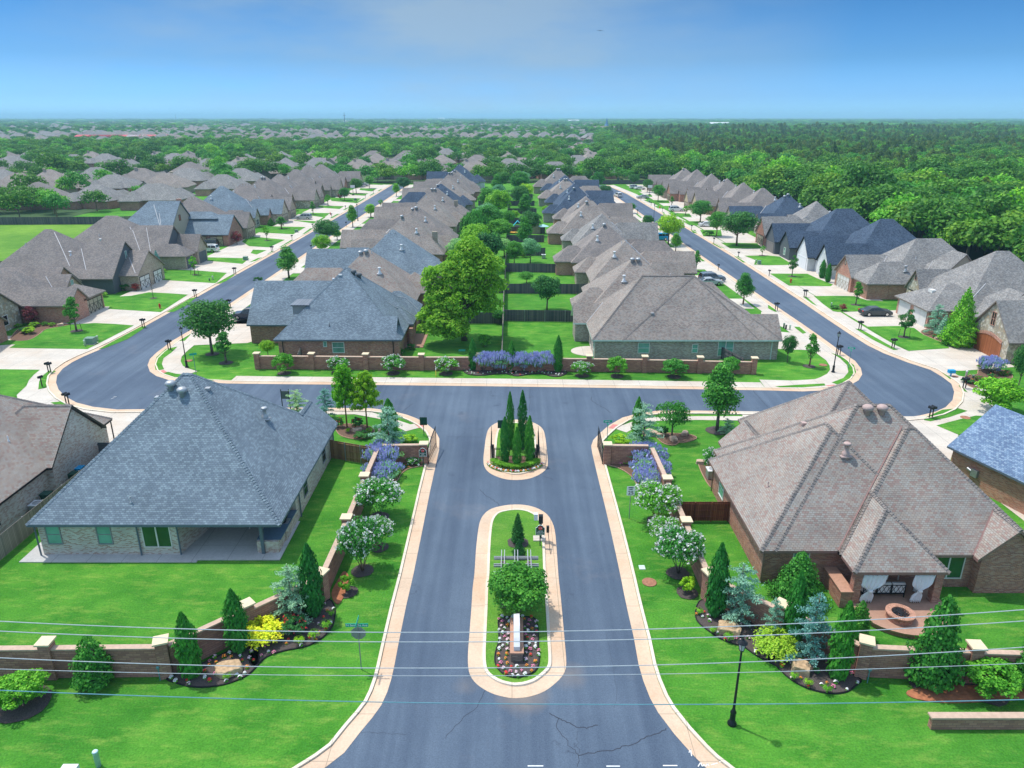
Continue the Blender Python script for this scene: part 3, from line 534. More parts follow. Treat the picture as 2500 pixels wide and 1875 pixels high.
def add_wall(mb, b):
    c, r, e, ax, w, zr = roof_geo(b); x0, y0, x1, y1 = b['r']; i = b.get('in', .45); g = .3; k = b.get('k', .95); ze = b.get('ze', 2.8); zb = b.get('zb', -.02)
    zt = ze + .12; gx0 = i; gx1 = i; gy0 = i; gy1 = i
    if ax == 'X':
        gx0 = g if e[0] == 'g' else i; gx1 = g if e[1] == 'g' else i
    else:
        gy0 = g if e[0] == 'g' else i; gy1 = g if e[1] == 'g' else i
    X0, X1, Y0, Y1 = x0 + gx0, x1 - gx1, y0 + gy0, y1 - gy1
    mb.box(X0, Y0, zb, X1, Y1, zt)
    def tri(p, q, m):
        # gable triangle as thin prism between two planes
        mb.add([p[0], p[1], p[2], q[0], q[1], q[2]], [(0, 1, 2), (3, 5, 4), (0, 3, 4, 1), (1, 4, 5, 2), (2, 5, 3, 0)])
    pk = zr - .22
    if ax == 'X':
        m = (y0 + y1) / 2
        for ok, xa, xb in ((e[0] == 'g', X0, X0 + .2), (e[1] == 'g', X1 - .2, X1)):
            if ok: tri([(xa, Y0, zt), (xa, Y1, zt), (xa, m, pk)], [(xb, Y0, zt), (xb, Y1, zt), (xb, m, pk)], 0)
    else:
        m = (x0 + x1) / 2
        for ok, ya, yb in ((e[0] == 'g', Y0, Y0 + .2), (e[1] == 'g', Y1 - .2, Y1)):
            if ok: tri([(X0, ya, zt), (X1, ya, zt), (m, ya, pk)], [(X0, yb, zt), (X1, yb, zt), (m, yb, pk)], 0)
def roof_z(blocks, x, y):
    best = 0
    for b in blocks:
        x0, y0, x1, y1 = b['r']
        if not (x0 <= x <= x1 and y0 <= y <= y1): continue
        c, r, e, ax, w, zr = roof_geo(b); k = b.get('k', .95); d = [y - y0, y1 - y] if ax == 'X' else [x - x0, x1 - x]
        run = b.get('run', 1); q = [(x - x0), (x1 - x)] if ax == 'X' else [(y - y0), (y1 - y)]
        if e[0] == 'h': d.append(q[0] / run)
        if e[1] == 'h': d.append(q[1] / run)
        best = max(best, b.get('ze', 2.8) + k * min(d))
    return best
DIRS = {'S': (0, -1), 'N': (0, 1), 'E': (1, 0), 'W': (-1, 0)}
def obox(mb, d, plane, a0, a1, z0, z1, p0, p1):
    # box on a wall plane: a runs along the wall, p is how far it stands proud
    s = DIRS[d]
    if s[0] == 0: y = sorted((plane + s[1] * p0, plane + s[1] * p1)); mb.box(a0, y[0], z0, a1, y[1], z1)
    else: x = sorted((plane + s[0] * p0, plane + s[0] * p1)); mb.box(x[0], a0, z0, x[1], a1, z1)
def window(h, d, plane, a, z0, w, ht, pane='glass_teal', frame='trim_white', split='h'):
    m = MB(); t = .07
    obox(m, d, plane, a - w / 2 - t, a + w / 2 + t, z0 - t, z0, -.02, .07); obox(m, d, plane, a - w / 2 - t, a + w / 2 + t, z0 + ht, z0 + ht + t, -.02, .06)
    obox(m, d, plane, a - w / 2 - t, a - w / 2, z0, z0 + ht, -.02, .055); obox(m, d, plane, a + w / 2, a + w / 2 + t, z0, z0 + ht, -.02, .055)
    if split == 'h': obox(m, d, plane, a - w / 2, a + w / 2, z0 + ht * .48, z0 + ht * .48 + .05, -.02, .045)
    if split in 'vx': obox(m, d, plane, a - .05, a + .05, z0, z0 + ht, -.02, .045)
    if split == 'x': obox(m, d, plane, a - w / 2, a - .05, z0 + ht * .48, z0 + ht * .48 + .05, -.02, .04); obox(m, d, plane, a + .05, a + w / 2, z0 + ht * .48, z0 + ht * .48 + .05, -.02, .04)
    o = m.build('window', frame, h); q = MB(); obox(q, d, plane, a - w / 2 + .003, a + w / 2 - .003, z0 + .003, z0 + ht - .003, .004, .018); q.build('pane', pane, o)
    return o
def garage(h, d, plane, a, w=4.9, ht=2.3, mat='garage_white', style='x', trim='trim_dark'):
    m = MB(); obox(m, d, plane, a - w / 2, a + w / 2, .02, ht, -.02, .03)
    o = m.build('garage_door', mat, h); q = MB(); t = .09
    obox(q, d, plane, a - w / 2 - t, a - w / 2, .02, ht, -.02, .08); obox(q, d, plane, a + w / 2, a + w / 2 + t, .02, ht, -.02, .08); obox(q, d, plane, a - w / 2 - t, a + w / 2 + t, ht, ht + .12, -.02, .08)
    n = 4 if w > 4 else 2
    s = DIRS[d]
    for k in range(n):
        A0 = a - w / 2 + w * k / n; A1 = A0 + w / n
        if k: obox(q, d, plane, A0 - .05, A0 + .05, .02, ht, .03, .05)
        if style == 'x':
            obox(q, d, plane, A0, A1, ht * .66, ht * .66 + .08, .03, .055)
            for (u0, v0, u1, v1) in ((A0 + .05, .08, A1 - .05, ht * .64), (A1 - .05, .08, A0 + .05, ht * .64)):
                p = plane + (s[0] or s[1]) * .045
                P0, P1 = ((u0, p, v0), (u1, p, v1)) if s[0] == 0 else ((p, u0, v0), (p, u1, v1))
                q.cyl(P0, P1, .04, n=4)
        else:
            for j in (1, 2, 3): obox(q, d, plane, A0 + .05, A1 - .05, ht * j / 4 - .015, ht * j / 4 + .015, .03, .036)
    q.build('door_trim', trim if style == 'x' else mat, o); return o
def edge_caps(blocks, idx, mat, roof, step=.24, w=.16):
    m = MB()
    for bi in idx:
        b = blocks[bi]; c, r, e, ax, _, zr = roof_geo(b); ed = [(r[0], r[1])]
        if e[0] == 'h': ed += [(c[0], r[0]), (c[3], r[0])]
        if e[1] == 'h': ed += [(c[1], r[1]), (c[2], r[1])]
        for p, q in ed:
            p, q = Vector(p), Vector(q); L_ = (q - p).length
            if L_ < .3: continue
            n = int(L_ / step); d = (q - p) / n; u = d.normalized(); s = u.cross(Vector((0, 0, 1))).normalized(); up = s.cross(u).normalized()
            for k in range(n):
                a = p + d * k; z = roof_z(blocks, a.x, a.y)
                if z > a.z + .06: continue
                f = a + d * 1.08
                vs = [a + s * w - up * .075 + up * .03, a + up * .075, a - s * w - up * .075 + up * .03, f + s * w - up * .10, f + up * .03, f - s * w - up * .10]
                m.add(vs, [(0, 1, 4, 3), (1, 2, 5, 4), (0, 3, 5, 2), (0, 2, 1), (3, 4, 5)])
    if m.v: return m.build('ridge_cap', mat, roof)
def add_vent(roof, blocks, kind, x, y, mat):
    z = roof_z(blocks, x, y) - .05; m = MB()
    if kind == 'turbine_vent': m.lathe((x, y, z), [(.24, -.1), (.2, .25), (.34, .30), (.40, .42), (.38, .55), (.26, .66), (.08, .70)], 16)
    elif kind == 'flue': m.lathe((x, y, z), [(.28, -.12), (.26, .3), (.16, .4), (.16, .85), (.26, .88), (.26, 1.02), (.2, 1.06)], 14); m.cb(x, y, z - .02, .8, .6, .1)
    elif kind == 'vent_pipe': m.lathe((x, y, z), [(.12, -.1), (.09, .08), (.05, .1), (.05, .45), (.045, .5)], 8)
    elif kind == 'box_vent': m.cb(x, y, z, .42, .42, .2)
    m.build(kind, mat, roof, smooth=kind != 'box_vent')
def house(name, label, blocks, rmat, wmat, group=None, fascia='fascia', caps=None, capmat=None, loc=None, cat='house', vents=(), valleys=(), chimney=None, vmat='flashing'):
    x0 = min(b['r'][0] for b in blocks); x1 = max(b['r'][2] for b in blocks); y0 = min(b['r'][1] for b in blocks); y1 = max(b['r'][3] for b in blocks)
    h = empty(name, loc if loc is not None else ((x0 + x1) / 2, (y0 + y1) / 2, 0), label, cat, group)
    walls = {}; rm = {}; fm = MB()
    for k, b in enumerate(blocks):
        if not b.get('open'): add_wall(walls.setdefault(b.get('w', wmat), MB()), b)
        m = rm.setdefault(b.get('rm', rmat), MB()); vs, f2, side = add_roof(m, b, .19 + .004 * (k % 5)); fm.add(vs, f2 + side)
    for n_, m in walls.items(): m.build('wall', n_, h)
    roof = None
    for n_, m in rm.items():
        o = m.build('roof', n_, h); roof = roof or o
    fm.build('fascia', fascia, roof)
    if caps: edge_caps(blocks, caps, capmat or rmat, roof)
    for v in vents: add_vent(roof, blocks, *v)
    if valleys:
        m = MB()
        for p, q in valleys:
            w_ = [(p[0] + (q[0] - p[0]) * u / 8, p[1] + (q[1] - p[1]) * u / 8) for u in range(9)]; m.tube([(x, y, roof_z(blocks, x, y) - .005) for x, y in w_], .065, 4)
        m.build('valley_flashing', vmat, roof)
    if chimney:
        x, y, hgt, cm = chimney; z = roof_z(blocks, x, y); m = MB().cb(x, y, z - 1.5, 1.1, .8, hgt + 1.5); c = m.build('chimney', cm, roof); MB().cb(x, y, z + hgt, 1.3, 1.0, .12).build('chimney_cap', 'cap_stone', c)
    h['blocks'] = len(blocks); return h, roof
def spout(h, x, y, mat='fascia', z=2.75):
    MB().cyl((x, y, 0), (x, y, z), .06, n=6).build('downspout', mat, h)
def B(x0, y0, x1, y1, ax='H', e='hh', **k):
    d = dict(r=(x0, y0, x1, y1), ax=ax, e=e); d.update(k); return d
# ---- house A: large slate-grey hip roof, left of the entry
bl = [B(-34.5, 45.1, -16.45, 62.6, 'H'), B(-21.2, 60, -16.44, 63.4, 'Y', 'gg', ze=2.81)]
bl[0]['open'] = True
hA, rA = house('brick_house', 'pale brick house under a big slate grey hip roof left of the entry road', bl, 'shingle_grey', 'brick_white', fascia='fascia_blue', caps=[0, 1], capmat='shingle_grey',
  vents=[('turbine_vent', -26.4, 52.9, 'vent_metal'), ('turbine_vent', -25.4, 52.5, 'vent_metal'), ('box_vent', -27.6, 53.0, 'vent_metal'), ('box_vent', -23.9, 53.6, 'vent_metal'), ('flue', -20.4, 55.6, 'vent_metal'), ('vent_pipe', -17.9, 55.0, 'vent_metal'), ('vent_pipe', -27.4, 46.3, 'vent_metal')])
w = MB(); w.box(-34.05, 45.55, -.02, -24.1, 62.2, 2.9); w.box(-24.1, 50.2, -.02, -16.9, 62.2, 2.9)
w.add([(-24.1, 45.55, -.02), (-24.1, 45.55, 2.9), (-23.2, 50.2, 2.9), (-23.2, 50.2, -.02), (-24.1, 50.2, -.02), (-24.1, 50.2, 2.9)], [(0, 3, 2, 1), (0, 1, 5, 4), (1, 2, 5)])
w.box(-18.4, 47.4, -.02, -16.9, 50.2, 1.0); w.box(-18.55, 45.75, -.02, -17.0, 46.3, 1.0); w.box(-17.35, 46.3, -.02, -17.0, 47.4, 1.0)
w.build('wall', 'brick_white', hA)
MB().box(-24.0, 45.6, 2.5, -16.9, 50.2, 2.62).build('porch_ceiling', 'siding_grey', hA)
MB().box(-18.6, 46.0, 1.0, -16.85, 50.2, 1.07).build('counter_top', 'counter_slate', hA)
MB().cb(-18.1, 45.7, 0, .22, .22, 2.7).build('porch_post', 'fascia_blue', hA)
MB().box(-35.3, 44.6, .0, -22.6, 45.6, .06).box(-35.3, 45.6, .0, -34.05, 47.6, .06).box(-24.1, 44.85, .02, -16.7, 50.2, .08).build('patio_slab', 'patio_concrete', hA)
window(hA, 'S', 45.55, -33.0, 1.0, .95, 1.5, 'glass_teal', 'siding_grey'); window(hA, 'S', 45.55, -29.35, 1.0, .95, 1.5, 'glass_teal', 'siding_grey'); window(hA, 'S', 45.55, -25.6, .75, 1.9, 1.8, 'glass_green', 'trim_white', 'v')
window(hA, 'E', -16.9, 53.0, .9, 1.0, 1.4, 'glass_dark', 'siding_grey'); window(hA, 'E', -16.9, 59.2, .9, 1.0, 1.4, 'glass_dark', 'siding_grey')
MB().box(-21.9, 50.12, .08, -20.9, 50.2, 2.2).build('door', 'counter_slate', hA)
for x, y in ((-34.2, 45.45), (-26.9, 45.45), (-24.05, 45.5), (-16.8, 51.0), (-16.8, 62.6)): spout(hA, x, y, 'fascia_blue')
# things on the porch
t = empty('kettle_grill', (-17.5, 48.4, 1.07), 'black covered grill standing on the blue porch counter', 'grill'); MB().lathe((-17.5, 48.4, 1.07), [(.35, 0), (.42, .3), (.5, .45), (.42, .75), (.2, .9)], 14).build('cover', 'cloth_black', t, True); MB().box(-18.3, 48.1, 1.07, -16.95, 48.9, 1.1).build('tray', 'steel', t)
t = empty('patio_chair', (-19.9, 49.3, .08), 'white patio chair with red cushion by the porch wall', 'chair')
MB().box(-20.3, 49.0, .45, -19.5, 49.7, .52).box(-20.3, 49.65, .52, -19.5, 49.72, 1.05).box(-20.3, 49.0, .65, -20.22, 49.7, .7).box(-19.58, 49.0, .65, -19.5, 49.7, .7).build('frame', 'trim_white', t)
for x in (-20.26, -19.54):
    for y in (49.04, 49.68): MB().cb(x, y, .08, .06, .06, .4).build('leg', 'trim_white', t)
MB().box(-20.2, 49.05, .52, -19.6, 49.6, .6).build('cushion', 'roof_red', t)
# ---- house B: multi-hipped red-brown roof, right of the entry
bl = [B(17.5, 41.81, 35.46, 57.4), B(16.6, 41.8, 29.5, 55.6, run=1.0), B(21.75, 41.3, 35.45, 54.6, ze=2.80), B(21.75, 39.35, 27.85, 50, 'Y', 'hh', open=True), B(30.46, 40.75, 35.1, 50, 'Y', 'gh'), B(21.6, 50.8, 35.0, 64.2), B(18.4, 51, 22.8, 59.3, 'Y', 'hg', ze=2.79)]
bl[2]['open'] = True
hB, rB = house('brick_house', 'many hipped red brick house with mottled brown shingles right of the entry road', bl, 'shingle_brownred', 'brick_darkred', fascia='flashing_brown', caps=[0, 1, 2, 3, 4, 5, 6], capmat='shingle_taupe',
  vents=[('turbine_vent', 25.85, 49.1, 'vent_pink'), ('turbine_vent', 26.9, 49.1, 'vent_pink'), ('flue', 23.6, 46.7, 'vent_pink'), ('box_vent', 22.6, 51.9, 'vent_pink'), ('vent_pipe', 18.6, 47.2, 'vent_pink')],
  valleys=[((21.75, 41.8 + .02, 2.85), (28.1, 48.3, 9.2)), ((30.46, 41.3, 2.85), (32.75, 43.6, 5.05))], vmat='flashing_brown')
window(hB, 'S', 42.26, 19.55, .9, 1.0, 1.5, 'glass_teal'); w = MB(); w.box(28.0, 41.75, -.02, 31, 43, 2.9); w.box(22.2, 43.6, -.02, 28.0, 46, 2.9); w.build('wall', 'brick_darkred', hB)
window(hB, 'S', 41.75, 29.3, .75, 1.9, 1.75, 'glass_green', 'trim_white', 'v'); window(hB, 'W', 17.05, 52.7, .9, 1.2, 1.5, 'glass_teal'); window(hB, 'W', 18.8, 57.0, 1.0, .9, 1.2, 'glass_teal')
for y in ((39.75),):
    for x in (22.2, 27.4): MB().cb(x, y, -.02, .5, .5, 2.75).build('porch_column', 'brick_darkred', hB)
MB().box(22.0, 39.7, 2.45, 27.6, 43.7, 2.55).build('porch_ceiling', 'siding_dark', hB)
MB().box(21.9, 43.52, .1, 23.6, 43.6, 2.2).build('fireplace', 'cloth_black', hB)
m = MB(); m.sheet([(27.8, 43.6), (21.9, 43.6), (21.9, 40.5)] + [(24.95 + 3.0 * math.cos(R(a)), 39.2 + 2.85 * math.sin(R(a))) for a in range(178, 364, 12)] + [(28.0, 40.5)], .36, .30); pt = m.build('patio_slab', 'terracotta_patio', hB)
m = MB(); m.sheet([(22.0, 41.5)] + [(24.95 + 2.9 * math.cos(R(a)), 39.2 + 2.75 * math.sin(R(a))) for a in range(178, 364, 12)] + [(27.9, 41.2)], .30, -.02); m.build('patio_wall', 'brick_darkred', pt)
m = MB(); m.box(21.25, 39.5, -.02, 21.98, 42.3, 1.2); m.build('outdoor_kitchen', 'brick_darkred', hB); MB().box(21.18, 39.42, 1.2, 22.05, 42.32, 1.27).build('counter_top', 'counter_clay', hB)
for x, y in ((17.0, 42.2), (17.0, 55.3), (28.1, 41.6)): spout(hB, x, y, 'flashing_brown')
def curtain(x0, x1, y, lean, label):
    t = empty('curtain', (x0, y, .36), label, 'curtain', 'curtains of the covered patio'); m = MB(); nz, nx = 14, 22; vs = []
    for j in range(nz + 1):
        v = j / nz; z = .45 + v * 2.05; tie = math.exp(-((v - .42) / .13) ** 2)
        wd = (1 - .82 * tie) * (x1 - x0) * (1 if v > .42 else .55); cx = (x0 + x1) / 2 + lean * ((1 - v) * .5)
        for i in range(nx + 1):
            u = i / nx; vs.append((cx + (u - .5) * wd, y + .09 * math.sin(u * 34) * (1 - .6 * tie) + .02 * math.sin(v * 9), z))
    m.add(vs, [(j * (nx + 1) + i, j * (nx + 1) + i + 1, (j + 1) * (nx + 1) + i + 1, (j + 1) * (nx + 1) + i) for j in range(nz) for i in range(nx)])
    o = m.build('cloth', 'curtain', t, True); md = o.modifiers.new('s', 'SOLIDIFY'); md.thickness = .012
    MB().cb((x0 + x1) / 2 + lean * .28, y, 1.26, .25, .25, .09).build('tieback', 'curtain', t)
curtain(22.55, 24.1, 39.5, -.85, 'white tied curtain at the left post of the covered brick patio'); curtain(25.8, 27.15, 39.5, -.7, 'white tied curtain nearer the right post of the covered brick patio'); curtain(26.6, 27.35, 40.6, -.4, 'white curtain hanging further inside the covered patio')
t = empty('patio_sofa', (24.2, 40.3, .36), 'black lattice backed patio sofa with three white cushions', 'sofa')
m = MB(); m.box(22.9, 40.1, .62, 25.7, 40.8, .68); m.build('frame', 'black_metal', t)
for k in range(3):
    x = 22.95 + k * .93; m = MB(); m.box(x, 40.08, .68, x + .9, 40.12, .72); m.box(x, 40.08, 1.28, x + .9, 40.12, 1.32); m.box(x, 40.08, .68, x + .04, 40.12, 1.32); m.box(x + .86, 40.08, .68, x + .9, 40.12, 1.32)
    for q in (.0, .3, .6): m.cyl((x + q, 40.1, .7), (x + q + .3, 40.1, 1.3), .015, n=4); m.cyl((x + q + .3, 40.1, .7), (x + q, 40.1, 1.3), .015, n=4)
    m.build('backrest', 'black_metal', t); MB().box(x + .03, 40.13, .7, x + .87, 40.75, .86).box(x + .03, 40.13, .86, x + .87, 40.3, 1.42).build('cushion', 'cushion', t)
for x in (22.95, 25.7):
    for y in (40.12, 40.75): MB().cb(x, y, .36, .06, .06, .3).build('leg', 'black_metal', t)
t = empty('coffee_table', (24.2, 41.7, .36), 'low pale table in front of the patio sofa', 'table'); MB().box(23.8, 41.4, .75, 24.7, 42.0, .8).build('table_top', 'trim_white', t)
for x in (23.85, 24.65):
    for y in (41.45, 41.95): MB().cb(x, y, .36, .06, .06, .39).build('leg', 'trim_white', t)
t = empty('patio_armchair', (25.9, 42.4, .36), 'white slatted armchair under the patio roof', 'chair'); MB().box(25.5, 42.0, .75, 26.3, 42.8, .82).box(26.25, 42.0, .82, 26.32, 42.8, 1.35).box(25.5, 42.0, 1.0, 26.3, 42.06, 1.05).box(25.5, 42.74, 1.0, 26.3, 42.8, 1.05).build('frame', 'trim_white', t)
for x in (25.53, 26.27):
    for y in (42.03, 42.77): MB().cb(x, y, .36, .06, .06, .4).build('leg', 'trim_white', t)
fx, fy = G('D3', 1130, 370, .36)
t = empty('fire_pit', (fx, fy, .36), 'round brick fire pit filled with dark lava rock on the patio', 'fire pit')
MB().lathe((fx, fy, .36), [(.78, 0), (.78, .42), (.6, .42), (.5, .3), (.05, .3)], 28).build('ring', 'brick_darkred', t); m = MB()
for k in range(40):
    a0 = 2 * math.pi * k / 40; a1 = 2 * math.pi * (k + .86) / 40
    m.add([(fx + math.cos(a) * r, fy + math.sin(a) * r, z) for z in (.78, .86) for r, a in ((.52, a0), (.86, a0), (.86, a1), (.52, a1))], [(4, 5, 6, 7), (0, 1, 5, 4), (1, 2, 6, 5), (2, 3, 7, 6), (3, 0, 4, 7)])
m.build('brick_rim', plain('rim_brick', (.50, .27, .19), .9, var=.35, scale=5), t); m = MB(); rr = random.Random(3)
for k in range(110):
    a = rr.uniform(0, 6.28); r = .5 * math.sqrt(rr.random()); s = rr.uniform(.04, .08); m.lathe((fx + math.cos(a) * r, fy + math.sin(a) * r, .70), [(s * .6, 0), (s, s * .6), (s * .4, s * 1.2)], 5)
m.build('lava_rock', 'lava_rock', t)
# ---- house C at the far left, D at the right edge
bl = [B(-52, 38, -38.35, 64.5, 'Y', 'hh', k=.8), B(-46, 54, -37.9, 62.6, 'X', 'hg', k=.9, ze=2.81)]
hC, rC = house('brick_house', 'pale brick house with mottled brown roof at the left edge beside the bins', bl, 'shingle_brownred', 'brick_white', fascia='black_metal', caps=[0, 1], capmat='shingle_taupe',
  vents=[('flue', -41.8, 53.2, 'vent_white'), ('vent_pipe', -41.2, 54.4, 'vent_white'), ('box_vent', -43.6, 54.8, 'black_metal')])
MB().box(-38.8, 56.4, .05, -38.72, 57.4, 2.2).build('door', 'siding_dark', hC); window(hC, 'E', -38.8, 47.6, 1.0, 1.1, 1.3, 'glass_dark', 'trim_dark'); spout(hC, -38.2, 63.9, 'black_metal')
MB().box(-38.75, 59.6, 1.2, -38.5, 60.0, 1.8).cyl((-38.6, 59.8, 0), (-38.6, 59.8, 1.2), .05).cyl((-38.6, 60.3, .5), (-38.6, 60.3, 1.9), .05).build('meter_box', 'steel', hC)
bl = [B(38.25, 44, 54, 58.3, 'H', k=.85)]
a, b_ = Vector((38.33, 58.12)), Vector((40.49, 51.44)); rot = math.atan2((b_ - a).x, -(b_ - a).y)
bl = [B(0, -26, 9.2, .2, 'Y', 'hg', k=.73), B(4, -26, 21, -7.5, 'H', k=.73, ze=2.81)]
hD, rD = house('brick_house', 'red brick house with bright blue shingles at the right edge', bl, 'shingle_blue', 'brick_red', fascia='fascia_blue', loc=(0, 0, 0))
window(hD, 'W', .45, -9.9, .0, 1.0, 2.1, 'siding_grey', 'trim_white', 'n'); MB().box(.2, -2.9, 1.1, .44, -2.3, 1.75).cyl((.3, -2.3, 1.5), (.3, -1.9, 1.6), .14, n=10).build('meter_box', 'steel', hD)
hD.location = (38.33, 58.12, 0); hD.rotation_euler = (0, 0, rot)
# ---- house E: block corner left
bl = [B(-30.93, 90.7, -14.3, 107.35), B(-36.9, 97.9, -20, 109.1, 'X', 'gh', k=.9), B(-30.95, 90.68, -15.06, 95.9, 'X', 'hg', ze=2.81), B(-19.5, 98.2, -13.7, 103.6, 'X', 'hh', ze=2.82), B(-20.5, 103.9, -13.75, 109.7, 'X', 'hh', ze=2.82)]
hE, rE = house('brick_house', 'red brick house with blue grey hip roof at the left corner of the walled block', bl, 'shingle_grey', 'brick_darkred', fascia='fascia_blue', caps=[0], capmat='shingle_grey',
  vents=[('box_vent', -24.2, 98.0, 'vent_white'), ('box_vent', -23.3, 98.0, 'vent_white'), ('turbine_vent', -21.6, 98.6, 'siding_dark'), ('turbine_vent', -21.0, 99.2, 'siding_dark'), ('vent_pipe', -23.9, 92.2, 'siding_dark')],
  valleys=[((-14.0, 101.5, 3.0), (-17.4, 99.3, 5.9)), ((-14.0, 105.6, 3.0), (-17.5, 106.2, 5.6))])
window(hE, 'S', 91.13, -22.7, .95, 1.45, 1.35, 'glass_teal', 'trim_white'); window(hE, 'S', 91.13, -24.4, 1.8, .35, .6, 'glass_teal', 'utility_pale', 'n')
m = MB(); m.box(-29.2, 94.5, 5.2, -27.2, 97.2, 6.4); m.build('dormer', 'siding_grey', hE); MB().box(-29.35, 94.2, 6.4, -26.9, 97.6, 6.55).build('dormer_roof', 'metal_roof', rE)
for x, y in ((-29.9, 91.0), (-15.5, 91.0)): spout(hE, x, y, 'black_metal')
MB().cb(-13.9, 97.0, 0, .5, .5, 2.6).build('porch_column', 'brick_darkred', hE); MB().box(-15.3, 96.2, 0, -12.3, 103, .08).build('patio_slab', 'terracotta_patio', hE)
# ---- house F: block corner right
bl = [B(10.4, 90.6, 32.0, 105.2), B(27.5, 90.57, 35.05, 96.3, 'X', 'hg', ze=2.8), B(8.6, 98.8, 16, 103.6, 'X', 'gh', ze=2.81), B(14.3, 90.61, 35.0, 105.19, 'X', 'hh', run=1.42, ze=2.8)]
hF, rF = house('brick_house', 'grey brick house with long brown hip roof at the right corner of the walled block', bl, 'shingle_brown', 'brick_grey', fascia='utility_pale', caps=[0, 3], capmat='shingle_taupe', valleys=[((10.4, 98.8, 2.9), (12.9, 101.2, 5.2))], vents=[('box_vent', 18.5, 93.5, 'vent_metal')])
window(hF, 'S', 91.03, 17.2, .95, 1.4, 1.3, 'glass_teal'); window(hF, 'S', 91.03, 23.9, 1.0, .65, 1.05, 'glass_teal'); window(hF, 'S', 91.03, 27.9, .55, 1.9, 2.1, 'glass_teal', 'trim_white', 'x')
window(hF, 'W', 10.85, 92.6, .9, 1.0, 1.5, 'glass_dark'); window(hF, 'W', 10.85, 96.0, .4, 1.6, 1.9, 'glass_dark', 'trim_white', 'v')
for x, y in ((10.7, 91.0), (33.9, 91.0), (34.6, 92.6)): spout(hF, x, y, 'utility_pale')
MB().sheet([(10.9, 92.5)] + [(10.9 - 2.9 * math.sin(R(a)), 94.6 + 2.3 * math.cos(R(a))) for a in range(180, -1, -15)], .06, 0).build('patio_slab', 'concrete', hF)
# ---- generic lots along the streets
def lot_house(xf, yc, s, seed, rmat, wmat, label, group, D=24, gcol='garage_tan', gmat=None, hw=7.9, flip=1, dorm=True, style='x', fascia='fascia', chim=None, skip_rear=False, near=True, wing='g', turb=True):
    # s: which way the house faces the street (+1: towards +x); xf: x of its garage front
    rr = random.Random(seed); gmat = gmat or wmat; f = flip
    def bx(d0, d1, a0, a1, ax, e, **k):
        X = sorted((xf - s * d0, xf - s * d1)); Y = sorted((yc + f * a0, yc + f * a1))
        if ax == 'X' and s > 0: e = e[::-1]      # e is written street side first
        if ax == 'Y' and f < 0: e = e[::-1]
        return B(X[0], Y[0], X[1], Y[1], ax, e, **k)
    k = rr.choice((.86, .92, .95)); mw = hw - .2 + rr.uniform(-.4, .3)
    b = [bx(rr.uniform(6, 7.5), D - 1.5, -mw, mw, 'H', 'hh', k=k)]
    gw = rr.uniform(7.0, 8.0); gy = -hw + .2
    b.append(bx(0, 13, gy, gy + gw, 'X', wing + 'h', k=rr.choice((.95, 1.05)), w=gmat, ze=2.81))
    ew = rr.uniform(4.2, 5.4); ey = rr.uniform(2.4, 3.2)
    b.append(bx(4.6 + rr.uniform(0, 1.2), 12, hw - ew - .4, hw - .4, 'X', 'gh', k=1.15, w='stone_wall' if rr.random() < .4 else wmat, ze=2.82))
    b.append(bx(D - 6, D + rr.uniform(.5, 1.8), -hw + 1.2, -hw + 1.2 + rr.uniform(5, 6.5), 'X', 'hh', k=.9, ze=2.78))
    if rr.random() < .6: b.append(bx(3.0, 6.5, gy + gw - .6, gy + gw + 2.7, 'X', 'gh', k=1.2, ze=2.83))
    if dorm: b.append(bx(8.5, 12, ey - 2.2, ey + .6, 'X', 'gh', k=1.0, ze=5.2, zb=3.0, w='siding_grey' if rr.random() < .5 else wmat))
    vts = []
    mx = xf - s * (D / 2 + 2.5)
    for j in range(rr.choice((1, 2, 3))): vts.append(('turbine_vent' if turb and j < 2 else 'vent_pipe', mx + (j - 1) * .9, yc - .6, 'vent_metal'))
    vts.append(('flue', mx - s * 2.5, yc - 3.5, 'vent_white'))
    vl = []
    h, rf = house('brick_house', label, b, rmat, wmat, group, fascia=fascia, vents=vts, chimney=chim)
    front = 'E' if s > 0 else 'W'
    garage(h, front, xf - s * .3, yc + f * (gy + gw / 2), min(4.9, gw - 1.8), 2.3, gcol, style)
    window(h, front, xf - s * (b[2]['r'][0 if s < 0 else 2] * 0 + 0) if False else (b[2]['r'][2] - .3 if s > 0 else b[2]['r'][0] + .3), yc + f * (hw - ew / 2 - .4), .7, 1.6, 1.5, 'glass_dark', 'trim_white', 'x')
    sy = b[0]['r'][1] + .45
    for q in (.25, .5, .78): window(h, 'S', sy, b[0]['r'][0] + q * (b[0]['r'][2] - b[0]['r'][0]), .95, 1.0, 1.35, 'glass_dark')
    if dorm: window(h, front, (b[-1]['r'][2] - .3 if s > 0 else b[-1]['r'][0] + .3), yc + f * (ey - .8), 5.35, .8, .9, 'glass_dark', 'trim_white', 'n')
    # valley flashing of the garage wing on the main roof
    bb = b[1]; half = (bb['r'][3] - bb['r'][1]) / 2; m0 = b[0]; xe = m0['r'][2] if s > 0 else m0['r'][0]
    m = MB()
    for sg in (-1, 1):
        y0_ = (bb['r'][1] if sg < 0 else bb['r'][3]); 
        if m0['r'][1] < y0_ < m0['r'][3]: m.cyl((xe, y0_, 2.9), (xe - s * half * bb['k'] / m0['k'], (bb['r'][1] + bb['r'][3]) / 2, 2.9 + half * bb['k']), .09, n=4)
    if m.v: m.build('valley_flashing', 'flashing', rf)
    return h
ORD = ['first', 'second', 'third', 'fourth', 'fifth', 'sixth', 'seventh', 'eighth', 'ninth', 'tenth', 'eleventh', 'twelfth', 'thirteenth', 'fourteenth']
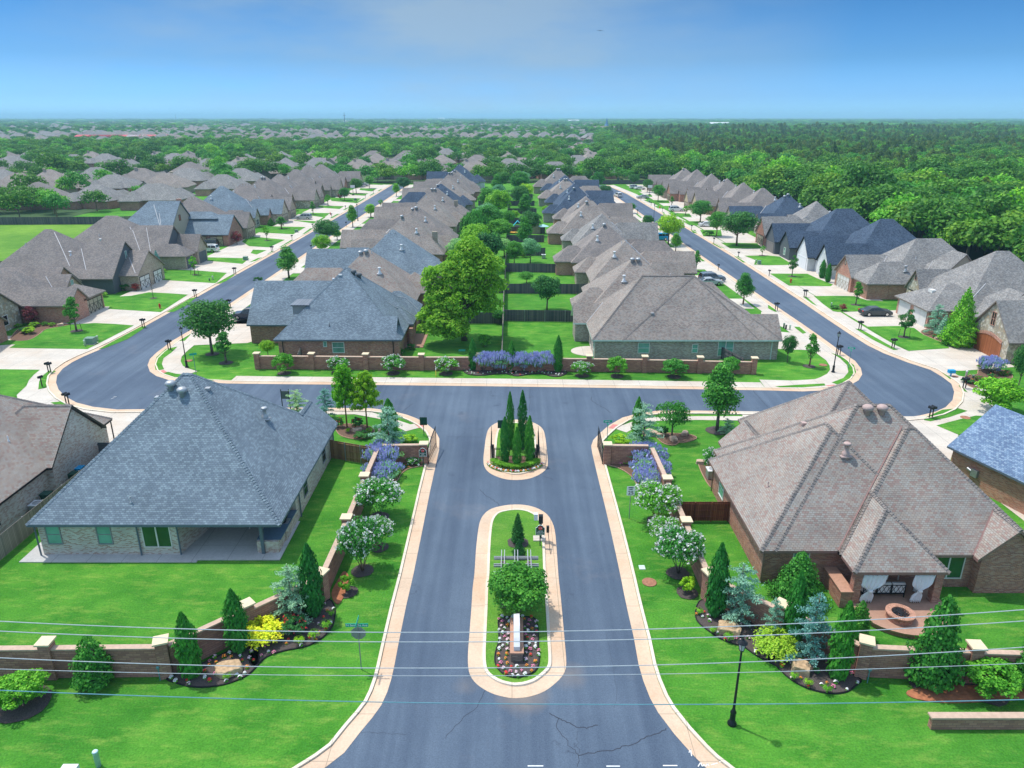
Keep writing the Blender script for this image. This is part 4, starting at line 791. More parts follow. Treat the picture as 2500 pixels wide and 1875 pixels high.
RN = {'shingle_grey': 'blue grey', 'shingle_brownred': 'mottled reddish brown', 'shingle_taupe': 'taupe', 'shingle_brown': 'brown', 'shingle_weathered': 'weathered grey', 'shingle_navy': 'dark navy'}
# left column of the walled block (faces the left street)
Lc = [(116.8, 'shingle_brownred', 'brick_darkred'), (139.5, 'shingle_grey', 'brick_tan'), (160.5, 'shingle_brown', 'brick_darkred'), (181, 'shingle_taupe', 'brick_grey'), (202, 'shingle_brown', 'brick_tan'), (223, 'shingle_taupe', 'brick_red'), (244, 'shingle_navy', 'brick_grey'), (265, 'shingle_brown', 'brick_tan'), (287, 'shingle_taupe', 'brick_red'), (309, 'shingle_taupe', 'brick_grey'), (334, 'shingle_navy', 'brick_painted')]
for k, (y, r_, w_) in enumerate(Lc):
    lot_house(-38.0, y, -1, 40 + k, r_, w_, '%s roofed brick house, %s behind the left corner house of the block' % (RN[r_], ORD[k]), 'houses facing the left street from the block', D=24.5 + (k % 3) * .4, hw=8.1, flip=1 if k % 2 else -1, dorm=k in (2, 4, 10), chim=(-16.5, y - 3, 1.9, 'brick_tan') if k in (2, 5) else None, skip_rear=True, turb=k % 3 != 1, wing='g' if k % 3 else 'h')
Rc = [(114.2, 'shingle_brown', 'brick_grey'), (133, 'shingle_brown', 'brick_tan'), (151.5, 'shingle_taupe', 'brick_red'), (170, 'shingle_weathered', 'brick_grey'), (189, 'shingle_brown', 'brick_red'), (208.5, 'shingle_taupe', 'brick_red'), (229, 'shingle_navy', 'brick_grey'), (250, 'shingle_navy', 'brick_tan'), (271, 'shingle_brown', 'brick_grey'), (293, 'shingle_navy', 'brick_grey'), (316, 'shingle_taupe', 'brick_tan')]
for k, (y, r_, w_) in enumerate(Rc):
    lot_house(34.2, y, 1, 70 + k, r_, w_, '%s roofed brick house, %s behind the right corner house of the block' % (RN[r_], ORD[k]), 'houses facing the right street from the block', D=24.0 - (k % 2) * 2, hw=7.8, flip=-1 if k % 2 else 1, dorm=k in (0, 5), turb=k % 2 == 0, wing='g' if k % 2 else 'h')
# left street, outer side
bl = [B(-97, 92, -79, 106.5, k=.8), B(-85, 96, -74.8, 108.6, 'X', 'hg', k=.75, w='stone_wall'), B(-80, 90.0, -71.6, 100.3, 'X', 'hg', k=.85, ze=2.81), B(-86, 99, -78.3, 103.6, 'X', 'hg', k=1.0, ze=5.0, zb=3, w='stucco')]
h, r = house('brick_house', 'brick and stone house with taupe roof, nearest along the left street', bl, 'shingle_taupe', 'brick_darkred', 'houses on the outer side of the left street', valleys=[((-76.0, 100.0, 3.0), (-80.2, 97.0, 6.9)), ((-84, 98, 0), (-81.5, 94.5, 0))], vents=[('flue', -84, 97, 'vent_white'), ('vent_pipe', -88, 96, 'vent_metal')])
garage(h, 'E', -71.9, 95.0, 4.9, 2.3, 'garage_tan'); window(h, 'E', -75.1, 104.6, .9, 1.2, 1.4, 'glass_dark')
bl = [B(-94, 108.6, -73, 118.6, 'X', 'hh', k=.88), B(-84, 114.6, -71.9, 121.3, 'X', 'hg', k=.9, w='stucco_tan'), B(-80, 108.62, -67.4, 114.0, 'X', 'hg', k=.86, ze=2.81), B(-73.6, 112.8, -67.7, 119.5, 'X', 'hh', k=.55, ze=2.79), B(-90, 118, -75.6, 126.5, 'X', 'hg', k=.8, ze=2.81)]
h, r = house('brick_house', 'brick house with tan gable and brown carriage doors on the left street', bl, 'shingle_taupe', 'brick_red', 'houses on the outer side of the left street', valleys=[((-73.2, 114.9, 0), (-76.0, 117.6, 0)), ((-84, 109.2, 0), (-81, 112.8, 0))], vents=[('flue', -88, 113, 'vent_white'), ('vent_pipe', -90, 115, 'vent_metal')])
garage(h, 'E', -68.15, 116.0, 4.9, 2.2, 'garage_tan'); window(h, 'E', -72.2, 118.0, 3.9, .7, .9, 'glass_teal', 'trim_white', 'n'); window(h, 'E', -76.0, 122.0, .8, 1.3, 1.4, 'glass_dark')
bl = [B(-95, 128.4, -77, 145.2, k=.9), B(-84, 128.42, -71.2, 141.6, 'X', 'hg', k=.86, w='siding_dark', ze=2.79), B(-80, 131, -67.9, 142.2, 'X', 'hg', k=.66), B(-84, 141.3, -75.5, 145.5, 'X', 'hg', k=1.1, ze=4.2, zb=2, w='siding_dark')]
h, r = house('brick_house', 'tan brick house with two white crossbuck garage doors and a dark upper gable', bl, 'shingle_taupe', 'brick_tan', 'houses on the outer side of the left street', valleys=[((-84.8, 136.5, 0), (-79.6, 130.5, 0)), ((-79.5, 134.9, 0), (-76.5, 130, 0)), ((-71.0, 135, 0), (-68.6, 131.6, 0))], vents=[('flue', -80.5, 133, 'vent_white'), ('vent_pipe', -90, 137, 'vent_white'), ('vent_pipe', -89, 134, 'vent_metal')])
garage(h, 'E', -68.2, 133.8, 3.6, 2.25, 'garage_white'); garage(h, 'E', -68.2, 139.0, 3.2, 2.25, 'garage_white'); window(h, 'E', -71.5, 135.0, 5.2, .5, 1.4, 'glass_teal', 'trim_white', 'n')
bl = [B(-96, 150.7, -76, 168.2, k=.82), B(-86, 150.72, -71.9, 163.3, 'X', 'hg', k=.87, w='siding_dark'), B(-76, 150.5, -67.4, 155.4, 'X', 'hh', k=.9, ze=2.81), B(-77, 156.2, -67.3, 162.2, 'X', 'hg', k=1.1, ze=2.82), B(-80, 155.2, -72.4, 158.8, 'X', 'hg', k=1.3, ze=4.2, zb=2.5, w='siding_dark')]
h, r = house('brick_house', 'tan brick house with dark gables and grey garage doors, fourth along the left street', bl, 'shingle_taupe', 'brick_tan', 'houses on the outer side of the left street', valleys=[((-82, 158.5, 0), (-77.3, 151.8, 0)), ((-77.5, 156.5, 0), (-75, 151.5, 0))], vents=[('flue', -86, 153.4, 'vent_white'), ('vent_pipe', -87, 155, 'vent_metal')])
garage(h, 'E', -67.85, 153.0, 2.6, 2.3, 'siding_dark', 'p'); garage(h, 'E', -67.6, 159.3, 3.4, 2.3, 'siding_dark', 'p'); window(h, 'E', -72.7, 157.0, 4.6, .8, 1.0, 'glass_dark')
bl = [B(-95, 170.5, -79.9, 189.5, 'X', 'hg', k=.85, w='stucco'), B(-90, 180.0, -69.4, 190.8, 'X', 'hg', k=.78), B(-82, 183.6, -73, 187.4, 'X', 'hh', k=.8, ze=6.2, zb=4, w='stucco_tan')]
h, r = house('brick_house', 'large blue grey roofed house with tan upper storey and side garage by the parked minivan', bl, 'shingle_grey', 'brick_darkred', 'houses on the outer side of the left street', fascia='fascia_blue', valleys=[((-86.5, 180, 0), (-82, 172.5, 0)), ((-84, 177, 0), (-81.5, 171.5, 0))], vents=[('turbine_vent', -90, 180, 'siding_dark'), ('vent_pipe', -94, 178, 'siding_dark')])
garage(h, 'S', 180.43, -76.6, 3.0, 2.3, 'stucco_tan'); garage(h, 'S', 180.43, -72.6, 3.0, 2.3, 'stucco_tan'); window(h, 'E', -80.2, 179.0, 6.4, .9, 1.3, 'door_wood', 'trim_dark', 'n'); window(h, 'E', -69.7, 185.4, .8, 1.2, 1.5, 'door_wood', 'trim_dark')
Lr = [(199.5, 'shingle_taupe', 'brick_tan'), (219, 'shingle_grey', 'brick_red'), (238.5, 'shingle_taupe', 'brick_tan'), (257, 'shingle_taupe', 'brick_darkred'), (276, 'shingle_taupe', 'brick_grey'), (296, 'shingle_taupe', 'brick_tan'), (316, 'shingle_taupe', 'brick_darkred'), (336, 'shingle_taupe', 'brick_tan')]
for k, (y, r_, w_) in enumerate(Lr):
    lot_house(-68.6 + (k % 2) * .5, y, 1, 100 + k, r_, w_, 'steep %s roofed house, %s along the outer side of the left street' % (RN[r_], ORD[k + 5]), 'houses on the outer side of the left street', D=27, hw=8.6, flip=-1 if k % 2 else 1, gmat='stone_wall' if k % 2 else None, dorm=k in (2, 5), turb=k == 3, chim=(-88, y - 2, 1.5, 'brick_red') if k == 0 else None)
# right street, outer side
bl = [B(63.3, 88.9, 80, 97.6, 'X', 'gh', k=1.04, w='stone_wall', ze=2.9), B(66, 84, 84, 102.5, k=.95), B(65.3, 82, 76, 89.2, 'X', 'gh', k=.9, w='brick_red')]
h, r = house('brick_house', 'stone fronted house with arched brown garage door at the right bend', bl, 'shingle_weathered', 'brick_red', 'houses on the outer side of the right street', valleys=[((66.2, 88.9, 3), (69.8, 86.8, 6.0))])
m = MB(); y0, y1 = 90.6, 96.0; vs = []; n = 10; prof = [(y0, 0.02), (y1, .02)] + [(y1 - (y1 - y0) * k / n, 2.15 + .55 * math.sin(math.pi * k / n)) for k in range(n + 1)]
vs = [(63.56, a, z) for a, z in prof] + [(63.75, a, z) for a, z in prof]; q = len(prof); m.add(vs, [tuple(range(q)), tuple(range(2 * q - 1, q - 1, -1))] + [(k, (k + 1) % q, q + (k + 1) % q, q + k) for k in range(q)]); gd = m.build('garage_door', 'door_wood', h)
m = MB()
for k in range(n): a0, a1 = prof[2 + k], prof[3 + k]; m.add([(x, a0[0], a0[1] + dz) for x in (63.5, 63.7) for dz in (.02, .42)] + [(x, a1[0], a1[1] + dz) for x in (63.5, 63.7) for dz in (.02, .42)], [(0, 1, 5, 4), (1, 3, 7, 5), (0, 4, 6, 2), (2, 6, 7, 3)])
m.build('brick_arch', 'brick_red', gd)
window(h, 'W', 63.6, 93.3, 4.1, .75, 1.7, 'glass_dark', 'brick_red', 'x'); window(h, 'W', 65.6, 85.6, .9, 1.2, 1.6, 'glass_dark', 'brick_red')
bl = [B(66.8, 104.8, 85, 121.0, k=.95), B(61.9, 105.5, 73, 115.7, 'X', 'hh', k=.62), B(68.5, 101.5, 77, 108.6, 'Y', 'gh', k=.85, ze=2.81), B(66.5, 116.6, 76, 121.8, 'X', 'gh', k=1.35, w='stone_wall', ze=2.9)]
h, r = house('brick_house', 'weathered roof house with two pale garage doors behind the charcoal sedan', bl, 'shingle_weathered', 'brick_red', 'houses on the outer side of the right street', valleys=[((67, 105.4, 3), (71.5, 108.5, 6.3))], vents=[('box_vent', 74, 106.6, 'vent_white')])
garage(h, 'W', 62.35, 108.3, 3.6, 2.3, 'garage_white', 'p'); garage(h, 'W', 62.35, 112.9, 3.2, 2.3, 'garage_white', 'p'); m = MB(); m.box(64.6, 110.1, 3.9, 66.6, 111.3, 4.9); m.build('dormer', 'trim_white', h); window(h, 'W', 66.8, 119.2, 4.6, .5, 1.1, 'glass_dark', 'brick_red', 'n')
bl = [B(65, 124.0, 84, 138.5, k=.93), B(60.9, 129.4, 72, 137.0, 'X', 'gh', k=.92, w='brick_red', ze=2.79), B(61.3, 124.1, 76, 131.0, 'X', 'hh', k=.95), B(70.5, 120.5, 80, 129, 'Y', 'gh', k=1.1, w='stucco', ze=3.4)]
h, r = house('brick_house', 'red brick house with crossbuck garage door under a half timbered gable', bl, 'shingle_weathered', 'brick_red', 'houses on the outer side of the right street', valleys=[((65, 129.4, 3), (68.4, 132.9, 6.2)), ((70.6, 124.2, 3.4), (74.6, 127.5, 7.2))], vents=[('flue', 68.5, 126, 'vent_metal'), ('vent_pipe', 71, 128, 'vent_metal')])
garage(h, 'W', 61.2, 133.1, 4.9, 2.35, 'garage_white', 'x', 'stucco'); window(h, 'W', 61.2, 133.2, 4.5, .4, .8, 'stucco', 'trim_dark', 'n')
bl = [B(66, 141.0, 85, 157.5, k=.95), B(60.6, 149.2, 75, 156.2, 'X', 'gh', k=1.15, w='brick_painted'), B(61.6, 141.5, 74, 147.6, 'X', 'gh', k=1.2, w='brick_painted', ze=2.81), B(62, 146.8, 68, 150.0, 'X', 'hh', k=.3, ze=2.7)]
h, r = house('white_house', 'white painted brick house with dark roof and twin gables on the right street', bl, 'shingle_navy', 'brick_painted', 'houses on the outer side of the right street', fascia='black_metal')
garage(h, 'W', 60.9, 152.7, 4.6, 2.4, 'stucco_white', 'p'); window(h, 'W', 61.9, 144.5, 4.6, .6, .8, 'stucco_white', 'trim_white', 'n'); spout(h, 61.8, 141.9, 'black_metal')
bl = [B(65.5, 160.5, 85, 176.5, k=.95), B(61.0, 160.8, 74, 167.6, 'X', 'gh', k=.95, w='siding_dark'), B(60.4, 168.6, 73, 175.6, 'X', 'gh', k=1.1, w='siding_dark', ze=2.81)]
h, r = house('dark_house', 'house painted dark slate with navy roof on the right street', bl, 'shingle_navy', 'siding_dark', 'houses on the outer side of the right street', fascia='black_metal')
garage(h, 'W', 60.7, 172.1, 4.6, 2.3, 'garage_grey', 'p'); window(h, 'W', 61.3, 164.2, .8, 1.1, 1.5, 'glass_teal')
Rr = [(187, 'shingle_weathered', 'brick_darkred'), (205.5, 'shingle_navy', 'brick_grey'), (224, 'shingle_taupe', 'brick_tan'), (242.5, 'shingle_taupe', 'brick_red'), (261, 'shingle_taupe', 'brick_tan'), (280, 'shingle_taupe', 'brick_red'), (299, 'shingle_taupe', 'brick_tan'), (319, 'shingle_taupe', 'brick_grey')]
for k, (y, r_, w_) in enumerate(Rr):
    lot_house(61.4 - k * .45, y, -1, 130 + k, r_, w_, 'steep %s roofed house, %s along the outer side of the right street' % (RN[r_], ORD[k + 5]), 'houses on the outer side of the right street', D=24, hw=8.3, flip=-1 if k % 2 else 1, gmat='stucco_tan' if k in (3, 4) else None, dorm=k in (0, 4), turb=k % 3 == 1)
# ---- prototypes of plainer houses further off
def far_proto(k):
    rr = random.Random(500 + k); wd, dp = rr.uniform(17, 21), rr.uniform(13, 16)
    rm = ['shingle_taupe', 'shingle_brown', 'shingle_weathered', 'shingle_taupe', 'shingle_weathered', 'shingle_brown'][k % 6]; wm = ['brick_red', 'brick_tan', 'brick_darkred', 'brick_grey', 'brick_red', 'brick_tan'][k % 6]
    b = [B(-wd / 2, -dp / 2, wd / 2, dp / 2, k=.7), B(-wd / 2 + 1, -dp / 2 - 4, -wd / 2 + 8, 0, 'Y', ('g' if k % 2 else 'h') + 'h', k=.8, ze=2.81), B(wd / 2 - 7, -dp / 2 - 2.2, wd / 2 - 1.5, 0, 'Y', 'hh' if k % 3 else 'gh', k=.85, ze=2.79), B(wd / 2 - 8, 0, wd / 2 - 1, dp / 2 + 3, 'Y', 'hh', k=.8, ze=2.82)]
    h, r = house('house', None, b, rm, wm, loc=(0, 0, 0), chimney=(2, 1, 1.0, wm) if k % 2 else None)
    window(h, 'S', -dp / 2 + .45, 0, .9, 1.6, 1.4, 'glass_dark'); return h, rm, wm
FARP = [far_proto(k) for k in range(6)]
# ============================================================ WALLS, FENCES, STREET FURNITURE
def wall_run(name, label, pts, tops, mat='block_wall', th=.28, pil=True, caps_at=None, group=None, top=1.7, ph=2.05, pw=.62):
    t = empty(name, (pts[0][0], pts[0][1], 0), label, 'wall', group); n = len(pts)
    for k in range(n - 1):
        a, b = Vector(pts[k]), Vector(pts[k + 1]); d = (b - a).normalized(); off = d * (pw / 2 if pil else 0); h = tops[k] if isinstance(tops, (list, tuple)) else tops
        a2, b2 = a + off, b - off
        MB().bar(a2, b2, th, h + .02, -.02).build('wall_panel', mat, t); MB().bar(a2, b2, th + .1, .085, h + .0).build('coping', 'cap_coping', t)
    if pil:
        for k, p in enumerate(pts):
            if caps_at is not None and k not in caps_at: continue
            q = Vector(pts[min(k + 1, n - 1)]) - Vector(pts[max(k - 1, 0)]); a = math.atan2(q.y, q.x); h = ph[k] if isinstance(ph, (list, tuple)) else ph
            pr = MB().box(p[0] - pw / 2, p[1] - pw / 2, -.02, p[0] + pw / 2, p[1] + pw / 2, h, a).build('pillar', mat, t)
            m = MB(); w = pw / 2 + .1; m.box(p[0] - w, p[1] - w, h, p[0] + w, p[1] + w, h + .1, a)
            MB().add(*(lambda V: (V, [(0, 1, 4), (1, 2, 4), (2, 3, 4), (3, 0, 4)]))([(p[0] + (sx * math.cos(a) - sy * math.sin(a)) * w, p[1] + (sx * math.sin(a) + sy * math.cos(a)) * w, h + .1) for sx, sy in ((-1, -1), (1, -1), (1, 1), (-1, 1))] + [(p[0], p[1], h + .17)]))
            m.build('pillar_cap', 'cap_stone', pr)
    return t
wall_run('brick_wall', 'rose brown block wall left of the entry road, stepping from the gate to the left edge', [(-8.05, 60.5), (-12.15, 60.4), (-12.25, 54.2), (-12.3, 47.4), (-12.45, 40.4), (-16.1, 36.9), (-19.7, 33.4), (-26.1, 33.3), (-32.8, 33.2), (-39.5, 33.1)], [1.85, 1.75, 1.75, 1.75, 1.75, 1.9, 1.95, 1.95, 1.95], caps_at=[0, 2, 3, 4, 5, 6, 7, 8, 9], ph=[2.0, 2, 2.05, 2.05, 2.1, 2.25, 2.4, 2.4, 2.4, 2.4])
wall_run('brick_wall', 'rose brown block wall right of the entry road, stepping from the gate to the right edge', [(8.7, 60.4), (12.7, 60.3), (12.8, 53.7), (12.85, 47.0), (12.9, 40.4), (16.4, 36.9), (19.9, 33.4), (25.8, 33.0), (32.2, 32.7), (38.6, 32.4)], [1.85, 1.75, 1.75, 1.75, 1.75, 1.9, 1.95, 1.95, 1.95], caps_at=[0, 2, 3, 4, 5, 6, 7, 8, 9], ph=[2.0, 2, 2.05, 2.05, 2.1, 2.25, 2.4, 2.4, 2.4, 2.4])
wall_run('brick_wall', 'rose brown block wall with cream capped pillars across the far side of the cross street', [(-32.1, 87.3), (-25.2, 87.2), (-18.35, 87.0), (-11.35, 86.85), (-4.2, 86.8), (2.7, 86.5), (9.6, 86.3), (16.5, 86.05), (23.3, 85.75), (29.9, 85.4)], [1.65] * 4 + [1.6, 1.6, 1.6, 1.55, 1.5])
t = empty('retaining_wall', (21.8, 29.9, 0), 'low brick retaining wall with pale coping at the lower right', 'wall')
MB().box(21.8, 29.45, -.1, 31, 29.75, .72).build('wall_panel', 'block_wall', t); MB().box(21.7, 29.4, .72, 31, 29.82, .82).build('coping', 'cap_coping', t)
# ---- timber fences
def fence(label, a, b, h=1.8, mat='fence_dark', rails=0, post='trim_dark', step=2.4, group='timber fences'):
    a, b = Vector(a), Vector(b); t = empty('wooden_fence', (a.x, a.y, 0), label, 'fence', group)
    MB().bar(a, b, .03, h, .03).build('boards', mat, t); d = (b - a).normalized(); s = Vector((-d.y, d.x)); L_ = (b - a).length
    if rails:
        for z in (.35, h * .55, h - .2): p, q = a + s * .05 * rails, b + s * .05 * rails; MB().bar(p, q, .05, .09, z).build('rail', mat, t)
    n = max(1, int(L_ / step))
    for k in range(n + 1): p = a + d * (L_ * k / n) + s * .08 * (rails or 1); MB().cyl((p.x, p.y, 0), (p.x, p.y, h + .03), .045, n=6).build('post', post, t)
    return t
fence('new cedar gate fence between the slate roofed house and the left wall', (-16.9, 61.6), (-12.3, 59.9), 1.85, 'fence_wood', -1, 'steel', 1.3); fence('dark red stained gate fence between the right wall and the big brown house', (13.0, 50.3), (17.0, 50.3), 1.7, 'fence_red', -1, 'fence_red', 1.2)
fence('weathered side fence along the far left brick house', (-36.85, 40.5), (-36.6, 60.5), 1.75, 'fence_weathered', 1, 'steel'); fence('short dark fence closing the gap behind the wheelie bins', (-38.6, 61.2), (-35.2, 61.2), 1.75, 'siding_dark', -1)
fence('short timber gate fence between the left corner house and the long wall', (-27.6, 90.9), (-27.2, 88.0), 1.7, 'fence_weathered', 1); fence('short timber gate fence between the right corner house and the long wall', (27.5, 91.0), (28.9, 86.2), 1.7, 'fence_dark', -1)
fence('low pale rail fence running away from the long wall behind the big maple', (-1.25, 87.2), (-1.4, 130), 1.75, 'fence_weathered', 1, 'steel')
for k, (a, b, lb) in enumerate([((-1.2, 110.2), (11.4, 109.6), 'grey back garden fence nearest the long wall, right of the maple'), ((-1.2, 129.0), (15, 128.6), 'grey back garden fence behind the round tree on the lawn'), ((-1.2, 148.6), (9.4, 147.5), 'third grey garden fence back from the wall'), ((-1.2, 166.6), (7.6, 166.9), 'fourth grey garden fence back from the wall'), ((-1.2, 186.2), (8.1, 186), 'fifth grey garden fence back from the wall'), ((-1.2, 201), (9.0, 201), 'sixth grey garden fence back from the wall'), ((-1.2, 219.5), (8.0, 219.5), 'seventh grey garden fence back from the wall'), ((-1.2, 243), (8, 243), 'eighth grey garden fence back from the wall'), ((-12, 266), (8, 266), 'ninth grey garden fence back from the wall'), ((-12, 290), (8, 290), 'tenth grey garden fence back from the wall'),
        ((-14.2, 108.6), (-1.5, 108.6), 'grey garden fence hidden behind the maple crown'), ((-15, 129.5), (-1.5, 129.5), 'brown garden fence beside the two blue spruces')]): fence(lb, a, b, 1.8, 'fence_dark', -1 if k == 0 else 0, 'steel', 2.6)
fence('long fence running down the middle of the back gardens', (-1.3, 130.2), (-1.3, 300), 1.8, 'fence_dark')
fence('dark fence along the far side of the green field', (-240, 214), (-118, 219), 2.2, 'fence_dark', 0, 'trim_dark', 6); fence('pale new fence at the corner of the green field', (-118, 220), (-101, 229), 2.0, 'fence_weathered', 0, 'trim_dark', 4); fence('dark fence along the near right side of the green field', (-101, 150.5), (-101, 229), 1.9, 'fence_dark', 0, 'trim_dark', 4); fence('dark fence at the near end of the green field', (-240, 150), (-101, 150), 1.9, 'fence_dark', 0, 'trim_dark', 5)
fence('dark fence behind the grassy end of the right street', (28, 353), (66, 356), 1.9, 'fence_dark', 0, 'trim_dark', 4)
# ---- iron gates
def iron_gate(label, a, b, h0=1.75, h1=2.1, cat='gate', name='iron_gate', arch=True, group=None):
    a, b = Vector(a), Vector(b); t = empty(name, (a.x, a.y, 0), label, cat, group); L_ = (b - a).length; m = MB(); n = max(4, int(L_ / .14))
    def top(u): return h0 + (h1 - h0) * (math.sin(math.pi * u / 2) if arch else 0)
    bars = MB()
    for k in range(n + 1): u = k / n; p = a + (b - a) * u; bars.cyl((p.x, p.y, .12), (p.x, p.y, top(u) + (.07 if k % 2 else 0)), .011, n=4)
    bars.build('bars', 'black_metal', t)
    for z in (lambda u: .15, lambda u: .55, lambda u: top(u) - .12, top):
        m.tube([tuple((a + (b - a) * (k / 8)).to_tuple()) + (z(k / 8),) for k in range(9)], .026, 4)
    for p in (a, b): m.cyl((p.x, p.y, .05), (p.x, p.y, h0), .035, n=6)
    m.build('frame', 'black_metal', t); return t
g_ = 'open iron entry gates'
iron_gate('open black iron gate leaf at the left wall pillar', (-7.65, 60.3), (-7.3, 63.9), 1.7, 2.2, group=g_); iron_gate('open black iron gate leaf at the right wall pillar', (8.3, 60.3), (8.25, 63.9), 1.7, 2.2, group=g_)
iron_gate('open black iron gate leaf on the left of the cypress island', (-1.95, 60.6), (-1.95, 64.0), 1.7, 2.2, group=g_); iron_gate('open black iron gate leaf on the right of the cypress island', (2.5, 60.6), (2.5, 64.0), 1.7, 2.2, group=g_)
t = iron_gate('low black iron fence across the cypress island', (-1.6, 60.9), (2.15, 60.9), 1.35, 1.35, 'fence', 'iron_fence', False)
for x in (-1.75, 2.3): MB().cb(x, 60.8, .1, .2, .2, 1.65).build('gate_post', 'black_metal', t)
t = empty('gate_motor', (2.0, 61.2, .11), 'dark gate motor box beside the right iron post', 'gate motor'); MB().cb(2.0, 61.1, .11, .38, .5, .6).build('casing', 'black_metal', t); MB().cb(2.0, 61.1, .71, .44, .56, .06).build('lid', 'siding_dark', t)
# ---- lettering
def text_mesh(parent, s, loc, size, mat, rot=(R(90), 0, 0), name='lettering', bold=0):
    c = bpy.data.curves.new('t', 'FONT'); c.body = s; c.size = size; c.align_x = 'CENTER'; c.align_y = 'CENTER'; c.extrude = .003; c.offset = bold
    o = bpy.data.objects.new('t', c); C.objects.link(o); bpy.context.view_layer.update()
    me = bpy.data.meshes.new_from_object(o.evaluated_get(bpy.context.evaluated_depsgraph_get())); bpy.data.objects.remove(o)
    me.materials.clear(); me.materials.append(M(mat)); q = bpy.data.objects.new(name, me); C.objects.link(q); adopt(q, parent)
    q.location = Vector(loc) - parent.location; q.rotation_euler = rot; return q
def octo(m, x, y, z, r, th=.02, n=8):
    vs = [(x + r * math.cos(R(360 / n * (k + .5))), yy, z + r * math.sin(R(360 / n * (k + .5)))) for yy in (y, y + th) for k in range(n)]
    return m.add(vs, [tuple(range(n)), tuple(range(2 * n - 1, n - 1, -1))] + [(k, n + k, n + (k + 1) % n, (k + 1) % n) for k in range(n)])
x, y = -8.7, 33.86
t = empty('street_sign', (x, y, 0), 'green N Santa Fe Ave name sign above the back of a stop sign', 'street sign')
MB().cyl((x, y, 0), (x, y, 3.2), .03, n=8).build('pole', 'sign_steel', t); m = MB(); octo(m, x, y + .04, 2.52, .44, .012); m.build('stop_sign_back', 'sign_steel', t)
p = MB().box(x - .68, y - .01, 2.99, x + .60, y + .01, 3.22).build('name_panel', 'sign_green', t); text_mesh(t, 'N Santa Fe Ave', (x - .04, y - .016, 3.105), .19, 'sign_white', bold=.002)
MB().box(x - .01, y - .45, 3.24, x + .01, y + .45, 3.45).build('cross_panel', 'sign_green', t)
x, y = 9.3, 50.68
t = empty('speed_sign', (x, y, 0), 'white SPEED LIMIT 25 sign on a steel post in the right verge', 'road sign'); MB().cyl((x, y, 0), (x, y, 2.85), .03, n=6).build('pole', 'sign_steel', t)
MB().box(x - .32, y - .05, 2.1, x + .32, y - .035, 2.9).build('panel', 'sign_white', t)
for s_, z, sz in (('SPEED', 2.80, .15), ('LIMIT', 2.64, .15), ('25', 2.33, .44)): text_mesh(t, s_, (x, y - .056, z), sz, 'cloth_black', bold=.004)
def entry_sign(x, y, label, l1, l2, z0):
    t = empty('entry_sign', (x, y, 0), label, 'sign', 'green gate signs'); MB().cyl((x, y + .04, 0), (x, y + .04, z0), .045, n=6).build('pole', 'sign_darkgreen', t)
    def shp(m, w, h, y0, th, q=0):
        pr = [(-w, 0), (w, 0), (w, h * .72), (w * .75, h * .76), (w * .5, h * .92), (0, h), (-w * .5, h * .92), (-w * .75, h * .76), (-w, h * .72)]
        vs = [(x + a, yy, z0 - .02 + q + b) for yy in (y0, y0 + th) for a, b in pr]; n = len(pr)
        m.add(vs, [tuple(range(n)), tuple(range(2 * n - 1, n - 1, -1))] + [(k, n + k, n + (k + 1) % n, (k + 1) % n) for k in range(n)]); return m
    b = shp(MB(), .34, .86, y, .03).build('border', 'sign_white', t); shp(MB(), .305, .80, y - .006, .006, .03).build('panel', 'sign_darkgreen', t)
    m = MB(); octo(m, x, y - .014, z0 + .57, .15, .008, 16); m.build('red_disc', 'sign_red', t); text_mesh(t, 'STOP', (x, y - .02, z0 + .57), .11, 'sign_white')
    text_mesh(t, l1, (x, y - .014, z0 + .31), .105, 'sign_white', bold=.002); text_mesh(t, l2, (x, y - .014, z0 + .19), .105, 'sign_white', bold=.002); MB().box(x - .24, y - .012, z0 + .07, x + .24, y - .004, z0 + .095).build('rule', 'sign_white', t)
entry_sign(-8.05, 59.6, 'dark green RESIDENTS ONLY sign by the left gate pillar', 'RESIDENTS', 'ONLY', 1.15); entry_sign(2.08, 46.6, 'dark green VISITOR ENTRANCE sign on the near median by the keypad', 'VISITOR', 'ENTRANCE', 1.05)
for x, y, lb in ((-8.8, 66.66, 'dark sign seen from behind in the grass by the left pavement corner'), (-1.05, 65.9, 'dark sign seen from behind on the cypress island')):
    t = empty('sign', (x, y, 0), lb, 'sign', 'signs seen from behind'); MB().cyl((x, y, 0), (x, y, 1.6), .04, n=6).build('pole', 'sign_darkgreen', t); MB().box(x - .36, y + .03, 1.15, x + .36, y + .05, 2.0).build('panel', 'sign_darkgreen', t)
def name_sign(x, y, h, label, a=0.1):
    t = empty('name_sign', (x, y, 0), label, 'street sign', 'green street name signs'); MB().cyl((x, y, 0), (x, y, h), .032, n=6).build('pole', 'pole_blue', t)
    MB().box(x - .42, y - .01, h - .24, x + .42, y + .01, h, a).build('name_panel', 'sign_green', t); MB().box(x - .01, y - .38, h - .5, x + .01, y + .38, h - .27, a).build('cross_panel', 'sign_green', t)
    MB().box(x - .3, y - .018, h - .16, x + .22, y - .012, h - .08, a).build('lettering', 'sign_white', t)
name_sign(9.28, 65.0, 2.4, 'green street name sign at the pavement corner right of the gate'); name_sign(-38.9, 84.7, 2.9, 'green street name sign on the grass by the left street lamp', .5); name_sign(42.65, 87.5, 2.8, 'green street name sign in the verge by the right street lamp', -.3)
t = empty('notice_board', G('B1', 265, 1340), 'black framed notice board on two posts beside the roof of the slate house', 'notice board'); x, y = G('B1', 265, 1340)
for q in (-.42, .42): MB().cb(x + q, y, 0, .08, .08, 2.35).build('post', 'black_metal', t)
MB().box(x - .4, y - .04, 1.25, x + .4, y + .04, 2.15).build('board', 'siding_dark', t)
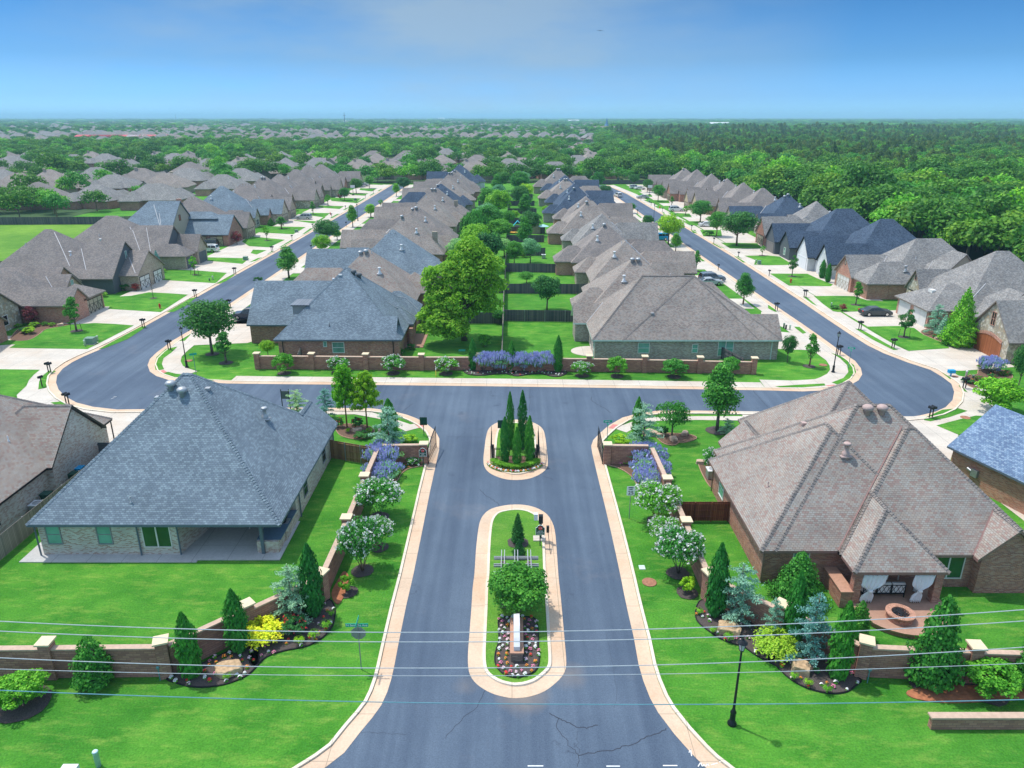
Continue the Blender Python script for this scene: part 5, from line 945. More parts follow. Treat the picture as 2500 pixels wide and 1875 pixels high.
# ---- keypad on the near median, monument, trellis
t = empty('call_box', (2.1, 47.5, .1), 'black gate call box with a white camera box on a concrete pad', 'call box'); MB().box(1.6, 47.2, .1, 2.5, 47.9, .19).build('pad', 'concrete', t); MB().cb(2.15, 47.6, .19, .16, .16, 1.3).build('post', 'black_metal', t); MB().cb(2.15, 47.6, 1.49, .32, .34, .62).build('housing', 'black_metal', t); MB().cb(1.78, 47.6, 1.75, .28, .28, .5).build('camera_box', 'vent_white', t)
t = empty('card_reader', (2.75, 47.4, 0), 'small black card reader on a thin leaning post by the median kerb', 'card reader'); MB().cyl((2.8, 45.6, .1), (2.68, 47.1, 1.0), .025, n=5).build('post', 'trim_dark', t); MB().cb(2.66, 47.15, .95, .2, .22, .5).build('reader', 'black_metal', t)
t = empty('monument_sign', (.28, 36.2, .1), 'pale stone monument slab on a narrow brick base in the median flower bed', 'monument')
MB().box(-.06, 34.3, .1, .62, 37.4, .75).build('base', 'block_base', t); MB().box(-.12, 34.25, .75, .68, 37.45, .83).build('plinth', 'counter_clay', t)
m = MB(); m.add([(x_, y_, z_) for x_ in (.1, .46) for y_, z_ in ((34.45, .83), (37.2, .83), (37.2, 1.35), (36.6, 1.7), (35.6, 1.72), (34.9, 1.4), (34.45, 1.1))], [(0, 1, 2, 3, 4, 5, 6), (13, 12, 11, 10, 9, 8, 7)] + [(k, 7 + k, 7 + (k + 1) % 7, (k + 1) % 7) for k in range(7)]); m.build('slab', plain('pale_slab', (.62, .63, .64), .7, var=.15, scale=2), t)
t = empty('trellis', (.3, 40.6, .1), 'brick pillared garden trellis with pale crossed rafters on the median', 'trellis')
for yy in (41.6, 40.75, 39.9, 39.1):
    for q in (-.09, .09): MB().box(-1.2, yy + q - .025, 2.3, 1.75, yy + q + .025, 2.45).build('rafter', 'vent_metal', t)
for xx in (-.6, .28, 1.15):
    for q in (-.1, .1): MB().box(xx + q - .025, 38.9, 2.45, xx + q + .025, 42.3, 2.58).build('beam', 'vent_metal', t)
for xx in (-.6, .28, 1.15):
    for yy in (39.5, 41.2): MB().cb(xx, yy, .1, .34, .34, 2.2).build('pillar', 'block_base', t)
# ---- lamps
def lamp(loc, h, label):
    t = empty('street_lamp', (0, 0, 0), None, 'street lamp')
    MB().lathe((0, 0, 0), [(.24, 0), (.24, .12), (.15, .22), (.14, .75), (.17, .8), (.1, .95), (.07, 1.1), (.05, h - .95), (.055, h - .9)], 12).build('pole', 'black_metal', t, True)
    hd = MB().lathe((0, 0, h - .9), [(.05, 0), (.12, .06), (.13, .1)], 8).build('lamp_head', 'black_metal', t)
    MB().lathe((0, 0, h - .79), [(.12, 0), (.2, .42)], 6).build('lamp_glass', 'glass_lamp', t)
    m = MB().lathe((0, 0, h - .37), [(.27, 0), (.2, .08), (.08, .18), (.03, .3)], 8)
    for k in range(6): a = math.pi * k / 3; m.cyl((math.cos(a) * .125, math.sin(a) * .125, h - .8), (math.cos(a) * .21, math.sin(a) * .21, h - .37), .014, n=4)
    m.build('lamp_hood', 'black_metal', t); return t
LP = lamp(None, 5.6, None)
for loc, s_, lb in (((11.56, 29.83), 1, 'tall black lantern street lamp on the lawn at the lower right'), ((-41.35, 87.8), .98, 'black lantern street lamp on the left corner lawn'), ((40.05, 85.9), .97, 'black lantern street lamp on the right corner by the curved pavement'), ((-47.0, 226), .95, 'distant black street lamp beside the left street'), ((43.2, 226), .95, 'distant black street lamp beside the right street')): place(LP, loc, 0, s_, lb, 'lantern street lamps')
# ---- mailboxes
def mb_proto(n):
    t = empty('mailbox', (0, 0, 0), None, 'mailbox')
    for k in range(n): MB().cb((k - (n - 1) / 2) * .42, 0, 0, .09, .09, 1.25).build('post', 'black_metal', t)
    for k in range(n):
        x = (k - (n - 1) / 2) * .42; pr = [(-.13, 0), (.13, 0), (.13, .16), (.08, .25), (0, .28), (-.08, .25), (-.13, .16)]; q = len(pr)
        m = MB().add([(x + a, yy, 1.12 + b) for yy in (-.28, .28) for a, b in pr], [tuple(range(q)), tuple(range(2 * q - 1, q - 1, -1))] + [(k2, q + k2, q + (k2 + 1) % q, (k2 + 1) % q) for k2 in range(q)]); m.build('box', 'black_metal', t)
    return t
M2 = mb_proto(2); M1 = mb_proto(1)
mbx = [('B0', 430, 1025, 0, 'twin black mailboxes on the strip by the left bend driveway'), ('B0', 365, 1145, 1, 'single black mailbox on the narrow strip at the left bend'), ('B0', 585, 1298, 0, 'twin black mailboxes by the wing of the far left roof'), ('B0', 1238, 635, 0, 'twin black mailboxes past the lawn with utility boxes'), ('B0', 1685, 372, 0, 'twin black mailboxes beside the lawn with the red hydrant'), ('B0', 2025, 175, 0, 'black mailboxes before the lawn with the small staked tree'), ('B0', 1462, 825, 0, 'twin black mailboxes opposite, at the left corner kerb'), ('B0', 1978, 462, 0, 'black mailboxes behind the round corner tree'),
  ('A1', 140, 1290, 0, 'black mailboxes by the second driveway beyond the minivan'), ('A1', 312, 1190, 1, 'black mailbox before the small young tree on the left street'), ('A1', 490, 1088, 1, 'black mailbox past the silver suv'), ('A1', 653, 995, 1, 'black mailbox beside the red hydrant up the left street'), ('A1', 772, 925, 1, 'black mailbox by the small green box on the left street'), ('A1', 866, 866, 1, 'black mailbox past the square green cabinet'), ('A1', 943, 828, 1, 'black mailbox near the basketball hoop'), ('A1', 1013, 783, 1, 'far black mailbox on the left street'), ('A1', 778, 1070, 1, 'black mailbox on the block side of the left street'), ('A1', 478, 1280, 1, 'black mailbox beside the leafy tree on the block side'),
  ('B3', 1400, 1415, 0, 'twin black mailboxes at the right bend beside the brown roof'), ('B3', 1688, 1160, 0, 'black mailbox near the blue box at the right bend'), ('B3', 1075, 812, 0, 'twin black mailboxes by the driveway of the stone garage'), ('B3', 790, 655, 0, 'twin black mailboxes below the charcoal sedan'), ('B3', 318, 375, 0, 'twin black mailboxes past the charcoal sedan'), ('B3', 8, 195, 1, 'black mailbox beside the lawn with red hydrant on the right street'), ('B3', 70, 490, 0, 'twin black mailboxes on the block side by the pale utility posts'), ('B3', 608, 872, 0, 'twin black mailboxes behind the right street lamp'),
  ('A2', 1950, 1340, 1, 'black mailbox left of the staked sapling lawn'), ('A2', 1738, 1215, 1, 'black mailbox below the big round tree'), ('A2', 1546, 1100, 1, 'black mailbox below the parked white sedan'), ('A2', 1296, 945, 1, 'black mailbox below the white pickup sized suv'), ('A2', 1198, 895, 1, 'black mailbox by the green cabinet on the right street'), ('A2', 1080, 960, 1, 'black mailbox on the block side of the right street'), ('A2', 1776, 1450, 1, 'black mailbox beside the grey parked suvs'), ('A2', 1110, 845, 1, 'far black mailbox on the right street')]
for t_, x, y, one, lb in mbx: place(M1 if one else M2, G(t_, x, y), R(-20 if t_[1] < '2' else 20), 1, lb, 'black mailboxes along the streets')
# ---- hydrants, boxes, lids
HY = empty('fire_hydrant', (0, 0, 0), None, 'fire hydrant'); MB().lathe((0, 0, 0), [(.16, 0), (.16, .06), (.11, .08), (.11, .55), (.15, .57), (.14, .64), (.08, .74), (.03, .8)], 12).build('barrel', 'hydrant_red', HY, True); MB().cyl((-.2, 0, .42), (.2, 0, .42), .06, n=8).cyl((0, -.2, .38), (0, 0, .38), .07, n=8).build('nozzles', 'hydrant_red', HY)
for t_, x, y, lb in (('B0', 1380, 470, 'red fire hydrant on the third lawn along the left street'), ('A3', 195, 1555, 'red fire hydrant on the lawn before the white house'), ('A1', 641, 970, 'distant red fire hydrant beside a mailbox on the left street'), ('A2', 1274, 915, 'distant red fire hydrant above the white suv driveway')): place(HY, G(t_, x, y), 0, 1.1, lb, 'red fire hydrants')
def cabinet(loc, w, d, h, mat, label, lid=True):
    t = empty('utility_cabinet', (loc[0], loc[1], 0), label, 'utility box'); MB().cb(loc[0], loc[1], 0, w + .3, d + .3, .08).build('pad', 'concrete', t); MB().cb(loc[0], loc[1], .08, w, d, h).build('cabinet', mat, t); MB().cb(loc[0], loc[1], h + .08, w + .06, d + .06, .05).build('lid', mat, t)
cabinet(G('B0', 785, 775), 1.2, 1.0, .8, 'utility_green', 'pale green transformer cabinet on the lawn by the left bend'); cabinet(G('A0', 2118, 1360), .9, .8, .7, 'utility_green', 'green transformer cabinet on the narrow lawn below the minivan'); cabinet(G('A1', 855, 845), .8, .7, .7, 'utility_green', 'green cabinet far up the left street'); cabinet(G('A1', 350, 1120), .8, .7, .6, 'utility_green', 'green cabinet by the pale lawn edge on the left street')
cabinet(G('A2', 2128, 1395), .7, .6, .7, 'utility_green', 'green cabinet under the staked sapling on the right street'); cabinet(G('A2', 1405, 978), .7, .6, .6, 'utility_green', 'green cabinet above the round street tree'); cabinet(G('A2', 1183, 862), .6, .5, .6, 'utility_green', 'small green cabinet near the parked silver suv')
def pedestal(loc, h, mat, label):
    t = empty('utility_post', (loc[0], loc[1], 0), label, 'utility post', 'short utility posts'); MB().lathe((loc[0], loc[1], 0), [(.13, 0), (.13, h - .06), (.15, h - .05), (.12, h)], 10).build('tube', mat, t, True)
for t_, x, y, h, mt, lb in (('B0', 735, 795, .9, 'utility_pale', 'pale utility post left of the transformer cabinet'), ('B0', 843, 752, .8, 'utility_pale', 'pale utility post right of the transformer cabinet'), ('B0', 1806, 235, .6, 'utility_green', 'dark green utility post on the staked tree lawn'), ('B0', 1835, 225, .8, 'vent_white', 'white utility post on the staked tree lawn'), ('B3', 135, 640, .8, 'utility_green', 'green utility post left of three by the right corner house'), ('B3', 153, 650, .7, 'car_navy', 'blue utility post in the middle of three by the right corner house'), ('B3', 187, 655, .8, 'utility_pale', 'pale utility post right of three by the right corner house'), ('B3', 545, 455, .7, 'utility_pale', 'pale utility post by the dark shrub near the sedan'),
        ('B3', 1705, 1060, .8, 'vent_white', 'white utility post in the bed at the right bend'), ('B3', 1762, 1090, .7, 'utility_green', 'green utility post in the bed at the right bend'), ('A2', 2100, 1385, .8, 'utility_pale', 'pale utility post by the sapling lawn'), ('D0', 850, 1640, .95, 'pvc', 'pale blue utility post on the lawn at the lower left')): pedestal(G(t_, x, y), h, mt, lb)
t = empty('utility_box', P(168, 1900, 0), 'white utility cover at the bottom left edge of the lawn', 'utility box'); x, y = P(168, 1900, 0); MB().cb(x, y, 0, .75, .75, .5).build('housing', 'vent_white', t)
t = empty('marker_post', G('B1', 1551, 1060), 'yellow and white marker post at the edge of the far pavement', 'marker post'); x, y = G('B1', 1551, 1060); MB().cyl((x, y, 0), (x, y, .9), .05).build('post', 'paint_yellow', t); MB().cyl((x, y, .9), (x, y, 1.15), .055).build('cap', 'sign_white', t)
for t_, x, y, lb in (('D0', 1382, 905, 'thin teal garden stake at the foot of the left wall'), ('D3', 855, 925, 'thin teal garden stake at the foot of the right wall')):
    x, y = G(t_, x, y); t = empty('garden_stake', (x, y, 0), lb, 'stake'); MB().cyl((x, y, 0), (x, y, .85), .03, n=6).build('stake', 'pole_blue', t); MB().cb(x, y, .85, .16, .1, .12).build('head', 'pole_blue', t)
def lid(loc, r, mat, label):
    t = MB().lathe((loc[0], loc[1], 0), [(r, 0), (r, .05), (r * .9, .06)], 18).build('manhole_cover', mat); tag(t, label, 'manhole cover')
lid(G('C2', 1183, 1490), .5, 'rust', 'round rusty manhole cover in the right lawn'); lid(G('B0', 1625, 922), .5, 'rust', 'round red brown cover beside the left street lamp'); lid(G('B3', 475, 958), .5, 'rust', 'round red brown cover by the right street lamp'); lid(G('B3', 1700, 1412), .5, 'rust', 'round brown cover in the pavement by the blue roof'); lid(G('B3', 1610, 1058), .4, 'rust', 'round brown cover in the pavement near the blue box')
t = MB().cb(*G('C2', 1120, 1362), 0, .42, .5, .04).build('valve_cover', 'utility_pale'); tag(t, 'small pale square valve cover in the right lawn', 'valve cover')
t = MB().cb(*G('B1', 1775, 832), 0, .9, .7, .05).build('valve_cover', 'sign_green'); tag(t, 'green square irrigation cover under the big maple', 'valve cover')
x, y = G('B3', 1572, 1058); t = empty('newspaper_box', (x, y, 0), 'bright blue box at the kerb of the right bend', 'box'); MB().cb(x, y, 0, .12, .12, .5).build('post', 'bin_blue', t); MB().cb(x, y, .5, .75, .5, .4).build('box', 'bin_blue', t)
# bins and air conditioner by the far left house
def bin_(x, y, mat, label, rz=0):
    t = empty('wheelie_bin', (x, y, 0), label, 'bin', 'wheelie bins'); m = MB(); w, w2 = .26, .33
    m.add([(x + a * w, y + b * w, .12) for a, b in ((-1, -1), (1, -1), (1, 1), (-1, 1))] + [(x + a * w2, y + b * w2, 1.05) for a, b in ((-1, -1), (1, -1), (1, 1), (-1, 1))], [(3, 2, 1, 0), (4, 5, 6, 7)] + [(k, (k + 1) % 4, 4 + (k + 1) % 4, 4 + k) for k in range(4)]); m.build('body', mat, t)
    MB().box(x - .38, y - .36, 1.05, x + .36, y + .38, 1.13).build('lid', mat, t)
    for s_ in (-1, 1): MB().cyl((x - .2, y + s_ * .26, .12), (x - .2, y + s_ * .32, .12), .12, n=10).build('wheel', 'rubber', t)
bin_(-38.0, 57.5, 'bin_blue', 'bright blue lidded bin in the gap beside the slate roof'); bin_(-37.95, 56.45, 'bin_green', 'dark green bin next to the blue one'); bin_(-38.1, 52.85, 'bin_green', 'dark green bin beside the air conditioner')
def acunit(x, y, label):
    t = empty('air_conditioner', (x, y, 0), label, 'air conditioner'); MB().cb(x, y, .05, .85, .85, .8).build('casing', 'steel', t); MB().cb(x, y, .85, .95, .95, .06).build('top', 'vent_white', t); MB().lathe((x, y, .91), [(.32, 0), (.32, .03), (.1, .06)], 16).build('fan_guard', 'vent_metal', t)
acunit(-38.1, 51.6, 'white topped air conditioner by the far left brick wall'); acunit(*G('A2', 272, 1345), 'white air conditioner on the slab behind the red brick wall'); acunit(*G('C2', 1718, 590), 'grey air conditioner in the bed beside the brown roofed house')
# ---- boulders
def boulder(loc, w, d, h, rz, label, mat='boulder', sd=1):
    bm = bmesh.new(); bmesh.ops.create_icosphere(bm, subdivisions=3, radius=1); rr = random.Random(sd); of = Vector((rr.random() * 9, rr.random() * 9, 0))
    for v in bm.verts:
        v.co = Vector((max(-.72, min(.72, v.co.x)), max(-.72, min(.72, v.co.y)), max(-.5, min(.6, v.co.z)))) * (1 + .28 * noise.noise(v.co * 1.3 + of)); v.co = Vector((v.co.x * w * .7, v.co.y * d * .7, v.co.z * h))
    me = bpy.data.meshes.new('boulder'); bm.to_mesh(me); bm.free(); me.materials.append(M(mat)); o = bpy.data.objects.new('boulder', me); C.objects.link(o); o.location = (loc[0], loc[1], h * .3); o.rotation_euler = (0, 0, rz); tag(o, label, 'rock')
boulder(G('D0', 1980, 835), 1.35, .95, .55, .5, 'flat tan boulder in the left flower bed', sd=2); boulder(G('D2', 1870, 495), 1.3, .9, .6, -.3, 'flat tan boulder in the right flower bed above the lamp', sd=3); boulder(G('D3', 280, 825), 1.0, .75, .6, -.5, 'brown boulder between the golden shrub and the flowers', sd=4)
boulder(G('B2', 1195, 1560), 1.4, .9, .5, 0, 'pale boulder behind the blue spruce right of the gate', 'cap_coping', 5)
for k, (t_, x, y) in enumerate([('B2', 1275, 1572), ('B2', 1490, 1560), ('B2', 1390, 1608), ('B3', 1460, 735), ('B1', 870, 1530), ('B1', 1080, 1535), ('C2', 1625, 465), ('B0', 520, 620)]): boulder(G(t_, x, y), .8, .6, .4, k, ['grey stone at the left of the tree ring right of the gate', 'grey stone at the right of the tree ring right of the gate', 'grey stone at the front of the tree ring right of the gate', 'pale stone among the red flowers by the bright green tree', 'red stone in the mulch island under the two pines', 'small stone at the right of the pine island', 'white stone in the bed by the brown roof', 'stone at the edge of the planting by the red brick wall'][k], 'cap_coping', 10 + k)
# ---- vehicles
def car_proto(kind, paint):
    L_, W_, H_ = dict(sedan=(4.8, 1.82, 1.45), suv=(4.9, 1.95, 1.8), van=(5.1, 1.98, 1.75), jeep=(4.3, 1.85, 1.85))[kind]
    P_ = dict(sedan=[(-2.4, .5, .0), (-2.38, .9, .0), (-1.75, 1.02, 0), (-1.0, 1.40, 1), (.2, 1.45, 1), (1.05, 1.02, 0), (2.1, .88, 0), (2.4, .65, 0), (2.4, .35, 0)],
              suv=[(-2.45, .5, 0), (-2.42, 1.05, 0), (-2.2, 1.70, 1), (-1.2, 1.8, 1), (.35, 1.76, 1), (1.05, 1.16, 0), (2.2, 1.05, 0), (2.45, .75, 0), (2.45, .4, 0)],
              van=[(-2.55, .5, 0), (-2.5, 1.05, 0), (-2.3, 1.65, 1), (-1.2, 1.75, 1), (.6, 1.70, 1), (1.6, 1.12, 0), (2.4, .95, 0), (2.55, .7, 0), (2.55, .38, 0)],
              jeep=[(-2.1, .55, 0), (-2.08, 1.15, 0), (-1.95, 1.82, 1), (-1.2, 1.86, 1), (.45, 1.84, 1), (.75, 1.22, 0), (1.95, 1.15, 0), (2.1, 1.0, 0), (2.1, .5, 0)])[kind]
    t = empty(dict(sedan='sedan', suv='suv', van='minivan', jeep='jeep')[kind], (0, 0, 0), None, 'car'); sill = .3; hw = W_ / 2
    bm = MB(); secs = [(-hw, .92), (-hw * .97, 1.0), (-hw * .6, 1.0), (hw * .6, 1.0), (hw * .97, 1.0), (hw, .92)]
    belt = {'sedan': .98, 'suv': 1.12, 'van': 1.05, 'jeep': 1.2}[kind]
    def wd(z): return hw * (1 - .22 * max(0, (z - belt) / (H_ - belt)))
    n = len(P_); vs = []
    for s in (-1, -.9, .9, 1):
        for x, z, r in P_:
            w = wd(z) * abs(s) if abs(s) == 1 else wd(z) - .12; zz = z - (.05 if abs(s) == 1 else 0); vs.append((x, (w if s > 0 else -w), zz if abs(s) < 1 else zz))
    fs = []
    for j in range(3):
        for k in range(n - 1): fs.append((j * n + k, j * n + k + 1, (j + 1) * n + k + 1, (j + 1) * n + k))
    bm.add(vs, fs)
    # flanks split at the belt line, floor
    for s, o in ((-1, 0), (1, 3 * n)):
        low = [(x, s * hw, z) for x, z, r in P_ if not r]; 
        sv = [vs[o + k] for k in range(n)] + [(P_[-1][0] - .1, s * hw, sill), (P_[0][0] + .1, s * hw, sill)]; bm.add(sv, [tuple(range(n + 2)) if s < 0 else tuple(range(n + 1, -1, -1))])
    bm.box(-L_ / 2 + .1, -hw + .06, sill - .05, L_ / 2 - .1, hw - .06, sill + .1)
    b = bm.build('body', paint, t)
    # glasshouse
    ks = [k for k in range(n) if P_[k][2]]; k0, k1 = ks[0], ks[-1]; (xr, zr), (xrt, zrt), (xft, zft), (xf, zf) = P_[k0 - 1][:2], P_[k0][:2], P_[k1][:2], P_[k1 + 1][:2]
    g = MB()
    def lerp(a, b_, u): return a + (b_ - a) * u
    for s in (-1, 1):
        def pt(x, z, o=.012): return (x, s * (wd(z) + o), z - .03)
        zt = H_ - .16; zb = belt + .03
        xa0, xa1 = lerp(xr, xrt, .25) + .12, lerp(xr, xrt, .85) + .12; xb0, xb1 = lerp(xf, xft, .12) - .12, lerp(xf, xft, .8) - .1
        xs0 = [xa0 + (xb0 - xa0) * u for u in (0, .31, .34, .64, .67, 1)]; xs1 = [xa1 + (xb1 - xa1) * u for u in (0, .31, .34, .64, .67, 1)]
        for q in (0, 2, 4): vv = [pt(xs0[q], zb), pt(xs0[q + 1], zb), pt(xs1[q + 1], zt), pt(xs1[q], zt)]; g.add(vv, [(0, 1, 2, 3) if s < 0 else (3, 2, 1, 0)])
    side = g.build('side_window', 'glass_dark', t)
    for nm, (xa, za), (xb, zb_), sg in (('windscreen', (xf, zf), (xft, zft), 1), ('rear_window', (xr, zr), (xrt, zrt), -1)):
        q = MB(); u0, u1 = (.08, .92) if kind != 'jeep' else (.15, .9); nx, nz = abs(zb_ - za), abs(xa - xb); l = math.hypot(nx, nz); ox, oz = sg * nx / l * .014, nz / l * .014
        pa = (lerp(xa, xb, u0) + ox, lerp(za, zb_, u0) + oz); pb = (lerp(xa, xb, u1) + ox, lerp(za, zb_, u1) + oz)
        w0, w1 = wd(pa[1]) - .16, wd(pb[1]) - .17; q.add([(pa[0], -w0, pa[1]), (pa[0], w0, pa[1]), (pb[0], w1, pb[1]), (pb[0], -w1, pb[1])], [(0, 1, 2, 3) if sg > 0 else (3, 2, 1, 0)]); q.build(nm, 'glass_dark', t)
    wr = .34 if kind == 'sedan' else .38
    for x in (-L_ * .29, L_ * .31):
        for s in (-1, 1):
            w = MB().cyl((x, s * (hw - .2), wr), (x, s * (hw + .02), wr), wr, n=16).build('wheel', 'rubber', t); MB().cyl((x, s * (hw + .0), wr), (x, s * (hw + .035), wr), wr * .62, n=12).build('rim', 'chrome', w)
    for s in (-1, 1):
        MB().cb(L_ / 2 - .06, s * hw * .72, .62, .16, .36, .14).build('headlight', 'glass_lamp', t); MB().cb(-L_ / 2 + .05, s * hw * .76, .78, .12, .3, .16).build('taillight', 'hydrant_red', t)
    if kind in ('suv', 'van'):
        for s in (-1, 1): MB().box(-1.9, s * (wd(H_) - .1) - .02, H_ - .02, .2, s * (wd(H_) - .1) + .02, H_ + .06).build('roof_rail', 'chrome', t)
    if kind == 'jeep': MB().cyl((-2.1, 0, 1.0), (-2.3, 0, 1.0), .36, n=14).build('spare_wheel', 'rubber', t)
    return t
CARS = {}
def car(kind, paint, loc, rz, label):
    k = (kind, paint)
    if k not in CARS: CARS[k] = car_proto(kind, paint)
    place(CARS[k], (loc[0], loc[1], .04), rz, 1, label, 'parked cars')
car('sedan', 'car_charcoal', G('B3', 920, 530), R(0), 'charcoal sedan parked across the pale driveway on the right street')
car('suv', 'car_navy', G('B0', 2150, 560), R(180), 'dark navy suv behind the round corner tree at the left')
car('van', 'car_white', G('A0', 1790, 1288), R(180), 'white minivan in front of the side garage on the left street'); car('suv', 'car_charcoal', (G('A0', 1790, 1245)[0], G('A0', 1790, 1245)[1] + .5), R(180), 'dark suv mostly hidden behind the white minivan')
car('suv', 'car_silver', G('A1', 412, 1008), R(180), 'silver suv on a driveway up the left street'); car('jeep', 'car_slate', (-40.2, 128.2), R(90), 'grey jeep beside the slate roofed block house'); car('sedan', 'car_silver', (-37.6, 127.0), R(100), 'silver car tucked behind the red brown roof'); car('sedan', 'car_white', G('A1', 935, 722), R(170), 'distant white car behind two street trees')
car('suv', 'car_slate', (38.6, 139.2), R(8), 'slate blue suv at the side of the brown roofed block house'); car('sedan', 'car_silver', (37.4, 136.2), R(5), 'silver blue car next to the slate blue suv'); car('jeep', 'car_blue', (G('A2', 1212, 1180)[0] + 1.6, G('A2', 1212, 1180)[1] - 1.5), R(180), 'bright blue jeep beside the two street trees'); car('suv', 'car_white', G('A2', 915, 815), R(100), 'white suv driving away up the right street')
car('sedan', 'car_silver', G('A2', 1125, 828), R(180), 'distant silver car on a right street driveway'); car('suv', 'car_white', G('A2', 1415, 938), R(0), 'white suv on a driveway under the steep roofs'); car('sedan', 'car_white', G('A2', 1680, 1070), R(0), 'white sedan nose first by the big round tree'); car('suv', 'car_white', G('A2', 1060, 745), R(5), 'farthest white suv near the end of the right street'); car('sedan', 'car_white', G('A2', 1100, 752), R(5), 'farthest white sedan next to the white suv')
# ---- back gardens: chimney, play house, pool toys, basketball hoops
x, y = G('A2', 205, 1130); t = empty('outdoor_fireplace', (x, y, 0), 'tall tan brick outdoor fireplace in the back gardens', 'fireplace'); MB().cb(x, y, 0, 2.4, 1.2, 2.0).build('hearth', 'brick_tan', t); MB().cb(x, y, 2.0, 1.5, 1.0, 2.2).build('stack', 'brick_tan', t); MB().cb(x, y, 4.2, 1.7, 1.2, .15).build('cap', 'cap_stone', t)
x, y = G('A2', 48, 1110); t = empty('play_house', (x, y, 0), 'small play house with bright blue gable roof', 'play house'); MB().cb(x, y, 0, 1.9, 1.6, 1.6).build('walls', 'siding_grey', t); m = MB(); add_roof(m, B(x - 1.2, y - 1.0, x + 1.2, y + 1.0, 'Y', 'gg', k=1.1, ze=1.6)); m.build('roof', 'toy_cyan', t)
for k, (a, b, w, mt, nm) in enumerate(((20, 1130, .9, 'toy_orange', 'orange'), (85, 1128, .9, 'toy_cyan', 'turquoise'))):
    x, y = G('A2', a + 50, b); t = empty('pool_float', (x, y, .1), '%s inflatable lying on the lawn by the garden fireplace' % nm, 'inflatable'); MB().lathe((x, y, .1), [(1.6, 0), (1.9, .2), (1.6, .42), (.4, .4)], 18, 1.6, .6).build('float', mt, t, True)
x, y = G('A2', 268, 1130); t = empty('parasol', (x, y, 0), 'pale turquoise garden parasol by the fireplace', 'parasol'); MB().cyl((x, y, 0), (x, y, 2.3), .04).build('pole', 'steel', t); MB().lathe((x, y, 1.95), [(1.6, 0), (.8, .3), (.05, .55)], 10).build('canopy', plain('pale_aqua', (.35, .62, .62), .8), t)
for t_, x, y, lb in (('A1', 838, 800, 'distant basketball hoop on the left street'), ('A2', 1185, 800, 'distant basketball hoop on the right street')):
    x, y = G(t_, x, y); t = empty('basketball_hoop', (x, y, 0), lb, 'basketball hoop', 'basketball hoops'); MB().cyl((x, y, 0), (x, y, 3.2), .09).build('pole', 'black_metal', t); MB().cb(x, y - .2, 2.9, 1.8, .06, 1.1).build('backboard', 'vent_white', t); MB().cb(x, y, 0, .9, 1.1, .35).build('base', 'black_metal', t)
x, y = G('B2', 590, 410); m = MB(); m.sheet([(x - 1.8, y - 1.9), (x + 3.4, y - 1.9), (x + 3.4, y + 2.4), (x - 1.6, y + 2.4)], .05, 0); t = m.build('garden_slab', 'concrete'); tag(t, 'pale concrete slab in the garden behind the first fence', 'patio')
x, y = G('B2', 550, 410); t = empty('swing_frame', (x, y, .05), 'rusty thin legged metal stand on the pale garden slab', 'metal stand'); m = MB()
for a in range(4): m.cyl((x, y, .9), (x + .6 * math.cos(a * 1.57 + .5), y + .6 * math.sin(a * 1.57 + .5), .06), .03, n=5)
m.build('legs', 'rust', t); MB().cyl((x, y, .85), (x, y, 1.6), .03).build('mast', 'rust', t)
x, y = G('B2', 730, 385); t = empty('patio_table', (x, y, .05), 'pale round table and dark chairs under the eaves of the second right house', 'table'); MB().lathe((x, y, .05), [(.05, 0), (.05, .65), (.6, .68), (.6, .72)], 12).build('table', 'cap_coping', t)
for q in (-.9, .9): MB().cb(x + q, y, .05, .5, .5, .45).box(x + q - .25, y + .2, .5, x + q + .25, y + .25, 1.0).build('chair', 'black_metal', t)
x, y = G('B2', 607, 620); t = empty('garden_table', (x, y, 0), 'dark round garden table by the right corner house', 'table'); MB().lathe((x, y, 0), [(.04, 0), (.04, .65), (.55, .7), (.55, .74)], 14).build('table_top', 'siding_dark', t)
# ---- overhead wires beyond the lower edge, strung along the avenue
def wire(label, pts, r, mat):
    X = []
    for t_, x, y in pts:
        px, py = NP(t_, x, y); v = (937.5 - py) / F; Y = 20.0; s = Y / (CP + v * SP); X.append(((px - 1250) / F * s, CH + (-SP + v * CP) * s))
    (x0, z0), (x1, z1), (x2, z2) = X; A = np.polyfit([x0, x1, x2], [z0, z1, z2], 2)
    o = MB().tube([(x, 20.0, float(np.polyval(A, x))) for x in np.linspace(-32, 32, 60)], r, 5).build('power_line', mat); tag(o, label, 'power line', 'overhead power lines')
wire('topmost overhead power line', [('D0', 0, 395), ('D1', 1800, 490), ('D3', 2206, 295)], .0155, 'wire'); wire('second overhead power line from the top', [('D0', 0, 480), ('D1', 1800, 573), ('D3', 2206, 392)], .0155, 'wire'); wire('third overhead power line from the top', [('D0', 0, 710), ('D1', 1800, 798), ('D3', 2206, 618)], .0155, 'wire'); wire('fourth overhead power line from the top, the thinnest', [('D0', 0, 806), ('D1', 1800, 865), ('D3', 2206, 757)], .011, 'wire'); wire('lowest dark blue overhead cable', [('D0', 0, 990), ('D1', 2206, 1107), ('D3', 2206, 1070)], .017, 'wire_dark')
# ---- aircraft high up
v = (937.5 - 75) / F; s = 1400 / (CP + v * SP); ax_, az_ = (1465 - 1250) / F * s, CH + (-SP + v * CP) * s
t = empty('airplane', (ax_, 1400, az_), 'tiny dark propeller plane high in the sky', 'airplane'); MB().lathe((ax_, 1400, az_), [(.2, -.6), (.8, -.3), (.9, .4), (.3, .8)], 10, 1, 4).build('fuselage', 'siding_dark', t); MB().box(ax_ - 5.5, 1399, az_ + .2, ax_ + 5.5, 1401, az_ + .4).build('wing', 'siding_dark', t); MB().box(ax_ - .1, 1402, az_ + .2, ax_ + .1, 1403.5, az_ + 1.8).build('tail', 'siding_dark', t)
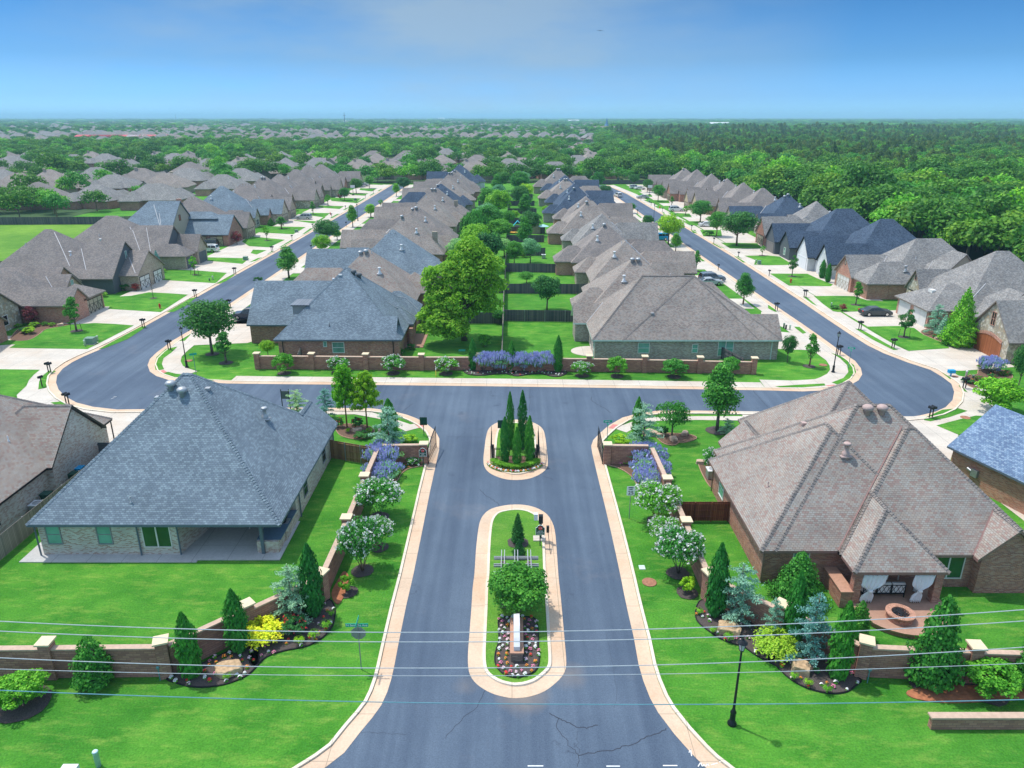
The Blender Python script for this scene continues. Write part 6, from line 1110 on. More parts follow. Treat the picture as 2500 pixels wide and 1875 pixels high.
# ============================================================ PLANTS
def leafmesh(name, c, nrm, size, mat, parent, asp=1.0, up=None):
    # one small quad per leaf cluster: c centres, nrm facing, size half-width
    c = np.asarray(c, float); n = len(c); nrm = np.asarray(nrm, float); nrm /= np.linalg.norm(nrm, axis=1, keepdims=True) + 1e-9
    rs = np.random.RandomState(n + int(abs(c[0, 0]) * 100)); r = rs.normal(size=(n, 3)) if up is None else np.asarray(up, float) + rs.normal(size=(n, 3)) * .15
    t = r - nrm * (r * nrm).sum(1, keepdims=True); t /= np.linalg.norm(t, axis=1, keepdims=True) + 1e-9; b = np.cross(nrm, t)
    s = np.broadcast_to(np.asarray(size, float).reshape(-1, 1) if np.ndim(size) else np.full((n, 1), size), (n, 1)); s = s * rs.uniform(.7, 1.3, (n, 1))
    v = np.empty((n, 4, 3)); v[:, 0] = c + t * s * asp; v[:, 1] = c + b * s * .8; v[:, 2] = c - t * s * asp; v[:, 3] = c - b * s * .8
    me = bpy.data.meshes.new(name); me.vertices.add(n * 4); me.vertices.foreach_set('co', v.reshape(-1)); me.loops.add(n * 4); me.loops.foreach_set('vertex_index', np.arange(n * 4, dtype=np.int32))
    me.polygons.add(n); me.polygons.foreach_set('loop_start', np.arange(0, n * 4, 4, dtype=np.int32)); me.polygons.foreach_set('loop_total', np.full(n, 4, dtype=np.int32)); me.update(calc_edges=True); me.materials.append(M(mat))
    o = bpy.data.objects.new(name, me)
    if parent is not None: C.objects.link(o); adopt(o, parent)
    return o
def sph(rs, n):
    v = rs.normal(size=(n, 3)); return v / np.linalg.norm(v, axis=1, keepdims=True)
def clumps(rs, cen, rad, per, flat=.8, fill=.25, upb=.35):
    P_, N_ = [], []
    for c, r in zip(cen, rad):
        m = int(per * (r / np.mean(rad)) ** 2); d = sph(rs, m); d[:, 2] = np.where(d[:, 2] < -.3, -d[:, 2], d[:, 2])
        q = rs.uniform(1 - fill, 1.05, (m, 1)); P_.append(c + d * q * r * np.array([1, 1, flat])); N_.append(d + rs.normal(size=(m, 3)) * .45 + np.array([0, 0, upb]))
    return np.vstack(P_), np.vstack(N_)
def trunk_mesh(t, H, r, limbs, rs, spread, name='trunk', multi=0):
    m = MB()
    if multi:
        for k in range(multi):
            a = 6.28 * k / multi + .4; x, y = math.cos(a), math.sin(a); m.tube([(x * r * .8, y * r * .8, 0), (x * spread * .25, y * spread * .25, H * .5), (x * spread * .6, y * spread * .6, H)], [r, r * .75, r * .4], 6)
    else:
        m.tube([(0, 0, 0), (.02 * H, 0, H * .5), (0, .02 * H, H)], [r * 1.25, r, r * .6], 8)
        for k in range(limbs):
            a = 2.4 * k + rs.uniform(0, .5); z = H * rs.uniform(.55, .95); m.tube([(0, 0, z), (math.cos(a) * spread * .45, math.sin(a) * spread * .45, z + spread * .35), (math.cos(a) * spread * .85, math.sin(a) * spread * .85, z + spread * .7)], [r * .5, r * .35, r * .15], 5)
    return m.build(name, 'bark', t, True)
def tree_proto(kind, seed, leaf='leaf_green', H=8.0, Wd=6.5, n=60, per=75, ls=.17, name='tree', cat='tree'):
    rs = np.random.RandomState(seed); t = empty(name, (0, 0, 0), None, cat)
    if kind in ('round', 'tall', 'sparse', 'low'):
        cb = {'round': .28, 'tall': .2, 'sparse': .32, 'low': .1}[kind]; cz = H * (cb + 1) / 2; rz_ = H * (1 - cb) / 2; d = sph(rs, n)
        rr = rs.uniform(.35, .88, (n, 1)) ** .6; cen = d * rr * np.array([Wd / 2, Wd / 2, rz_]) * .92 + np.array([0, 0, cz])
        if kind == 'tall': k = np.clip((H - cen[:, 2]) / (H * .75), .25, 1); cen[:, :2] *= k[:, None] ** .7
        rad = rs.uniform(.13, .21, n) * Wd * (.8 if kind == 'sparse' else 1); p, q = clumps(rs, cen, rad, per, .75)
        trunk_mesh(t, H * (cb + .22), H * .018 + .03, 7, rs, Wd * .38); leafmesh('crown', p, q, ls, leaf, t)
    elif kind == 'big':
        cen, rad = [], []
        for (x, y, z, a, b) in ((.06, 0, .66, .29, .27), (-.06, 0, .42, .37, .24), (.22, .05, .46, .24, .24), (-.26, -.16, .24, .22, .16), (.10, 0, .88, .15, .12), (-.2, 0, .58, .22, .18), (-.12, -.22, .2, .2, .12), (.2, 0, .7, .2, .18)):
            m = int(n * a * 2.4); d = sph(rs, m); r = rs.uniform(.6, 1, (m, 1)) ** .5; cen.append(np.array([x * Wd, y * Wd, z * H]) + d * r * np.array([a * Wd, a * Wd, b * H]) * .85); rad.append(rs.uniform(.045, .085, m) * Wd)
        p, q = clumps(rs, np.vstack(cen), np.concatenate(rad), per, .75); trunk_mesh(t, H * .5, .38, 9, rs, Wd * .36); leafmesh('crown', p, q, ls, leaf, t)
    elif kind == 'column':       # italian cypress
        m = n * per; z = rs.uniform(0, 1, m) ** 1.15; a = rs.uniform(0, 6.283, m); w = np.minimum(1, (1.02 - z) * 2.6) ** .75 * np.minimum(1, .62 + z * 2.6); r = Wd / 2 * w * (1 + .15 * np.sin(a * 3 + z * 17) + .12 * np.sin(a * 7 - z * 31)) * rs.uniform(.78, 1.14, m)
        p = np.stack([np.cos(a) * r, np.sin(a) * r, .12 + z * (H - .12)], 1); q = np.stack([np.cos(a), np.sin(a), .35 + 0 * a], 1) + rs.normal(size=(m, 3)) * .35
        MB().cyl((0, 0, 0), (0, 0, H * .8), .08, .02, 6).build('trunk', 'bark', t); leafmesh('crown', p, q, ls, leaf, t, 1.6, np.array([0, 0, 1.0]))
    elif kind == 'cone':         # dense holly or young spruce
        m = n * per; z = 1 - np.sqrt(rs.uniform(0, 1, m)); z = np.clip(z, 0, 1); a = rs.uniform(0, 6.283, m); w = (1 - z) ** (.55 if 'holly' in name else .8) * np.minimum(1, .6 + z * 3); lump = 1 + .26 * np.sin(a * 5 + z * 23) * np.cos(z * 37 + a) + .1 * np.sin(a * 2 + z * 7)
        r = Wd / 2 * w * lump * rs.uniform(.68, 1.12, m); p = np.stack([np.cos(a) * r, np.sin(a) * r, .15 + z * (H - .15)], 1); q = np.stack([np.cos(a), np.sin(a), .5 + 0 * a], 1) + rs.normal(size=(m, 3)) * .5
        MB().cyl((0, 0, 0), (0, 0, H * .8), .1, .02, 6).build('trunk', 'bark', t); leafmesh('crown', p, q, ls, leaf, t)
    elif kind == 'cedar':        # blue atlas cedar: sparse tiered branches of needle tufts
        P_, Q_ = [], []; tm = MB().tube([(0, 0, 0), (.1, 0, H * .5), (0, .08, H * .98)], [.11, .07, .015], 6)
        for k in range(n):
            z = H * (.10 + .86 * (k / n)); a = 2.4 * k + rs.uniform(-.4, .4); L_ = Wd / 2 * (1 - (k / n)) ** .5 * rs.uniform(.5, 1.25) + .15; tip = rs.uniform(-.05, .3)
            d = np.array([math.cos(a), math.sin(a), tip]); m = int(per * L_); s = rs.uniform(.08, 1, m) ** .75
            pp = np.array([0, 0, z]) + d * (s * L_)[:, None] + rs.normal(size=(m, 3)) * np.array([.10, .10, .035]) * (1 + s[:, None] * .6); pp[:, 2] -= s ** 2 * L_ * .18; P_.append(pp)
            Q_.append(rs.normal(size=(m, 3)) * .5 + np.array([0, 0, .8])); tm.cyl((0, 0, z), tuple(np.array([0, 0, z]) + d * L_ * .9 - np.array([0, 0, L_ * .14])), .025, .006, 4)
        tm.build('trunk', 'bark', t, True); leafmesh('crown', np.vstack(P_), np.vstack(Q_), ls, leaf, t, 1.8)
    elif kind == 'pine':
        P_, Q_ = [], []; tm = MB().tube([(0, 0, 0), (.12, .05, H * .55), (0, 0, H * .97)], [.14, .1, .03], 7)
        for k in range(n):
            u = k / n; z = H * (.36 + .6 * u); a = 2.4 * k; L_ = Wd / 2 * (1 - u) ** .6 * rs.uniform(.65, 1.1) + .25; d = np.array([math.cos(a), math.sin(a), .28]); e = np.array([0, 0, z]) + d * L_
            for s in np.linspace(.35, 1, 4):
                m = per // 4; c = np.array([0, 0, z]) + d * L_ * s; w = sph(rs, m); P_.append(c + w * rs.uniform(.2, 1, (m, 1)) * .42 * (.6 + .6 * s)); Q_.append(w + rs.normal(size=(m, 3)) * .6)
            tm.cyl((0, 0, z), tuple(e), .035, .01, 5)
        tm.build('trunk', 'bark', t, True); leafmesh('crown', np.vstack(P_), np.vstack(Q_), ls, leaf, t, 2.2)
    elif kind in ('myrtle', 'vitex', 'bush'):
        b0 = {'myrtle': .20, 'vitex': .05, 'bush': .04}[kind]; cz = H * (b0 + 1) / 2; rz_ = H * (1 - b0) / 2; d = sph(rs, n); d[:, 2] = np.abs(d[:, 2]) * np.where(rs.rand(n) < .75, 1, -.7)
        cen = d * rs.uniform(.45, .95, (n, 1)) ** .6 * np.array([Wd / 2, Wd / 2, rz_]) * .93 + np.array([0, 0, cz]); rad = rs.uniform(.10, .17, n) * Wd; p, q = clumps(rs, cen, rad, per, .75, .4)
        trunk_mesh(t, H * (b0 + .25), .05 if kind != 'bush' else .03, 0, rs, Wd * .35, multi=5 if kind != 'bush' else 3); cr = leafmesh('crown', p, q, ls, leaf, t)
        return t, cr, cen, rad, rs, Wd, H
    elif kind == 'frond':        # golden arching thread shrub
        P_, Q_ = [], []
        for k in range(n):
            a = rs.uniform(0, 6.283); L_ = Wd / 2 * rs.uniform(.45, 1.0); h = H * rs.uniform(.5, 1) * (1.15 - L_ / Wd); s = np.linspace(.15, 1, per); c = np.stack([np.cos(a) * L_ * s, np.sin(a) * L_ * s, h * np.sin(s * 2.3) * 1.15], 1) + rs.normal(size=(per, 3)) * .045; c[:, 2] = np.abs(c[:, 2]) + .05
            P_.append(c); Q_.append(np.tile([math.cos(a) * .3, math.sin(a) * .3, 1], (per, 1)) + rs.normal(size=(per, 3)) * .3)
        leafmesh('fronds', np.vstack(P_), np.vstack(Q_), ls, leaf, t, 1.7); MB().cyl((0, 0, 0), (0, 0, H * .4), .05, .02, 5).build('stem', 'bark', t)
    elif kind == 'willow':
        P_, Q_ = [], []
        for k in range(n):
            a = rs.uniform(0, 6.283); r = Wd / 2 * math.sqrt(rs.uniform(.05, 1)); top = H * (1 - .35 * (r / (Wd / 2)) ** 2) * rs.uniform(.92, 1); ln = rs.uniform(.35, .7) * H * (.5 + r / Wd); s = np.linspace(0, 1, per)
            P_.append(np.stack([math.cos(a) * r * (1 + .08 * s), math.sin(a) * r * (1 + .08 * s), top - s * ln], 1) + rs.normal(size=(per, 3)) * .1); Q_.append(np.tile([math.cos(a), math.sin(a), .3], (per, 1)) + rs.normal(size=(per, 3)) * .4)
        trunk_mesh(t, H * .5, .25, 6, rs, Wd * .3); leafmesh('crown', np.vstack(P_), np.vstack(Q_), ls, leaf, t, 2.0, np.array([0, 0, 1.0]))
    elif kind == 'bare':
        m = MB().tube([(0, 0, 0), (0, 0, H)], [.06, .015], 6)
        for k in range(16): a = 2.4 * k; z = H * (.35 + .6 * k / 16); m.cyl((0, 0, z), (math.cos(a) * Wd * .35, math.sin(a) * Wd * .35, z + H * .2), .02, .006, 4)
        m.build('trunk', 'bark', t); p = rs.normal(size=(60, 3)) * np.array([Wd * .2, Wd * .2, H * .12]) + np.array([0, 0, H * .8]); leafmesh('crown', p, sph(rs, 60), .05, leaf, t)
    return t
def add_flowers(r, mat, n, size, up=False, name='flowers'):
    t, cr, cen, rad, rs, Wd, H = r; P_ = []
    for c, q in zip(cen, rad):
        if rs.rand() < .25: continue
        d = sph(rs, max(1, n)); d[:, 2] = np.abs(d[:, 2]) * .9; P_.append(c + d * q * 1.12 * np.array([1, 1, .75]))
    p = np.vstack(P_); rr = np.hypot(p[:, 0], p[:, 1]); keep = (rr > Wd * .2) | (p[:, 2] > H * .75); p = p[keep]
    if up: p = np.repeat(p, 3, 0); p[:, 2] += np.tile([0, .12, .24], len(p) // 3) * 1.0; leafmesh(name, p, rs.normal(size=(len(p), 3)) * np.array([1, 1, .15]), size, mat, t, 2.3, np.array([0, 0, 1.0]))
    else:
        p = np.repeat(p, 5, 0) + rs.normal(size=(len(p) * 5, 3)) * size * .8; leafmesh(name, p, rs.normal(size=(len(p), 3)) + np.array([0, 0, .6]), size, mat, t)
    return t
PR = {}
DEF = {  # kind, seed, leaf, H, W, clumps, per, leaf size
 'round1': ('round', 1, 'leaf_green', 8, 7, 85, 85, .15), 'round2': ('round', 2, 'leaf_dark', 8, 7, 80, 80, .16), 'round3': ('round', 3, 'leaf_green', 8, 7, 70, 70, .17), 'dark1': ('round', 4, 'leaf_dark', 9, 8, 90, 80, .17),
 'tall1': ('tall', 5, 'leaf_green', 9, 6, 80, 80, .15), 'tall2': ('tall', 6, 'leaf_bright', 9, 6, 80, 75, .15), 'young1': ('tall', 7, 'leaf_green', 4.5, 2.4, 30, 60, .10), 'young2': ('sparse', 8, 'leaf_bright', 4.2, 2.4, 26, 50, .10), 'young3': ('round', 9, 'leaf_dark', 4.2, 2.6, 30, 60, .10),
 'lime': ('round', 10, 'leaf_lime', 8, 7, 80, 75, .16), 'silver': ('round', 11, 'leaf_silver', 7, 6.5, 70, 75, .15), 'red': ('low', 12, 'leaf_burgundy', 3, 2.8, 34, 60, .09), 'maple': ('big', 13, 'leaf_maple', 15, 14, 130, 62, .18), 'sparse': ('sparse', 14, 'leaf_green', 6, 6, 55, 60, .12),
 'cypress1': ('column', 15, 'leaf_cypress', 6, 1.3, 50, 80, .07), 'cypress2': ('column', 16, 'leaf_cypress', 4, 1.1, 40, 70, .07), 'holly': ('cone', 17, 'leaf_green', 4, 2.6, 50, 95, .09), 'sprucelet': ('cone', 18, 'leaf_dark', 3, 2, 40, 70, .08), 'bluecone': ('cone', 19, 'leaf_blue', 4, 2.2, 40, 70, .09), 'fir': ('cone', 27, 'leaf_green', 6, 5, 70, 100, .11), 'pyramid': ('cone', 28, 'leaf_bright', 9, 5, 80, 95, .13),
 'cedar1': ('cedar', 20, 'leaf_blue', 4.2, 3.8, 36, 95, .055), 'cedar2': ('cedar', 21, 'leaf_blue', 4.2, 3.6, 32, 95, .055), 'pine1': ('pine', 22, 'leaf_bright', 8, 4.6, 40, 210, .10), 'pine2': ('pine', 23, 'leaf_maple', 7.6, 5.0, 36, 210, .10),
 'gold': ('frond', 24, 'leaf_yellow', 1.2, 2.8, 330, 16, .05), 'willow': ('willow', 25, 'leaf_green', 8, 8, 330, 22, .16), 'bare': ('bare', 26, 'leaf_burgundy', 3.5, 1.6, 1, 1, .1)}
def proto(k):
    if k in PR: return PR[k]
    nm = {'myrtle': 'crape_myrtle'}.get(k, None)
    if k == 'myrtle': t = add_flowers(tree_proto('myrtle', 31, 'leaf_myrtle', 4, 4.2, 84, 80, .085, 'flowering_tree'), 'flower_white', 5, .085)
    elif k == 'myrtlebush': t = add_flowers(tree_proto('bush', 32, 'leaf_myrtle', 2, 2.3, 40, 70, .065, 'flowering_bush', 'bush'), 'flower_white', 5, .06)
    elif k == 'greenbush': t = tree_proto('bush', 33, 'leaf_myrtle', 2, 2.4, 44, 75, .07, 'bush', 'bush')[0]
    elif k == 'fan': t = tree_proto('bush', 37, 'leaf_bright', 2.6, 3.2, 60, 85, .08, 'bush', 'bush')[0]
    elif k == 'vitex': t = add_flowers(tree_proto('vitex', 34, 'leaf_silver', 2.4, 3.2, 55, 65, .07, 'flowering_bush', 'bush'), 'flower_purple', 20, .08, True)
    elif k == 'smallbush': t = tree_proto('bush', 35, 'leaf_dark', .9, 1.1, 26, 50, .05, 'shrub', 'shrub')[0]
    elif k == 'redbush': t = add_flowers(tree_proto('bush', 36, 'leaf_dark', .9, 1.2, 26, 50, .05, 'shrub', 'shrub'), 'flower_red', 2, .04)
    elif k == 'bronze': t = tree_proto('bush', 38, 'leaf_lime', 1.3, 1.3, 30, 60, .06, 'shrub', 'shrub')[0]
    elif k == 'bigbush': t = tree_proto('bush', 39, 'leaf_green', 3.4, 3.9, 110, 95, .085, 'bush', 'bush')[0]
    elif k == 'tuft':
        t = empty('ornamental_grass', (0, 0, 0), None, 'plant'); rs = np.random.RandomState(5); P_, N_ = [], []
        for _ in range(60): a = rs.uniform(0, 6.28); s = np.linspace(.1, 1, 6); r = .4 * rs.uniform(.4, 1); P_.append(np.stack([np.cos(a) * r * s, np.sin(a) * r * s, .55 * np.sin(s * 2.2)], 1)); N_.append(np.tile([np.cos(a), np.sin(a), 1.2], (6, 1)))
        leafmesh('blades', np.vstack(P_), np.vstack(N_), .03, 'leaf_lime', t, 2.6)
    else:
        d = DEF[k]; nm = {'cypress1': 'cypress', 'cypress2': 'cypress', 'cedar1': 'blue_cedar', 'cedar2': 'blue_cedar', 'pine1': 'pine_tree', 'pine2': 'pine_tree', 'gold': 'golden_shrub', 'willow': 'willow_tree', 'holly': 'holly_bush', 'sprucelet': 'conifer', 'bluecone': 'blue_spruce', 'fir': 'conifer', 'pyramid': 'tree'}.get(k, 'tree')
        t = tree_proto(*d, name=nm, cat={'golden_shrub': 'shrub', 'holly_bush': 'bush'}.get(nm, 'tree'))
    dm = {'myrtle': (4, 4.2), 'myrtlebush': (2, 2.3), 'greenbush': (2, 2.4), 'fan': (2.6, 3.2), 'vitex': (2.4, 3.2), 'smallbush': (.9, 1.1), 'redbush': (.9, 1.2), 'bronze': (1.3, 1.3), 'tuft': (.6, .8), 'bigbush': (3.4, 3.9)}
    t['dims'] = dm.get(k) or (DEF[k][3], DEF[k][4]); PR[k] = t; return t
rnd = random.Random(77); MULCH = MB(); MR = []
def plant(k, tl, x, y, ytop, w, label, group=None, ring=None, tt=None, z=0, stake=False):
    # base at a ground pixel, height from the pixel of the top, width in the same pixels
    b = G(tl, x, y, z); py_ = NP(tl, x, y)[1]
    h = zat(tt or tl, x, ytop, b[1]) - z; dist = b[1] * CP + (CH - z) * SP; wd = w / 3.5296 / F * dist
    if k in ('gold', 'vitex', 'fan', 'myrtlebush', 'greenbush', 'smallbush', 'redbush', 'bronze', 'holly', 'fir') and tl not in ('B1', 'B2'):      # the pixel marks the near edge of the bush, not its middle
        sh = .5 * wd * (.35 if k == 'vitex' else .5 if k in ('holly', 'fir', 'fan') else .75); b = (b[0] * (1 + sh / b[1]), b[1] + sh); h = zat(tt or tl, x, ytop, b[1] + (sh * .3 if k != 'holly' else 0)) - z
    p = proto(k); H0, W0 = p['dims'][0], p['dims'][1]; s = wd / W0
    o = place(p, (b[0], b[1], z), rnd.uniform(0, 6.28), (s, s, max(h, .3) / H0), label, group)
    if ring:
        n = 16; r = ring if ring > 1.0001 or ring < 1 else .7
        MULCH.add([(b[0], b[1], .055 + z)] + [(b[0] + math.cos(6.283 * q / n) * r * rnd.uniform(.92, 1.08), b[1] + math.sin(6.283 * q / n) * r * rnd.uniform(.92, 1.08), .05 + z) for q in range(n)], [(0, 1 + q, 1 + (q + 1) % n) for q in range(n)])
    return o
st = 'street and lawn trees'; mt = 'white flowering trees along the entry walls'; wb = 'flowering bushes along the long wall'; cy = 'slim cypresses'; bc = 'blue cedars'
# left corner, left street
plant('dark1', 'B0', 1830, 865, 400, 430, 'large round dark green tree on the left corner lawn', st, .9); plant('young1', 'B0', 1950, 940, 660, 185, 'small tree in front of the big round tree on the left corner lawn', st, .9)
plant('young1', 'B0', 660, 665, 360, 165, 'staked young tree before the brown carriage doors', st, .9); plant('bare', 'B0', 1322, 382, 230, 80, 'bare reddish sapling on the hydrant lawn', st, .6); plant('young2', 'A0', 1680, 1487, 1320, 75, 'small staked tree on the lawn beside the crossbuck garages', st, .6)
plant('red', 'B0', 285, 610, 450, 120, 'burgundy maple at the entry of the tan gabled house', 'burgundy bushes'); plant('red', 'A0', 1175, 1625, 1560, 75, 'small burgundy bush before the white crossbuck garage', 'burgundy bushes'); plant('red', 'A0', 2045, 1225, 1110, 85, 'red maple bush at the corner of the house with the minivan', 'burgundy bushes'); plant('smallbush', 'A0', 1080, 1630, 1560, 90, 'green bush against the tan brick side wall'); plant('bluecone', 'A0', 1370, 1460, 1270, 80, 'blue green conifer between the crossbuck garage and the arch')
for x, y, k, w in ((215, 690, 'smallbush', 90), (300, 640, 'bronze', 80), (260, 700, 'bronze', 110), (390, 625, 'smallbush', 60), (450, 630, 'bronze', 60), (600, 612, 'smallbush', 40), (900, 375, 'bronze', 70), (1400, 165, 'bronze', 60), (160, 640, 'bronze', 60)): plant(k, 'B0', x, y, y - w * .7, w, 'low shrub in the front bed of a left street house', 'low shrubs in front beds')
for a in [(95, 1190, 1060, 62, 'young2', 'slim young tree before the fourth driveway up the left street'), (222, 1090, 980, 115, 'young1', 'young tree on the lawn left of the silver suv'), (130, 1062, 990, 60, 'sprucelet', 'dark cone shrub by the brick wall left of the silver suv'), (492, 965, 848, 62, 'young1', 'slim tree just above the silver suv'), (622, 890, 790, 52, 'young2', 'young tree by the stone garage corner up the left street'), (765, 845, 738, 100, 'round1', 'round tree by the basketball hoop lawn'), (727, 838, 780, 40, 'red', 'small purple tree beside the round tree up the left street'), (865, 785, 655, 105, 'dark1', 'dark round street tree past the hoop'), (980, 740, 635, 80, 'round1', 'round street tree near the distant white car'), (1050, 680, 550, 70, 'tall1', 'loose tree before the house at the street end'), (1155, 660, 563, 90, 'round2', 'rounded tree in front of the gabled end house'),
          (835, 1075, 888, 118, 'tall1', 'leafy tree on the block side beside the distant lamp'), (990, 990, 868, 125, 'tall2', 'leafy tree on the block side above the lamp'), (1078, 905, 835, 50, 'young2', 'small tree on the block side of the left street'), (620, 1215, 1015, 225, 'dark1', 'large dark tree shading the block side pavement'), (700, 1185, 1090, 100, 'tall2', 'lighter tree merged with the large dark tree'), (575, 1335, 1140, 155, 'lime', 'bright tree above the parked grey jeep'), (285, 1515, 1245, 230, 'tall1', 'tall leafy tree at the left street bend before the red brown roof'), (1210, 810, 690, 80, 'tall2', 'tree on the block side near the street end'), (1275, 770, 645, 130, 'dark1', 'dark tree on the block side at the street end'), (20, 1560, 1500, 80, 'smallbush', 'low green bush behind the left end of the slate roof')]:
    plant(a[4], 'A1', *a[:4], a[5], st, .7 if a[4].startswith('young') else None)
# block interior
b = G('B1', 1950, 755); place(proto('maple'), (b[0] - 2.6, b[1] + .6, 0), 0, (.98, .98, .97), 'huge bright green maple behind the long wall, the largest tree', 'garden trees of the walled block')
gt = 'garden trees of the walled block'
for a in [('A1', 1900, 1185, 920, 270, 'willow', 'weeping willow in the middle of the back gardens'), ('A1', 1750, 1400, 1185, 230, 'silver', 'silver green tree just behind the maple crown'), ('A1', 2085, 980, 795, 210, 'dark1', 'dark spreading tree beyond the willow'), ('A1', 2095, 1200, 1010, 230, 'round1', 'round tree right of the willow'), ('A1', 2180, 1080, 930, 110, 'round3', 'tree beside the garden fence right of the dark tree'), ('A1', 2140, 1330, 1180, 190, 'silver', 'grey green tree right behind the maple top'), ('A1', 1505, 1440, 1305, 80, 'bluecone', 'blue spruce left of two beside the brown fence'), ('A1', 1600, 1375, 1298, 75, 'bluecone', 'blue spruce right of two beside the brown fence'), ('A1', 1720, 1205, 1135, 26, 'cypress2', 'small narrow cypress by the chimney roof'), ('A1', 1775, 1215, 1140, 24, 'cypress2', 'second narrow cypress by the chimney roof'), ('A1', 1850, 1230, 1140, 28, 'cypress2', 'third narrow cypress by the chimney roof'), ('A1', 2150, 860, 790, 90, 'lime', 'yellow green tree far in the gardens'), ('A1', 1900, 790, 720, 50, 'young1', 'slim tree among the far garden fences'),
          ('B2', 300, 483, 190, 245, 'round2', 'round dark green tree on the garden lawn behind the first fence'), ('A2', 125, 1560, 1458, 135, 'round3', 'low round bushy tree behind the second fence'), ('A2', 20, 1400, 1200, 150, 'round1', 'tree at the left end of the garden fences'), ('A2', 130, 905, 810, 100, 'round2', 'garden tree beside the dark blue roofs'), ('A2', 20, 1030, 930, 90, 'lime', 'bright tree left of the play house'), ('A2', 290, 960, 890, 70, 'lime', 'small yellow green tree by the brick gable'), ('A2', 100, 1340, 1260, 90, 'bronze', 'garden shrub by the grey fence'), ('A2', 30, 760, 640, 90, 'round1', 'distant garden tree at the top of the lane'), ('A2', 40, 870, 810, 70, 'silver', 'pale garden tree far down the lane'), ('B1', 1970, 800, 700, 130, 'greenbush', 'round shrub bed at the foot of the maple'), ('B1', 2090, 600, 480, 110, 'round3', 'dark shrub at the fence right of the maple'), ('B1', 1240, 880, 815, 90, 'smallbush', 'round dark shrub at the corner of the left brick house'), ('B1', 1335, 825, 770, 70, 'smallbush', 'clipped round shrub on the brick patio edge'), ('B1', 105, 890, 745, 125, 'lime', 'golden conifer at the left corner of the brick house'), ('B1', 70, 745, 665, 80, 'greenbush', 'shrub beside the garage wing of the corner house')]:
    plant(a[5], *a[:5], a[6], gt)
for k, (x, y, z_) in enumerate([(-9, 136, 4), (-5, 150, 6), (4, 158, 4.5), (-8, 163, 6), (3, 178, 5), (-6, 192, 6.5), (5, 196, 5), (-7, 210, 6), (-4, 228, 7), (4, 234, 5), (-8, 247, 6), (3, 256, 6), (-5, 270, 6), (5, 280, 5), (-6, 296, 6), (3, 305, 7), (-4, 322, 6), (5, 335, 6)]):
    place(proto(('round1', 'round2', 'silver', 'lime', 'tall1')[k % 5]), (x, y, 0), k, z_ / 6.2, 'garden tree in the lane of back gardens', 'small trees in the far back gardens')
# right street, block side and outer side
for a in [('B2', 1990, 435, 165, 190, 'tall1', 'two stemmed green tree beside the right corner house'), ('A2', 1163, 1108, 972, 108, 'round2', 'round tree on the block side below the lamp'), ('A2', 1345, 1228, 968, 225, 'lime', 'large olive green tree beside the blue jeep'), ('A2', 1408, 1285, 1128, 120, 'tall1', 'smaller tree right of the olive green tree'), ('A2', 1585, 1455, 1268, 82, 'young1', 'slim tree by the grey parked suvs'), ('A2', 1015, 955, 868, 100, 'round1', 'round tree on the block side above the lamp'), ('A2', 835, 835, 778, 60, 'round1', 'small round tree near the roof end'), ('A2', 795, 805, 715, 120, 'dark1', 'dark tree at the upper bend of the right street'), ('A2', 740, 770, 600, 120, 'round1', 'light green tree at the upper bend'), ('A2', 645, 700, 585, 90, 'dark1', 'dark tree behind the upper bend'),
          ('A2', 1620, 1035, 848, 200, 'round1', 'round street tree before the plain grey gable roofs'), ('A2', 1935, 1235, 945, 305, 'round2', 'broad round dark street tree on the right street'), ('A2', 1760, 1155, 945, 175, 'round1', 'street tree left of the broad dark one'), ('A2', 1375, 892, 805, 48, 'young1', 'slim tree right of the white suv'), ('A2', 1495, 972, 888, 62, 'young2', 'small spreading young tree near the white suv'), ('A2', 1258, 855, 712, 112, 'round1', 'round tree by the distant silver car'), ('A2', 1165, 775, 662, 92, 'round2', 'round tree beside the farthest cars'), ('A2', 1050, 722, 618, 100, 'round2', 'round tree on the grass at the street end'), ('A2', 945, 698, 655, 42, 'young1', 'small tree on the grass at the street end'), ('A2', 912, 698, 638, 34, 'bluecone', 'small blue green conifer on the grass at the street end'), ('A2', 2155, 1322, 1230, 50, 'young2', 'staked sapling below the broad round tree'),
          ('A3', 205, 1500, 1312, 82, 'young3', 'young tree on the hydrant lawn before the white house'), ('B3', 755, 440, 232, 102, 'young1', 'young tree on the lawn above the charcoal sedan'), ('B3', 1170, 718, 468, 135, 'young3', 'staked young tree between sedan and stone garage'), ('B3', 355, 970, 678, 145, 'young1', 'small green tree on the right corner lawn'), ('B3', 2150, 1170, 785, 170, 'round2', 'leafy tree at the right frame edge above the blue roof')]:
    plant(a[5], *a[:5], a[6], st, .8 if a[5].startswith('young') else None)
plant('cypress2', 'B3', 462, 208, 50, 46, 'slim cypress left of two before the white house', cy); plant('cypress2', 'B3', 512, 243, 82, 42, 'slim cypress right of two before the white house', cy); plant('sprucelet', 'B3', 978, 362, 272, 66, 'small dark cone shrub against the red brick wall'); plant('cedar1', 'B3', 1430, 690, 420, 180, 'blue cedar by the pale double garages', bc); plant('bluecone', 'B3', 1500, 720, 520, 130, 'second blue conifer touching the bright green tree', bc)
plant('pyramid', 'B3', 1630, 790, 285, 290, 'tall bright green pyramidal tree beside the stone garage', st); plant('fan', 'B3', 1950, 1400, 1060, 420, 'broad low dark evergreen behind the blue shingle roof'); plant('vitex', 'B3', 1920, 1035, 895, 230, 'lilac flowering bush by the stone garage driveway', 'lilac bushes'); plant('round2', 'B3', 165, 935, 705, 125, 'bronze tinged magnolia at the right end of the grey brick house', st)
